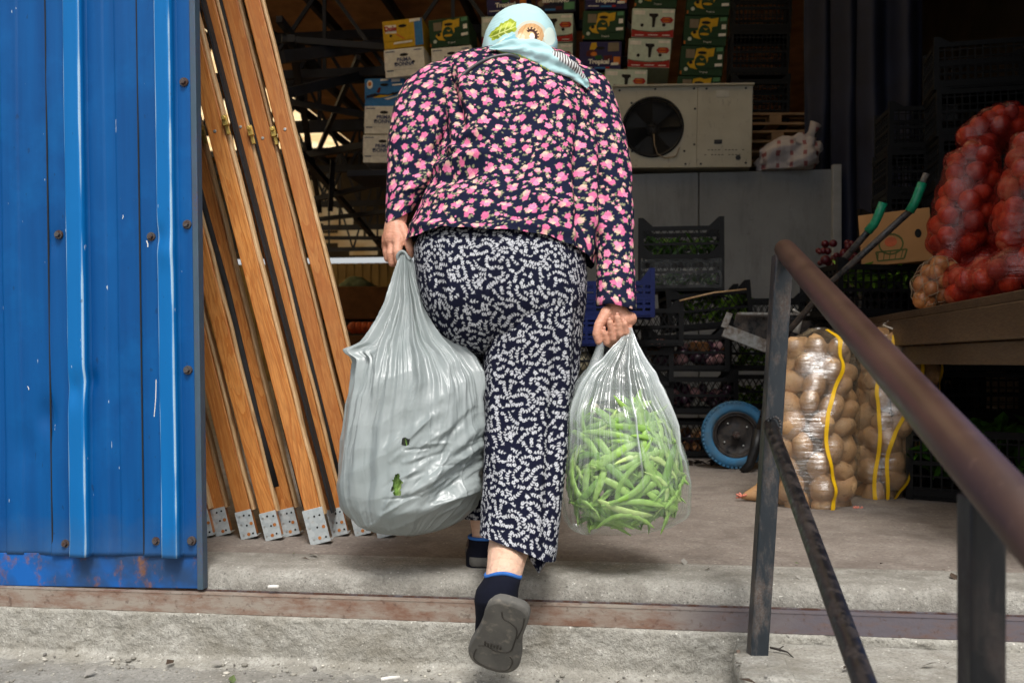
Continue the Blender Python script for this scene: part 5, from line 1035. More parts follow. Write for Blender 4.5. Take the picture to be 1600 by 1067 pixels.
# ------------------------------------------------------------------ printed cloth, drawn in millimetres and carried by the cloth's own vertices
def raster(wmm, hmm, col): a = np.zeros((hmm, wmm, 3)); a[:] = col; return a
def stamp(img, cx, cy, rad, fn):
    n = int(rad) + 2; yy, xx = np.mgrid[-n:n + 1, -n:n + 1]; dx = xx + int(cx) - cx; dy = yy + int(cy) - cy; k, c = fn(dx, dy)
    Y = (yy + int(cy)) % img.shape[0]; X = (xx + int(cx)) % img.shape[1]; k = np.clip(k, 0, 1)[..., None]; img[Y, X] = img[Y, X] * (1 - k) + np.broadcast_to(c, Y.shape + (3,)) * k
rr = random.Random(5)
def leaf_fn(ang, L, wd, col):
    ca, sa = math.cos(ang), math.sin(ang)
    def f(dx, dy):
        x = dx * ca + dy * sa; y = -dx * sa + dy * ca; t = np.clip(x / L, 0, 1); w = wd * np.sin(np.pi * t ** .8) + .1
        k = np.clip((w - np.abs(y)) + .5, 0, 1) * (x > -.5) * (x < L); return k, np.array(col) * (1 - .25 * (np.abs(y) < .6))[..., None]
    return f
def rose_fn(Rr, kind, ph, rng_):
    a, b = (rr.uniform(.85, 1.15), rr.uniform(.8, 1.1)); hot, mid, lite, cream = np.array(s(204, 70, 124)), np.array(s(226, 108, 154)), np.array(s(234, 152, 180)), np.array(s(226, 200, 172))
    def f(dx, dy):
        x, y = dx / a, dy / b; r = np.hypot(x, y) / Rr; th = np.arctan2(y, x); edge = 1 + .09 * np.sin(5 * th + ph) + .05 * np.sin(9 * th + 2 * ph)
        k = np.clip((edge - r) * Rr + .5, 0, 1); sw = np.sin(9 * r + 1.6 * th + ph) + .5 * np.sin(3 * th - 14 * r)
        t = np.clip(.5 + .38 * sw, 0, 1)[..., None]; side = np.clip(.5 + .7 * (x * math.cos(ph) + y * math.sin(ph)) / Rr, 0, 1)[..., None]
        c = mid * (1 - t) + lite * t
        if kind == 'hot': c = hot * .45 + c * .55
        if kind == 'cream': c = c * (1 - side) + cream * side; c = c * (1 - .25 * (1 - t)) + np.array(s(236, 140, 120)) * .25 * (1 - t)
        return k, c
    return f
def draw_roses(N=460):
    img = raster(N, N, s(24, 28, 50)); pts = []; tries = 0; sage = s(150, 148, 118)
    while len(pts) < 300 and tries < 24000:
        tries += 1; x, y = rr.uniform(0, N), rr.uniform(0, N); kind = 'cluster' if tries < 1500 and len(pts) < 46 else ('rose' if tries < 8000 else 'bud'); need = {'cluster': 52, 'rose': 30, 'bud': 19}[kind]
        if all(math.hypot(min(abs(x - a), N - abs(x - a)), min(abs(y - b), N - abs(y - b))) > (need + n2) / 2 for a, b, n2, _ in pts): pts.append((x, y, need, kind))
    for x, y, _, kind in pts:
        base = {'cluster': 15, 'rose': 9, 'bud': 5}[kind]
        for k in range({'cluster': 9, 'rose': 6, 'bud': 3}[kind]):
            an = rr.uniform(0, 6.28); L = rr.uniform(8, 13) * (1 if kind != 'bud' else .8); stamp(img, x + math.cos(an) * base * .9, y + math.sin(an) * base * .9, 16, leaf_fn(an + rr.uniform(-.5, .5), L, L * .24, tuple(np.array(sage) * rr.uniform(.75, 1.15))))
        if kind == 'cluster':
            an = rr.uniform(0, 6.28)
            for k in range(rr.choice((2, 3, 3))):
                q = an + k * 2.1; Rr = rr.uniform(9, 12); stamp(img, x + math.cos(q) * 9.5, y + math.sin(q) * 9.5, 18, rose_fn(Rr, ('hot', 'cream', 'mid')[k % 3], rr.uniform(0, 6.28), rr))
            for k in range(2): q = rr.uniform(0, 6.28); stamp(img, x + math.cos(q) * 21, y + math.sin(q) * 19, 7, rose_fn(rr.uniform(2.5, 4), 'mid', 0, rr))
        elif kind == 'rose': stamp(img, x, y, 15, rose_fn(rr.uniform(8.5, 11.5), rr.choice(('hot', 'hot', 'mid', 'mid', 'cream')), rr.uniform(0, 6.28), rr)); q = rr.uniform(0, 6.28); stamp(img, x + math.cos(q) * 14, y + math.sin(q) * 13, 6, rose_fn(3, 'mid', 0, rr))
        else: stamp(img, x, y, 9, rose_fn(rr.uniform(4.5, 6.5), rr.choice(('cream', 'mid', 'cream')), rr.uniform(0, 6.28), rr))
    return img
def draw_vines(N=420):
    img = raster(N, N, s(18, 20, 38)); wh = s(194, 195, 199); occ = np.zeros((N, N), bool)
    dot = lambda r: (lambda dx, dy: (np.clip(r - np.hypot(dx, dy) + .5, 0, 1), np.array(wh)))
    def mark(x, y, r):
        yy, xx = np.mgrid[-r:r + 1, -r:r + 1]; k = xx ** 2 + yy ** 2 <= r * r; occ[(yy[k] + int(y)) % N, (xx[k] + int(x)) % N] = True
    def flower(x, y, r=4.1):
        p0 = rr.uniform(0, 6)
        for k in range(5): q = p0 + k * 1.2566; stamp(img, x + math.cos(q) * r * .95, y + math.sin(q) * r * .95, 5, dot(r * .52))
        stamp(img, x, y, 3, lambda dx, dy: (np.clip(1.1 - np.hypot(dx, dy) + .3, 0, 1), np.array(s(60, 64, 90))))
    n = 0
    for tr in range(2600):
        x0, y0 = rr.uniform(0, N), rr.uniform(0, N)
        if occ[int(y0) % N, int(x0) % N]: continue
        an = rr.uniform(0, 6.28); cv = rr.choice((-1, 1)) * rr.uniform(.012, .03); L = rr.uniform(26, 58); x, y = x0, y0; trail = []; st = 0
        while st < L:
            an += cv * (1 + 2.2 * (st > L * .72)) + rr.uniform(-.03, .03); x += math.cos(an); y += math.sin(an); st += 1
            if occ[int(y) % N, int(x) % N]: break
            trail.append((x, y, an))
        if len(trail) < 12: continue
        n += 1
        for i, (x, y, an) in enumerate(trail):
            stamp(img, x, y, 2, dot(.55))
            if i % 9 == 4:
                for sg in (-1, 1):
                    if rr.random() < .9: stamp(img, x, y, 12, leaf_fn(an + sg * rr.uniform(.6, 1.0), rr.uniform(7.5, 10.5), 2.0, wh))
        for i, (x, y, an) in enumerate(trail): mark(x, y, 11)
        if rr.random() < .6: flower(*trail[-1][:2]); mark(trail[-1][0], trail[-1][1], 10)
        if rr.random() < .4: flower(x0, y0, 4.2); mark(x0, y0, 11)
    return img
ROSES, VINES = draw_roses(), draw_vines()
def sample(img, u, v):                                   # u, v in metres, one raster pixel to the millimetre
    x = (u * 1000) % img.shape[1]; y = (v * 1000) % img.shape[0]; x0 = x.astype(int) % img.shape[1]; y0 = y.astype(int) % img.shape[0]; x1 = (x0 + 1) % img.shape[1]; y1 = (y0 + 1) % img.shape[0]; fx = (x - np.floor(x))[..., None]; fy = (y - np.floor(y))[..., None]
    return img[y0, x0] * (1 - fx) * (1 - fy) + img[y0, x1] * fx * (1 - fy) + img[y1, x0] * (1 - fx) * fy + img[y1, x1] * fx * fy
def mk_cloth(name, inner, rough=.9, sheen=.0):
    g = G(name); c = g.attr(); geo = g.node('ShaderNodeNewGeometry'); c = g.mix(geo.outputs['Backfacing'], c, inner); nb = g.bump(g.noise(420, detail=2), .15, .0012)
    return g.done(g.bsdf(c, rough, 0, .12, nb, Sheen_Weight=sheen))
M['blouse'] = mk_cloth('rose_print_cotton', s(40, 44, 66)); M['trouser'] = mk_cloth('vine_print_cotton', s(26, 28, 44)); M['scarf'] = mk_cloth('headscarf_cotton', s(180, 210, 210), .75)
g = G('skin'); co = g.co(); c = g.mix(g.ramp(g.noise(22, co, 5), [(.35, 0), (.7, 1)]), s(196, 138, 112), s(214, 160, 134)); sp_ = g.node('ShaderNodeSeparateXYZ'); g.put(sp_.inputs[0], co)
c = g.mix(g.ramp(sp_.outputs[2], [(.25, .75), (.45, 0)]), c, s(226, 190, 164)); c = g.mix(g.ramp(g.noise(60, co, 4), [(.55, 0), (.75, .35)]), c, s(170, 96, 78))
M['skin'] = g.done(g.bsdf(c, .5, 0, .4, g.bump(g.math('ADD', g.noise(150, co, 4), g.math('MULTIPLY', g.noise(38, g.co((1, 1, 3)), 3), 1.5)), .5, .003), Subsurface_Weight=.12, Subsurface_Radius=(.02, .008, .004)))
person = thing('person', 'person in rose print blouse and headscarf carrying two plastic bags up the step', 'person', W(790, 890, 2.5)); person.location.z = 0
PO = np.array(person.location)
def part(name, grids, mat, colors=None, parent=person, **kw): return link(name, gmesh(name, [g_ - PO for g_ in grids], mat, colors, flip=True, **kw), parent)
def drape(P, folds, amp=.004, sc=7, seed=0, aniso=(1, 1, .45), near=True):
    N = normals(P); px, py = px_of(P); D = amp * fbm(P * np.array(aniso), sc, 3, seed); rid = 1 - np.abs(fbm(P * np.array(aniso), sc * 1.7, 2, seed + 9)); D = D + amp * .6 * (rid ** 4)
    cen = P.mean(1, keepdims=True); nr = 1 / (1 + np.exp(-(cen[..., 1] - P[..., 1]) / .02))
    for (x0, y0, x1, y1, w, a) in folds: D = D + a * seg(px, py, x0, y0, x1, y1, w) * nr
    return P + N * D[..., None]
# ---- blouse
T0, th, _ = loft([(808, 76, 2.94, 36, .05), (806, 82, 2.92, 58, .08), (802, 92, 2.89, 90, .115), (799, 106, 2.87, 112, .14), (803, 135, 2.84, 118, .16), (809, 185, 2.79, 121, .175), (809, 245, 2.74, 126, .185), (798, 310, 2.69, 136, .198), (786, 352, 2.65, 143, .212), (781, 374, 2.63, 146, .218)], 700, 430, 2.25, .45)
px, py = px_of(T0); vv = np.linspace(0, 1, T0.shape[0])[:, None]
drop = np.interp(px, [630, 700, 780, 860, 900, 925], [2, -2, 0, 8, 26, 44]); T0[..., 2] -= drop * 2.5 / F * vv ** 5 + .006 * fbm(T0 * np.array([1, 1, 0]), 14, 2, 3) * vv ** 12
fol = [(676, 262, 770, 236, 9, .012), (680, 286, 760, 262, 7, -.008), (690, 232, 730, 236, 7, .010), (668, 312, 730, 300, 8, .006), (925, 210, 920, 392, 9, .012), (905, 190, 902, 380, 8, -.009), (885, 230, 892, 400, 9, .006), (700, 120, 722, 200, 7, -.012), (716, 100, 735, 180, 8, .007), (690, 180, 694, 250, 8, -.012),
       (830, 110, 848, 170, 8, .006), (790, 105, 760, 150, 10, .004), (860, 125, 890, 180, 9, .007), (640, 352, 760, 356, 7, .006), (770, 340, 900, 366, 8, .006), (700, 345, 850, 338, 6, -.004), (740, 300, 840, 292, 10, .004), (800, 120, 800, 330, 26, -.008)]
fol = fol + [(700, 330, 800, 318, 7, .004), (820, 300, 900, 330, 8, .005), (730, 200, 800, 215, 12, .004), (850, 190, 880, 260, 9, .005), (715, 215, 760, 205, 7, .006), (705, 160, 745, 130, 8, .005), (900, 300, 920, 350, 7, .006)]
fol = [(a, b, c_, d_, w, 1.9 * k_) for a, b, c_, d_, w, k_ in fol]; T1 = drape(T0, fol, .0045, 6, 1)
u, v = surf_uv(T0); cT = sample(ROSES, (u + 1) * 1.2, v * 1.2)
SL, _, _ = loft([(742, 104, 2.85, 26, .05), (716, 106, 2.84, 36, .07), (693, 117, 2.82, 44, .078), (670, 148, 2.79, 47, .08), (656, 190, 2.75, 45, .076), (647, 240, 2.715, 42, .069), (640, 285, 2.685, 37, .06), (630, 315, 2.665, 28, .048), (623, 335, 2.645, 22, .042), (622, 343, 2.642, 21, .041)], 300, 300, 2.1)
px, py = px_of(SL); vv = np.linspace(0, 1, 300)[:, None]; SL[..., 2] -= np.interp(px, [600, 625, 645], [.016, 0, -.022]) * vv ** 8
S1 = drape(SL, [(640, 300, 690, 250, 8, .01), (650, 270, 700, 210, 7, -.009), (618, 300, 660, 290, 6, .006), (612, 270, 650, 262, 7, -.005), (690, 150, 705, 230, 8, .008), (668, 160, 660, 250, 9, -.006), (622, 170, 640, 230, 10, .005), (606, 320, 642, 316, 5, .005)], .004, 9, 21)
u, v = surf_uv(SL); cS = sample(ROSES, (u + .37) * 1.2, (v + .2) * 1.2)
SR, _, _ = loft([(862, 104, 2.86, 24, .05), (884, 110, 2.85, 34, .064), (905, 126, 2.83, 42, .072), (922, 165, 2.795, 42, .075), (937, 220, 2.75, 41, .071), (948, 270, 2.71, 38, .064), (956, 320, 2.65, 33, .058), (960, 370, 2.60, 31, .053), (962, 420, 2.55, 30, .05), (963, 455, 2.515, 30, .05), (963, 474, 2.50, 32, .053), (963, 478, 2.50, 31, .052)], 280, 360, 2.1)
px, py = px_of(SR); vv = np.linspace(0, 1, 360)[:, None]; SR[..., 2] += np.interp(px, [932, 955, 993], [0, .004, -.012]) * vv ** 10
S2 = drape(SR, [(935, 250, 985, 330, 8, .006), (925, 300, 950, 380, 8, .008), (940, 320, 985, 300, 7, -.006), (935, 360, 985, 350, 7, .005), (932, 405, 988, 398, 7, -.004), (940, 430, 985, 440, 6, .004), (935, 180, 970, 260, 10, .005)], .0035, 9, 31)
u, v = surf_uv(SR); cR = sample(ROSES, (u + .11) * 1.2, (v + .31) * 1.2)
part('blouse', [T1, S1, S2], M['blouse'], [cT, cS, cR])
# ---- trousers
PV, _, _ = loft([(781, 352, 2.65, 112, .15), (781, 372, 2.63, 128, .185), (781, 392, 2.615, 134, .197), (783, 425, 2.60, 133, .205), (787, 470, 2.58, 128, .205), (792, 510, 2.58, 116, .185), (796, 545, 2.59, 96, .14), (798, 560, 2.60, 60, .08)], 640, 200, 2.4, .45)
PV1 = drape(PV, [(700, 380, 705, 500, 7, .006), (760, 378, 764, 540, 6, .008), (745, 380, 742, 520, 7, -.006), (800, 380, 806, 520, 9, .004), (870, 385, 880, 500, 8, .005), (670, 385, 690, 470, 6, -.005), (780, 420, 770, 560, 10, -.016)], .004, 7, 41)
u, v = surf_uv(PV); cP = sample(VINES, (u + .5) * 1.32, v * 1.32)
RL, _, _ = loft([(842, 415, 2.59, 66, .16), (841, 470, 2.57, 70, .17), (834, 530, 2.545, 75, .16), (829, 580, 2.52, 75, .14), (825, 650, 2.47, 67, .12), (820, 720, 2.40, 62, .105), (815, 780, 2.345, 61, .105), (811, 815, 2.31, 60, .10), (809, 838, 2.29, 60, .10)], 400, 520, 2.15, .4)
px, py = px_of(RL); vv = np.linspace(0, 1, 520)[:, None]; bk = np.where(RL[..., 1] < RL.mean(1, keepdims=True)[..., 1], 1, .6)
dz = np.interp(px, [745, 770, 800, 830, 850, 872], [.012, .008, -.008, -.03, -.045, -.055]); RL[..., 2] += dz * vv ** 6 + .004 * fbm(RL * np.array([1, 1, 0]), 18, 2, 6) * vv ** 10
RL1 = drape(RL, [(890, 470, 868, 860, 9, .010), (872, 500, 850, 850, 8, -.009), (850, 560, 838, 850, 10, .006), (775, 560, 770, 700, 8, .007), (765, 680, 800, 800, 10, .006), (790, 600, 815, 760, 12, -.005), (760, 760, 840, 840, 9, .006), (820, 640, 826, 840, 9, .005), (905, 450, 895, 640, 7, -.006)], .0045, 7, 51)
u, v = surf_uv(RL); cL = sample(VINES, (u + .17) * 1.32, (v + .09) * 1.32)
LL, _, _ = loft([(722, 415, 2.63, 64, .15), (722, 500, 2.66, 64, .14), (728, 600, 2.68, 52, .11), (738, 700, 2.65, 42, .09), (752, 780, 2.59, 37, .075), (757, 806, 2.575, 36, .075)], 220, 260, 2.1)
LL1 = drape(LL, [(700, 450, 720, 600, 10, .006), (745, 480, 750, 640, 9, -.006)], .004, 8, 61); u, v = surf_uv(LL); cLL = sample(VINES, (u + .05) * 1.32, (v + .2) * 1.32)
part('trousers', [PV1, RL1, LL1], M['trouser'], [cP, cL, cLL])
fl = MB()                                                # loose corner of the hem hanging at the back of the cuff
FLP = np.zeros((30, 24, 3))
for i in range(30):
    for j in range(24):
        a = i / 29; b = j / 23; q = W(826 + 34 * b - 0 * a, 862 + (24 + 10 * math.sin(b * 3.1)) * a * (1 - abs(b - .45) * 1.3), 2.33 - .004 * math.sin(b * 9)); FLP[i, j] = q
u = FLP[..., 0]; v = FLP[..., 2]; part('hem_corner', [FLP], M['trouser'], [sample(VINES, u + .3, v + .3)], closed=False)
# ---- headscarf
HS, _, _ = loft([(817, 12.5, 3.03, 2, .006), (817, 14, 3.03, 14, .035), (816, 19, 3.025, 29, .065), (815, 30, 3.01, 42, .09), (814, 45, 2.99, 51, .11), (813, 62, 2.96, 56, .122), (812, 78, 2.94, 58, .125), (811, 92, 2.92, 57, .12), (811, 104, 2.90, 54, .11)], 320, 190, 2.1)
HS1 = drape(HS, [(770, 84, 790, 70, 5, .006), (790, 66, 805, 56, 4, -.005), (776, 70, 800, 58, 4, .005), (765, 60, 762, 90, 5, .004), (850, 88, 868, 66, 5, .003)], .0022, 10, 71)
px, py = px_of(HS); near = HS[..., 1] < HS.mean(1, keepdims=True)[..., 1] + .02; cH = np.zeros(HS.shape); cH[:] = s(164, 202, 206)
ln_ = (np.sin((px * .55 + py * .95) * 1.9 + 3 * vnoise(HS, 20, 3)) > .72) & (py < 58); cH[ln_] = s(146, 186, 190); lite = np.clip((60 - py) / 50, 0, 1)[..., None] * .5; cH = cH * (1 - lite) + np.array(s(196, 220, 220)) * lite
def inpoly(px, py, poly):
    r = np.zeros(px.shape, bool); n = len(poly)
    for i in range(n):
        (x0, y0), (x1, y1) = poly[i], poly[(i + 1) % n]; c = ((y0 > py) != (y1 > py)) & (px < (x1 - x0) * (py - y0) / (y1 - y0 + 1e-9) + x0); r ^= c
    return r
def paint(mask, col, k=1.0): cH[mask & near] = cH[mask & near] * (1 - k) + np.array(s(*col)) * k
jx, jy = px + 1.6 * vnoise(HS, 150, 8) + .8 * vnoise(HS, 60, 18), py + 1.6 * vnoise(HS, 150, 9) + .8 * vnoise(HS, 60, 19)
gr_ = np.hypot((px - 829) / 25, (py - 56) / 23); paint((gr_ < 1.0) & (py > 33), (214, 178, 130), .45); paint((gr_ < .8) & (py > 38), (196, 140, 70), .75); paint((gr_ < .55), (228, 190, 140), .7)
aa = np.arctan2(py - 58, px - 829); rr_ = np.hypot(px - 829, (py - 58) * .9); paint((rr_ < 11.5 + 1.3 * np.sign(np.sin(aa * 16))) & (rr_ > 6.5) & (aa > -2.2) & (aa < 1.6), (70, 44, 40)); paint((np.hypot((px - 831) / 4, (py - 60) / 7) < 1), (246, 242, 234)); paint(np.hypot((px - 817) / 11, (py - 62) / 10) < 1, (226, 186, 146)); paint(np.hypot((px - 814) / 6, (py - 60) / 6) < 1, (240, 212, 180))
paint(inpoly(jx, jy, [(764, 58), (774, 44), (788, 34), (799, 29), (807, 35), (808, 48), (800, 51), (788, 53), (778, 62), (770, 63)]), (150, 164, 48)); paint(inpoly(jx, jy, [(766, 57), (780, 46), (794, 45), (802, 50), (790, 53), (777, 61)]), (112, 128, 32)); paint(inpoly(jx, jy, [(772, 50), (784, 40), (798, 34), (803, 40), (790, 43)]), (188, 198, 90))
for (x0, y0, x1, y1) in ((766, 59, 806, 42), (780, 52, 784, 40), (788, 49, 795, 34), (796, 46, 804, 36), (778, 55, 784, 60), (788, 51, 794, 55)): paint(seg(px, py, x0, y0, x1, y1, 1.1) > .42, (206, 212, 130), .75)
paint(gr_ > 2.6, (206, 222, 220), .2); paint((np.hypot((px - 775) / 16, (py - 86) / 9) < 1), (150, 190, 120), .4); paint((np.hypot((px - 858) / 9, (py - 58) / 14) < 1), (214, 226, 214), .8); paint((np.sin(px * .9 + py * .4) > .8) & (gr_ < .8) & (gr_ > .5), (170, 112, 56), .5)
paint(inpoly(jx, jy, [(776, 74), (790, 62), (804, 54), (813, 64), (812, 74), (796, 76)]), (128, 182, 196), .9); paint(inpoly(jx, jy, [(774, 72), (792, 58), (798, 55), (780, 72)]), (206, 214, 190), .9); paint(np.hypot(px - 800, py - 66) < 4, (176, 208, 222))  # teal patch is shadow painted into the scarf colour
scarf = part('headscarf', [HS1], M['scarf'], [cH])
# tail of the scarf folded over the right shoulder
def near_pt(P, x, y, off=.004):
    px, py = px_of(P); k = np.hypot(px - x, py - y) + 400 * (P[..., 1] > P.mean(1, keepdims=True)[..., 1]); i = np.unravel_index(np.argmin(k), k.shape); p = Vector(P[i]); return p + (Vector((0, 0, CAMZ)) - p).normalized() * off
path = [(764, 77, 0, 4), (784, 76, 0, 10), (806, 76, 0, 15), (828, 80, 0, 20), (850, 88, 0, 23), (870, 99, 0, 23), (888, 109, 0, 20), (904, 122, 0, 14), (918, 138, 0, 4)]
path = [(x, y, min(near_pt(T1, x, y + 6, .0).y, near_pt(S2, x, y + 6, .0).y if x > 880 else 9) - .006, w) for x, y, _, w in path]
A_ = interp([(a, b, c, d_) for a, b, c, d_ in path], 130); nw = 40; TP = np.zeros((130, nw, 3)); cTl = np.zeros((130, nw, 3)); cTl[:] = s(176, 212, 214)
for i in range(130):
    t = np.array(A_[min(i + 1, 129), :2] - A_[max(i - 1, 0), :2]); t /= np.linalg.norm(t) + 1e-9; n_ = np.array((-t[1], t[0])); d_ = A_[i, 2]
    for j in range(nw):
        a = 2 * math.pi * j / nw; x = A_[i, 0] + n_[0] * math.cos(a) * A_[i, 3] * .8; y = A_[i, 1] + n_[1] * math.cos(a) * A_[i, 3] * .8; q = W(x, y, d_ - math.sin(a) * (.007 + .0006 * A_[i, 3])); TP[i, j] = q
        w_ = math.cos(a)
        if w_ > .72 and math.sin(a) > -.2: cTl[i, j] = s(170, 176, 60) if (i // 2 + j) % 3 else s(60, 130, 120)
        if 60 < i < 116 and -1.1 < w_ < -.5 + .3 * math.sin((i - 60) * .056) and math.sin(a) > -.3: cTl[i, j] = s(84, 72, 72) if ((i + j) // 2) % 2 else s(214, 216, 214)
ii_, jj_ = np.mgrid[0:130, 0:nw]; TP = TP + normals(TP) * (.0035 * np.sin(5.5 * np.cos(2 * np.pi * jj_ / nw) + .05 * ii_))[..., None]; TP = TP + (normals(TP) * (.006 * fbm(TP * np.array([.5, 1, 1.6]), 30, 3, 77))[..., None]); part('scarf_tail', [TP], M['scarf'], [cTl], parent=scarf)
sb = MB(); pts = [near_pt(T1, x, y, .004) for x, y in ((716, 128), (728, 114), (744, 102), (762, 93), (780, 88), (798, 87), (812, 92))]; 
M['strap'] = simple('black_strap', s(40, 40, 44), .4, var=.2); sb.tube([Vector(p) for p in vspline([tuple(p) for p in pts], 26)], .0055, 8, flat=.5); so_ = sb.build('bag_strap', M['strap'], person, True)
# ---- body: one continuous surface under the clothes, hands modelled finger by finger
bd = MB()
def cap(a, b, n=16):
    pa, pb = W(*a[:3]), W(*b[:3]); ra, rb = a[3], b[3]; bd.sphere(pa, ra, n, 10); bd.sphere(pb, rb, n, 10); bd.tube([pa, pa.lerp(pb, .5), pb], [ra * .99, (ra + rb) / 2 * .99, rb * .99], n)
def chain(*js):
    for a, b in zip(js[:-1], js[1:]): cap(a, b)
chain((785, 430, 2.62, .12), (790, 350, 2.68, .12), (800, 220, 2.78, .12), (802, 140, 2.86, .085), (806, 98, 2.93, .052), (814, 66, 2.985, .088))
bd.sphere(W(815, 62, 3.0), .085, 18, 12, (.92, 1.1, 1.05)); bd.sphere(W(816, 76, 3.09), .016, 10, 8, (.8, 1.2, 1)); bd.sphere(W(816, 92, 3.07), .03, 10, 8)
chain((802, 140, 2.86, .08), (715, 132, 2.87, .048), (658, 200, 2.79, .04), (646, 250, 2.74, .036), (632, 305, 2.675, .028), (624, 330, 2.645, .0255), (619, 352, 2.63, .0265))
chain((802, 140, 2.86, .08), (890, 136, 2.86, .048), (938, 230, 2.76, .042), (952, 300, 2.67, .037), (961, 400, 2.57, .031), (963, 466, 2.505, .0265), (962, 482, 2.495, .027))
chain((785, 430, 2.62, .12), (838, 440, 2.6, .09), (826, 600, 2.52, .07), (822, 650, 2.47, .06), (814, 760, 2.395, .05), (800, 826, 2.335, .053), (794, 860, 2.262, .0485), (788, 893, 2.195, .042), (780, 925, 2.165, .038), (768, 965, 2.215, .028), (760, 1000, 2.27, .026))
chain((785, 430, 2.62, .12), (726, 440, 2.64, .09), (730, 600, 2.68, .06), (740, 700, 2.64, .05), (754, 790, 2.575, .04), (757, 830, 2.555, .034), (757, 868, 2.545, .034)); chain((757, 868, 2.545, .032), (755, 866, 2.66, .03))
# left hand (on the grey bag)
chain((619, 350, 2.63, .027), (614, 374, 2.615, .026)); chain((619, 350, 2.63, .026), (622, 376, 2.60, .020)); chain((612, 352, 2.635, .02), (607, 378, 2.63, .019))
chain((623, 374, 2.595, .0145), (621, 394, 2.58, .0125), (623, 408, 2.582, .0108), (632, 409, 2.60, .0095)); chain((615, 376, 2.61, .0145), (611, 397, 2.597, .0128), (613, 411, 2.60, .011), (624, 412, 2.615, .0095))
chain((608, 376, 2.63, .013), (604, 393, 2.622, .0115), (606, 404, 2.625, .0105), (616, 406, 2.64, .009)); chain((603, 370, 2.64, .012), (602, 386, 2.64, .0105), (606, 396, 2.645, .009)); chain((628, 356, 2.61, .015), (637, 376, 2.59, .012), (641, 391, 2.585, .0105), (641, 400, 2.588, .009))
# right hand (fist round the handles of the clear bag, palm towards the viewer)
chain((962, 482, 2.495, .027), (950, 496, 2.485, .022)); chain((962, 482, 2.495, .027), (975, 500, 2.485, .023)); chain((950, 492, 2.49, .022), (984, 498, 2.488, .019)); chain((948, 500, 2.495, .018), (978, 512, 2.498, .017))
chain((957, 512, 2.505, .0125), (955, 538, 2.488, .0105), (948, 535, 2.460, .0095), (943, 519, 2.452, .0084)); chain((965, 511, 2.50, .0125), (964, 534, 2.483, .0105), (957.5, 529, 2.455, .0095), (953, 504, 2.443, .0084))
chain((973, 508, 2.496, .012), (973, 528, 2.478, .0102), (968, 522, 2.452, .0094), (964.5, 496, 2.441, .0084)); chain((982, 503, 2.49, .011), (982, 520, 2.474, .0095), (978, 519, 2.452, .009), (975.5, 505, 2.444, .008)); chain((948, 488, 2.475, .0165), (936, 508, 2.458, .0135), (932.5, 522, 2.452, .0118), (935, 533, 2.452, .0098))
bo = bd.build('body', M['skin'], person, True)
rm = bo.modifiers.new('r', 'REMESH'); rm.mode = 'VOXEL'; rm.voxel_size = .0024; sm = bo.modifiers.new('s', 'SMOOTH'); sm.factor = .5; sm.iterations = 2
dg = bpy.context.evaluated_depsgraph_get(); me = bpy.data.meshes.new_from_object(bo.evaluated_get(dg)); bo.modifiers.clear(); bo.data = me; me.materials.clear(); me.materials.append(M['skin']); me.polygons.foreach_set('use_smooth', [True] * len(me.polygons))
M['nail'] = simple('nail', s(204, 146, 122), .3, var=.08)
for (x, y, d_) in ((944, 513, 2.447), (952.5, 499, 2.439), (964.5, 491.5, 2.437), (974, 502, 2.439)):
    m = MB(); m.sphere(W(x, y, d_), .0045, 10, 7, (1, .3, 1.15)); m.build('nail', M['nail'], bo, True)
# ---- socks and shoes
g = G('navy_sock'); c = g.mix(g.noise(8), s(10, 12, 22), s(18, 21, 36)); M['sock'] = g.done(g.bsdf(c, .95, 0, .2, g.bump(g.noise(500, g.co((1, 1, .3))), .4, .001), Sheen_Weight=.0)); M['trim'] = simple('blue_sock_trim', s(46, 104, 180), .9, var=.15, vs=80)
K1, _, _ = loft([(786, 893, 2.183, 27, .044), (783, 902, 2.175, 30, .047), (777, 918, 2.167, 33.5, .049), (775, 932, 2.165, 34, .05), (772, 948, 2.178, 30, .044), (768, 968, 2.215, 25, .036), (764, 992, 2.262, 22, .032), (762, 1008, 2.285, 20, .03)], 120, 90, 2.1); px, py = px_of(K1); vv = np.linspace(1, 0, 90)[:, None]; K1[..., 2] += (.006 - .000022 * (px - 785) ** 2) * vv ** 6
sk1 = part('sock', [drape(K1, [], .0012, 20, 81)], M['sock'])
m = MB(); ring = [Vector(p) for p in K1[0]][::3]; m.tube(ring + [ring[0]], .0045, 8); m.build('sock_trim', M['trim'], sk1, True)
K2, _, _ = loft([(757, 838, 2.555, 24, .042), (757, 850, 2.552, 25, .044), (755, 866, 2.548, 27, .048), (755, 882, 2.545, 27, .05)], 90, 50, 2.1); sk2_ = part('sock', [K2], M['sock']); m = MB(); ring = [Vector(p) for p in K2[0]][::3]; m.tube(ring + [ring[0]], .0045, 8); m.build('sock_trim', M['trim'], sk2_, True)
g = G('rubber_sole'); c = g.mix(g.ramp(g.noise(14, detail=6), [(.35, 0), (.7, 1)]), s(88, 86, 82), s(112, 109, 103)); c = g.mix(g.ramp(g.noise(50, detail=5), [(.55, 0), (.75, .6)]), c, s(152, 144, 130)); M['sole'] = g.done(g.bsdf(c, .85, 0, .3, g.bump(g.noise(120, detail=4), .3, .002))); M['shoe'] = simple('brown_shoe_upper', s(70, 54, 50), .6, var=.25, vs=20); M['groove'] = simple('sole_groove', s(58, 54, 48), .9)
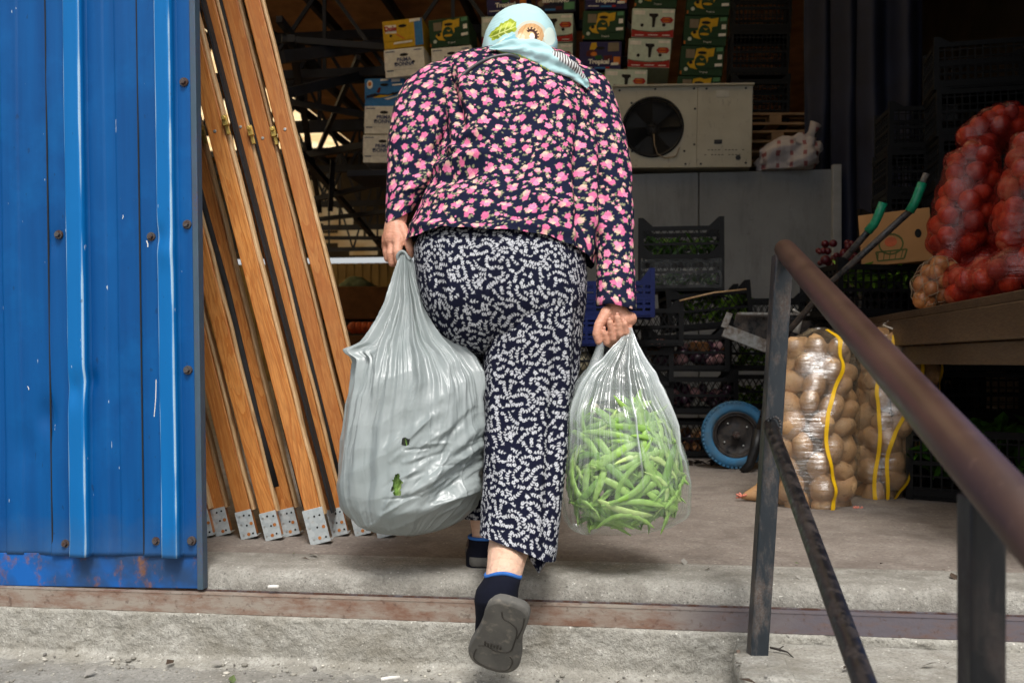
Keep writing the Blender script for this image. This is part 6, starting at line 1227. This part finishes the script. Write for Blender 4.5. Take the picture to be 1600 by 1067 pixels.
def shoe(Mx):
    out = [(-.030, .004), (-.016, -.002), (.016, -.002), (.030, .004), (.038, .016), (.041, .035), (.040, .07), (.040, .11), (.047, .15), (.050, .18), (.047, .205), (.036, .224), (.018, .233), (-.006, .234), (-.03, .226), (-.044, .21), (-.051, .185), (-.050, .155), (-.043, .115), (-.040, .07), (-.041, .035), (-.038, .016)]
    n = len(out); A = np.array([vspline(out + [out[0]], 89)[:-1]][0]); 
    prof = [(.90, 0), (.97, .002), (1.0, .006), (1.0, .020), (.98, .024), (.9, .026)]; c0 = np.array([0, .115]); Pg = np.zeros((len(prof), 88, 3))
    for i, (k, z) in enumerate(prof): Pg[i, :, :2] = c0 + (A - c0) * k; Pg[i, :, 2] = z
    w = np.einsum('ij,vuj->vui', np.array(Mx.to_3x3()), Pg) + np.array(Mx.translation); so = part('shoe', [w], M['sole'])
    m = MB(); m.add([Mx @ Vector((*(c0 + (q - c0) * .9), 0)) for q in A], [tuple(range(88))[::-1]]); m.add([Mx @ Vector((*(c0 + (q - c0) * .9), .026)) for q in A], [tuple(range(88))]); m.build('sole_face', M['sole'], so)
    def line(pts, r=.0016): mm = MB(); mm.tube([Mx @ Vector((x, y, -.0004)) for x, y in vspline(pts, 40)], r, 6); mm.build('tread_line', M['groove'], so, True)
    line([(-.01, .03), (-.004, .05), (.012, .058), (.026, .075), (.028, .12), (.024, .15), (.0, .16), (-.01, .155)]); line([(-.036, .17), (-.037, .2), (-.022, .216), (.006, .222), (.03, .212), (.036, .18), (.028, .165)]); line([(-.034, .158), (-.02, .152), (-.006, .158)]); line([(.032, .03), (.034, .06), (.031, .1)])
    for k in range(6): line([(-.024 + k * .006, .138 + (k % 2) * .003), (-.023 + k * .006, .15)], .0022)
    up = MB(); rows = 26; PU = np.zeros((rows, 20, 3))
    for i in range(rows):
        y = .06 + .168 * i / (rows - 1); t = i / (rows - 1); hw = np.interp(y, [.06, .11, .18, .215, .23], [.036, .04, .048, .038, .014]); hh = np.interp(t, [0, .15, .45, .8, 1], [.035, .05, .055, .038, .008])
        for j in range(20): a = math.pi * j / 19; PU[i, j] = (hw * math.cos(a), y, .022 + hh * math.sin(a) ** .8)
    w = np.einsum('ij,vuj->vui', np.array(Mx.to_3x3()), PU) + np.array(Mx.translation); part('upper', [w], M['shoe'], parent=so, closed=False); return so
def frame(Hh, Tt, nrm):
    y = (Tt - Hh).normalized(); n = Vector(nrm); n = (n - y * n.dot(y)).normalized(); z = -n; x = y.cross(z); mx = Matrix((x, y, z)).transposed().to_4x4(); mx.translation = Hh; return mx
shoe(frame(W(797, 943, 2.10), W(766, 1046, 2.225), (-.10, -1, -.2)) @ Matrix.Diagonal((1.22, 1, 1, 1))); lh = W(757, 889, 2.495); lh.z = .0045; lt_ = lh + Vector((-.01, .23, 0)); shoe(frame(lh, lt_, (0, 0, -1)))

# ------------------------------------------------------------------ grey carrier bag
g = G('bean_pod'); c = g.mix(g.noise(14, detail=3), s(112, 156, 62), s(170, 204, 108)); rd = g.rand(); c = g.mix(g.ramp(rd, [(.0, .75), (.45, 0)]), c, s(78, 124, 44)); c = g.mix(g.ramp(rd, [(.75, 0), (1, .7)]), c, s(196, 216, 138)); c = g.mix(g.ramp(g.noise(40, detail=4), [(.62, 0), (.72, .5)]), c, s(120, 140, 70)); M['bean'] = g.done(g.bsdf(c, .42, 0, .4, g.bump(g.noise(30, g.co((1, .3, .3)), 2), .2, .003)))
GB, th, T = loft([(631, 397, 2.575, 3, .006), (632, 402, 2.575, 8, .012), (633, 414, 2.57, 13, .02), (634, 440, 2.56, 23, .035), (637, 470, 2.545, 35, .055), (638, 500, 2.535, 48, .075), (640, 530, 2.52, 68, .098), (648, 560, 2.51, 91, .118), (655, 600, 2.50, 104, .135), (652, 650, 2.49, 111, .145), (646, 700, 2.48, 114, .15), (642, 750, 2.47, 114, .15), (638, 785, 2.47, 105, .14), (634, 810, 2.47, 80, .11), (634, 826, 2.47, 46, .07), (640, 835, 2.47, 10, .02)], 620, 460, 2.15)
px, py = px_of(GB); cen = GB.mean(1, keepdims=True); rad = np.linalg.norm((GB - cen)[..., :2], axis=-1); dirn = (GB - cen); dirn[..., 2] = 0; dirn /= np.linalg.norm(dirn, axis=-1, keepdims=True) + 1e-9
yv = T[:, 1][:, None]; ph = th[None] + .10 * np.sin(yv * .012) ; pl = 0
for k, (n, a, p) in enumerate(((17, 1, .4), (29, .7, 2.1), (47, .5, 1.0), (11, .9, 4.0), (71, .25, 3.3))): pl = pl + a * (1 - 2 * np.abs(np.sin(n * ph / 2 + p + .25 * np.sin(yv * .01 + k)))) 
ampl = np.interp(T[:, 1], [395, 430, 500, 560, 620, 700, 780, 840], [.12, .15, .11, .05, .012, .003, .003, .02])[:, None]
low = 1 / (1 + np.exp(-((px - 655) * .9 + (py - 735)) / 14)); Xn = GB * np.array([1, 1, 1.0]); rot_ = np.stack([GB[..., 0] * .8 + GB[..., 2] * .6, GB[..., 1], -GB[..., 0] * .6 + GB[..., 2] * .8], -1)
def worley(Q, n, seed):                                  # distance to the nearest of n scattered points: facets with creased borders
    rg = np.random.default_rng(seed); q = Q.reshape(-1, 3); lo, hi = q.min(0), q.max(0); pts_ = lo + rg.random((n, 3)) * (hi - lo); out_ = np.full(len(q), 9.0)
    for p_ in pts_: out_ = np.minimum(out_, ((q - p_) ** 2).sum(1))
    return np.sqrt(out_).reshape(Q.shape[:-1])
cr_ = .30 * (worley(rot_ * np.array([.55, .8, 1.7]), 130, 4) - .05) * (.25 + .75 * low) + .16 * (worley(rot_ * np.array([.8, 1, 1.6]), 900, 6) - .022) * (.35 + .65 * low) - np.abs(fbm(rot_ * np.array([.45, 1, 2.4]), 13, 3, 90)) * .003 * low - np.abs(fbm(GB * np.array([1.6, 1, .35]), 14, 3, 91)) * .0022 * (1 - low) + .008 * fbm(GB, 4, 2, 92)
fd = 0
for (x0, y0, x1, y1, w, a) in ((668, 745, 757, 655, 8, .012), (640, 770, 757, 690, 8, .010), (655, 720, 740, 640, 6, -.008), (640, 800, 750, 762, 9, .010), (660, 790, 752, 735, 6, -.009), (600, 590, 590, 800, 8, .006), (565, 620, 550, 790, 8, .006), (580, 600, 572, 800, 7, -.006), (625, 560, 612, 740, 8, .005), (700, 560, 690, 640, 14, .010), (720, 600, 690, 690, 10, .008), (660, 520, 700, 590, 8, -.008), (672, 500, 712, 570, 7, .009), (640, 520, 650, 640, 9, -.005), (610, 700, 690, 640, 7, .006)): fd = fd + a * seg(px, py, x0, y0, x1, y1, w) * (GB[..., 1] < cen[..., 1])
rg_ = np.random.default_rng(21); thw = th[None] + .04 * np.sin(yv * .02)
for k in range(70):                                      # thin sharp creases fanning down from the handle
    t0_ = rg_.uniform(.15, 2 * np.pi - .15); y0_ = rg_.uniform(420, 620); y1_ = y0_ + rg_.uniform(60, 230); sg_ = rg_.uniform(.012, .03); tw = thw + .05 * np.sin(yv * .03 + k); win = np.clip((yv - y0_) / 25, 0, 1) * np.clip((y1_ - yv) / 40, 0, 1); fd = fd + rg_.choice((-1, 1)) * rg_.uniform(.0015, .0045) * win * np.exp(-np.abs(tw - t0_) / sg_)
for k in range(46):                                      # short slanting wrinkles where the load hangs
    xa_ = rg_.uniform(600, 745); ya_ = rg_.uniform(690, 815); L_ = rg_.uniform(25, 70); an_ = rg_.normal(-.65, .35); fd = fd + rg_.choice((-1, 1)) * rg_.uniform(.002, .005) * seg(px, py, xa_, ya_, xa_ + L_ * math.cos(an_), ya_ + L_ * math.sin(an_), rg_.uniform(2.2, 4)) * (GB[..., 1] < cen[..., 1])
GB1 = GB + dirn * (rad * ampl * pl + cr_ * np.clip(rad / .06, 0, 1) + fd)[..., None]; ear = np.exp(-(((px - 566) / 22) ** 2 + ((py - 548) / 9) ** 2)); GB1[..., 0] -= .034 * ear * (px < 585); GB1[..., 2] += .004 * ear * fbm(GB, 60, 2, 5)
nsn = .25 * vnoise(GB, 160, 6) + .2 * vnoise(GB, 320, 7); nearm = GB[..., 1] < cen[..., 1]
cutm = nearm & ((np.hypot((px - 634) / 5.5, (py - 690) / 6) + nsn < 1) | (np.hypot((px - 622) / 7, (py - 757) / 14) + nsn < 1))
g = G('grey_plastic_film' ); c = g.mix(g.ramp(g.noise(6, detail=4), [(.35, 0), (.7, 1)]), s(150, 159, 158), s(170, 177, 176)); nb = g.bump(g.noise(70, g.co((1, 1, .3)), 4, .6), .3, .003); b = g.bsdf(c, .29, 0, .55, nb); tr = g.node('ShaderNodeBsdfTranslucent'); g.put(tr.inputs[0], s(170, 180, 178)); mx = g.node('ShaderNodeMixShader'); mx.inputs[0].default_value = .2; g.t.links.new(b, mx.inputs[1]); g.t.links.new(tr.outputs[0], mx.inputs[2]); M['greybag'] = g.done(mx.outputs[0])
gb = thing('carrier_bag', 'large grey plastic carrier bag with small tears, held at the left', 'bag', W(640, 836, 2.47)); go = np.array(gb.location); film = link('bag_film', gmesh('bag_film', [GB1 - go], M['greybag'], cut=[cutm]), gb)
m = MB()                                                 # handle loop over the fingers
for hp in ([W(624, 408, 2.575), W(622, 400, 2.57), W(627, 394, 2.57), W(633, 396, 2.57), W(640, 408, 2.565)], ): m.tube([Vector(p) for p in vspline([tuple(p) for p in hp], 16)], .0075, 10, flat=.6)
m.build('handle', M['greybag'], gb, True)

# ------------------------------------------------------------------ clear bag of green beans
def pod(seed, L, wd, bend, out):
    rg = random.Random(seed); n = 22; P = np.zeros((n, 10, 3)); ph = rg.uniform(0, 6)
    for i in range(n):
        t = i / (n - 1) * 2 - 1; x = L / 2 * t; y = bend * (t * t) ; z = -out * t * t; e = max(.05, (1 - abs(t) ** 4)) ** .6; w = wd / 2 * e; hz = (.0050 + .0018 * math.sin(i * 1.9 + ph)) * e
        for j in range(10): a = 2 * math.pi * j / 10; P[i, j] = (x, y + w * math.cos(a), z + hz * math.sin(a))
    return gmesh('bean', [P], M['bean'])
PODS = [pod(k, (.18, .16, .2, .15, .17, .12, .19, .14, .16)[k], (.019, .022, .018, .021, .023, .017, .02, .016, .022)[k], (.012, -.03, .042, -.01, .025, .03, -.045, .05, .0)[k], .019) for k in range(9)]
CB_ = [(983, 512, 2.46, 4, .006), (982, 520, 2.46, 7, .012), (980, 532, 2.455, 13, .02), (975, 552, 2.45, 27, .035), (968, 580, 2.445, 50, .055), (967, 620, 2.44, 72, .085), (970, 660, 2.435, 84, .105), (974, 710, 2.43, 93, .12), (977, 760, 2.43, 98, .125), (977, 795, 2.43, 98, .12), (970, 817, 2.43, 84, .1), (950, 829, 2.43, 54, .06), (932, 835, 2.43, 10, .015)]
CB, th, T = loft(CB_, 480, 360, 2.3)
BG = 'green beans in the clear bag'
def place_bean(p, n, roll, sc=1.0, label='flat green bean inside the clear plastic bag', group=BG):
    z = Vector(n).normalized(); x = z.cross(Vector((0, 0, 1))); x = x.normalized() if x.length > .05 else Vector((1, 0, 0)); y = z.cross(x); x2 = x * math.cos(roll) + y * math.sin(roll); y2 = z.cross(x2)
    o = link('bean', random.choice(PODS)); mx = Matrix((x2, y2, z)).transposed().to_4x4(); mx.translation = p; o.matrix_world = mx; o.scale = (sc, sc, sc); return tag(o, label, 'bean', group)
TT = T; rb = random.Random(9); cnt = 0; ZR = CAMZ + (HY - T[:, 1]) / F * T[:, 2]
def inside(p):
    i = int(np.argmin(np.abs(ZR - p.z))); r_ = T[i]; cx_ = (r_[0] - CX) / F * r_[2]; h_ = r_[3] * r_[2] / F
    return p.z > ZR.min() + .03 and abs((p.x - cx_) / h_) ** 2.3 + abs((p.y - r_[2]) / r_[4]) ** 2.3 < .9
for layer, (k0, k1, n) in enumerate(((.86, .97, 150), (.6, .8, 84), (.2, .5, 36))):
    for k in range(n):
        yy = 645 + (824 - 645) * ((k + rb.random()) / n) ** .85; row_ = T[np.argmin(np.abs(T[:, 1] - yy))]; q = rb.uniform(k0, k1); a = rb.uniform(math.pi * .28, math.pi * 1.72) if layer < 2 else rb.uniform(0, 6.28)
        hw = row_[3] * row_[2] / F; c = W(row_[0], row_[1], row_[2]); nx = -math.sin(a) * hw; ny = math.cos(a) * row_[4]; shrink = .62 if yy > 812 else .78 if yy > 800 else .9 if yy < 650 else 1.0; yy = min(yy, 812)
        p = c + Vector((nx, ny, 0)) * q * shrink; nn = Vector((nx / hw ** 2, ny / row_[4] ** 2, 0)).normalized(); nn = (nn + Vector((0, 0, -.45 if yy > 790 else rb.uniform(-.15, .3)))).normalized()
        for tr in range(14):
            sc_ = rb.uniform(.85, 1.12) * (1 - .03 * tr); roll = rb.gauss(.1, .75 if tr < 6 else .25); zz_ = nn; xx_ = zz_.cross(Vector((0, 0, 1))).normalized(); dd = xx_ * math.cos(roll) + zz_.cross(xx_) * math.sin(roll); pp = p.lerp(c, tr * .022) + Vector((0, 0, .004 * tr if yy > 780 else 0))
            if all(inside(pp + dd * (sg * .1 * sc_) - nn * (.018 * sc_)) for sg in (-1, 1)) and inside(pp + nn * .002): place_bean(pp, nn, roll, sc_); cnt += 1; break
for k in range(26): c = W(rb.uniform(610, 660), rb.uniform(700, 770), rb.uniform(2.42, 2.46)); place_bean(c, (rb.uniform(-.3, .3), -1, rb.uniform(-.3, .3)), rb.uniform(0, 3), .45, 'green bean showing through the tear of the grey bag', 'beans in the grey bag') if k < 6 else None
for (x, y) in ((622, 752), (626, 762), (619, 766), (635, 692)): place_bean(W(x, y, 2.342), (0, -1, 0), rb.uniform(1, 2), .6 if y > 700 else .16, 'green bean showing through the tear of the grey bag', 'beans in the grey bag')
cen = CB.mean(1, keepdims=True); rad = np.linalg.norm((CB - cen)[..., :2], axis=-1); dirn = CB - cen; dirn[..., 2] = 0; dirn /= np.linalg.norm(dirn, axis=-1, keepdims=True) + 1e-9; yv = T[:, 1][:, None]; pl = 0
for k, (n, a, p) in enumerate(((19, .8, .4), (33, .8, 2.1), (57, .6, 1.0), (13, .7, 4.0), (83, .35, 1.7))): pl = pl + a * (1 - 2 * np.abs(np.sin(n * th[None] / 2 + p + .2 * np.sin(yv * .013 + k))))
ampl = np.interp(T[:, 1], [510, 540, 600, 660, 720, 780, 840], [.10, .13, .09, .045, .018, .01, .03])[:, None]; cr_ = .2 * (worley(CB * np.array([1, 1, .7]), 260, 14) - .04) + .004 * fbm(CB, 14, 3, 96) - .006 * np.abs(fbm(CB * np.array([1, 1, .5]), 22, 2, 97))
CB1 = CB + dirn * (rad * ampl * pl + cr_ * np.clip(rad / .06, 0, 1) + .004 * np.clip(rad / .1, 0, 1))[..., None]
dens = np.interp(T[:, 1], [510, 560, 620, 680, 740, 840], [.8, .7, .55, .4, .27, .22])[:, None] * (.6 + 1.9 * np.clip(pl / 1.9, 0, 1) ** 2.5 * np.interp(T[:, 1], [510, 700, 760], [1, 1, .2])[:, None]); dc = np.repeat(np.clip(dens, .04, .9)[..., None], 3, 2)
g = G('clear_plastic_film'); tb = g.node('ShaderNodeBsdfTransparent'); g.put(tb.inputs[0], (.985, .99, .985)); b = g.bsdf(s(226, 234, 232), .1, 0, .9, g.bump(g.noise(50, g.co((1, 1, .3)), 3), .15, .003)); tr = g.node('ShaderNodeBsdfTranslucent'); g.put(tr.inputs[0], s(220, 230, 228)); m1 = g.node('ShaderNodeMixShader'); m1.inputs[0].default_value = .4; g.t.links.new(b, m1.inputs[1]); g.t.links.new(tr.outputs[0], m1.inputs[2])
gl = g.node('ShaderNodeBsdfGlossy'); gl.inputs['Roughness'].default_value = .14; m2 = g.node('ShaderNodeMixShader'); m2.inputs[0].default_value = .35; g.t.links.new(m1.outputs[0], m2.inputs[1]); g.t.links.new(gl.outputs[0], m2.inputs[2])
mx = g.node('ShaderNodeMixShader'); g.put(mx.inputs[0], g.attr()); g.t.links.new(tb.outputs[0], mx.inputs[1]); g.t.links.new(m2.outputs[0], mx.inputs[2]); M['clearbag'] = g.done(mx.outputs[0])
ST, _, T2 = loft([(939, 532, 2.46, 4, .006), (937, 545, 2.46, 7, .008), (931, 565, 2.458, 9, .01), (922, 590, 2.452, 12, .015), (912, 620, 2.446, 16, .03), (905, 655, 2.44, 16, .04)], 80, 90, 2.2)
cb2 = thing('clear_bag', 'clear plastic carrier bag full of green beans, held at the right', 'bag', W(940, 836, 2.43)); co_ = np.array(cb2.location)
link('bag_film', gmesh('bag_film', [CB1 - co_], M['clearbag'], [dc]), cb2); link('handle', gmesh('handle', [ST - co_], M['clearbag'], [np.full(ST.shape, .42)]), cb2)
BP, _, _ = loft([(962, 548, 2.5, 4, .004), (945, 560, 2.5, 12, .006), (940, 585, 2.5, 24, .01), (942, 625, 2.5, 40, .02)], 60, 40, 2.2); link('back_panel', gmesh('back_panel', [BP - co_], M['clearbag'], [np.full(BP.shape, .3)]), cb2)
CR_ = MB(); q = W(932, 826, 2.42); PZ = np.zeros((14, 20, 3))
for i in range(14):
    for j in range(20): a = i / 13; b_ = j / 19; PZ[i, j] = W(895 + 62 * b_, 818 + (6 + 12 * math.sin(math.pi * min(1, b_ * 1.35))) * a, 2.41 - .02 * math.sin(b_ * 6) * a)
link('bottom_seam', gmesh('bottom_seam', [PZ - co_], M['clearbag'], [np.full(PZ.shape, .3)], closed=False), cb2)
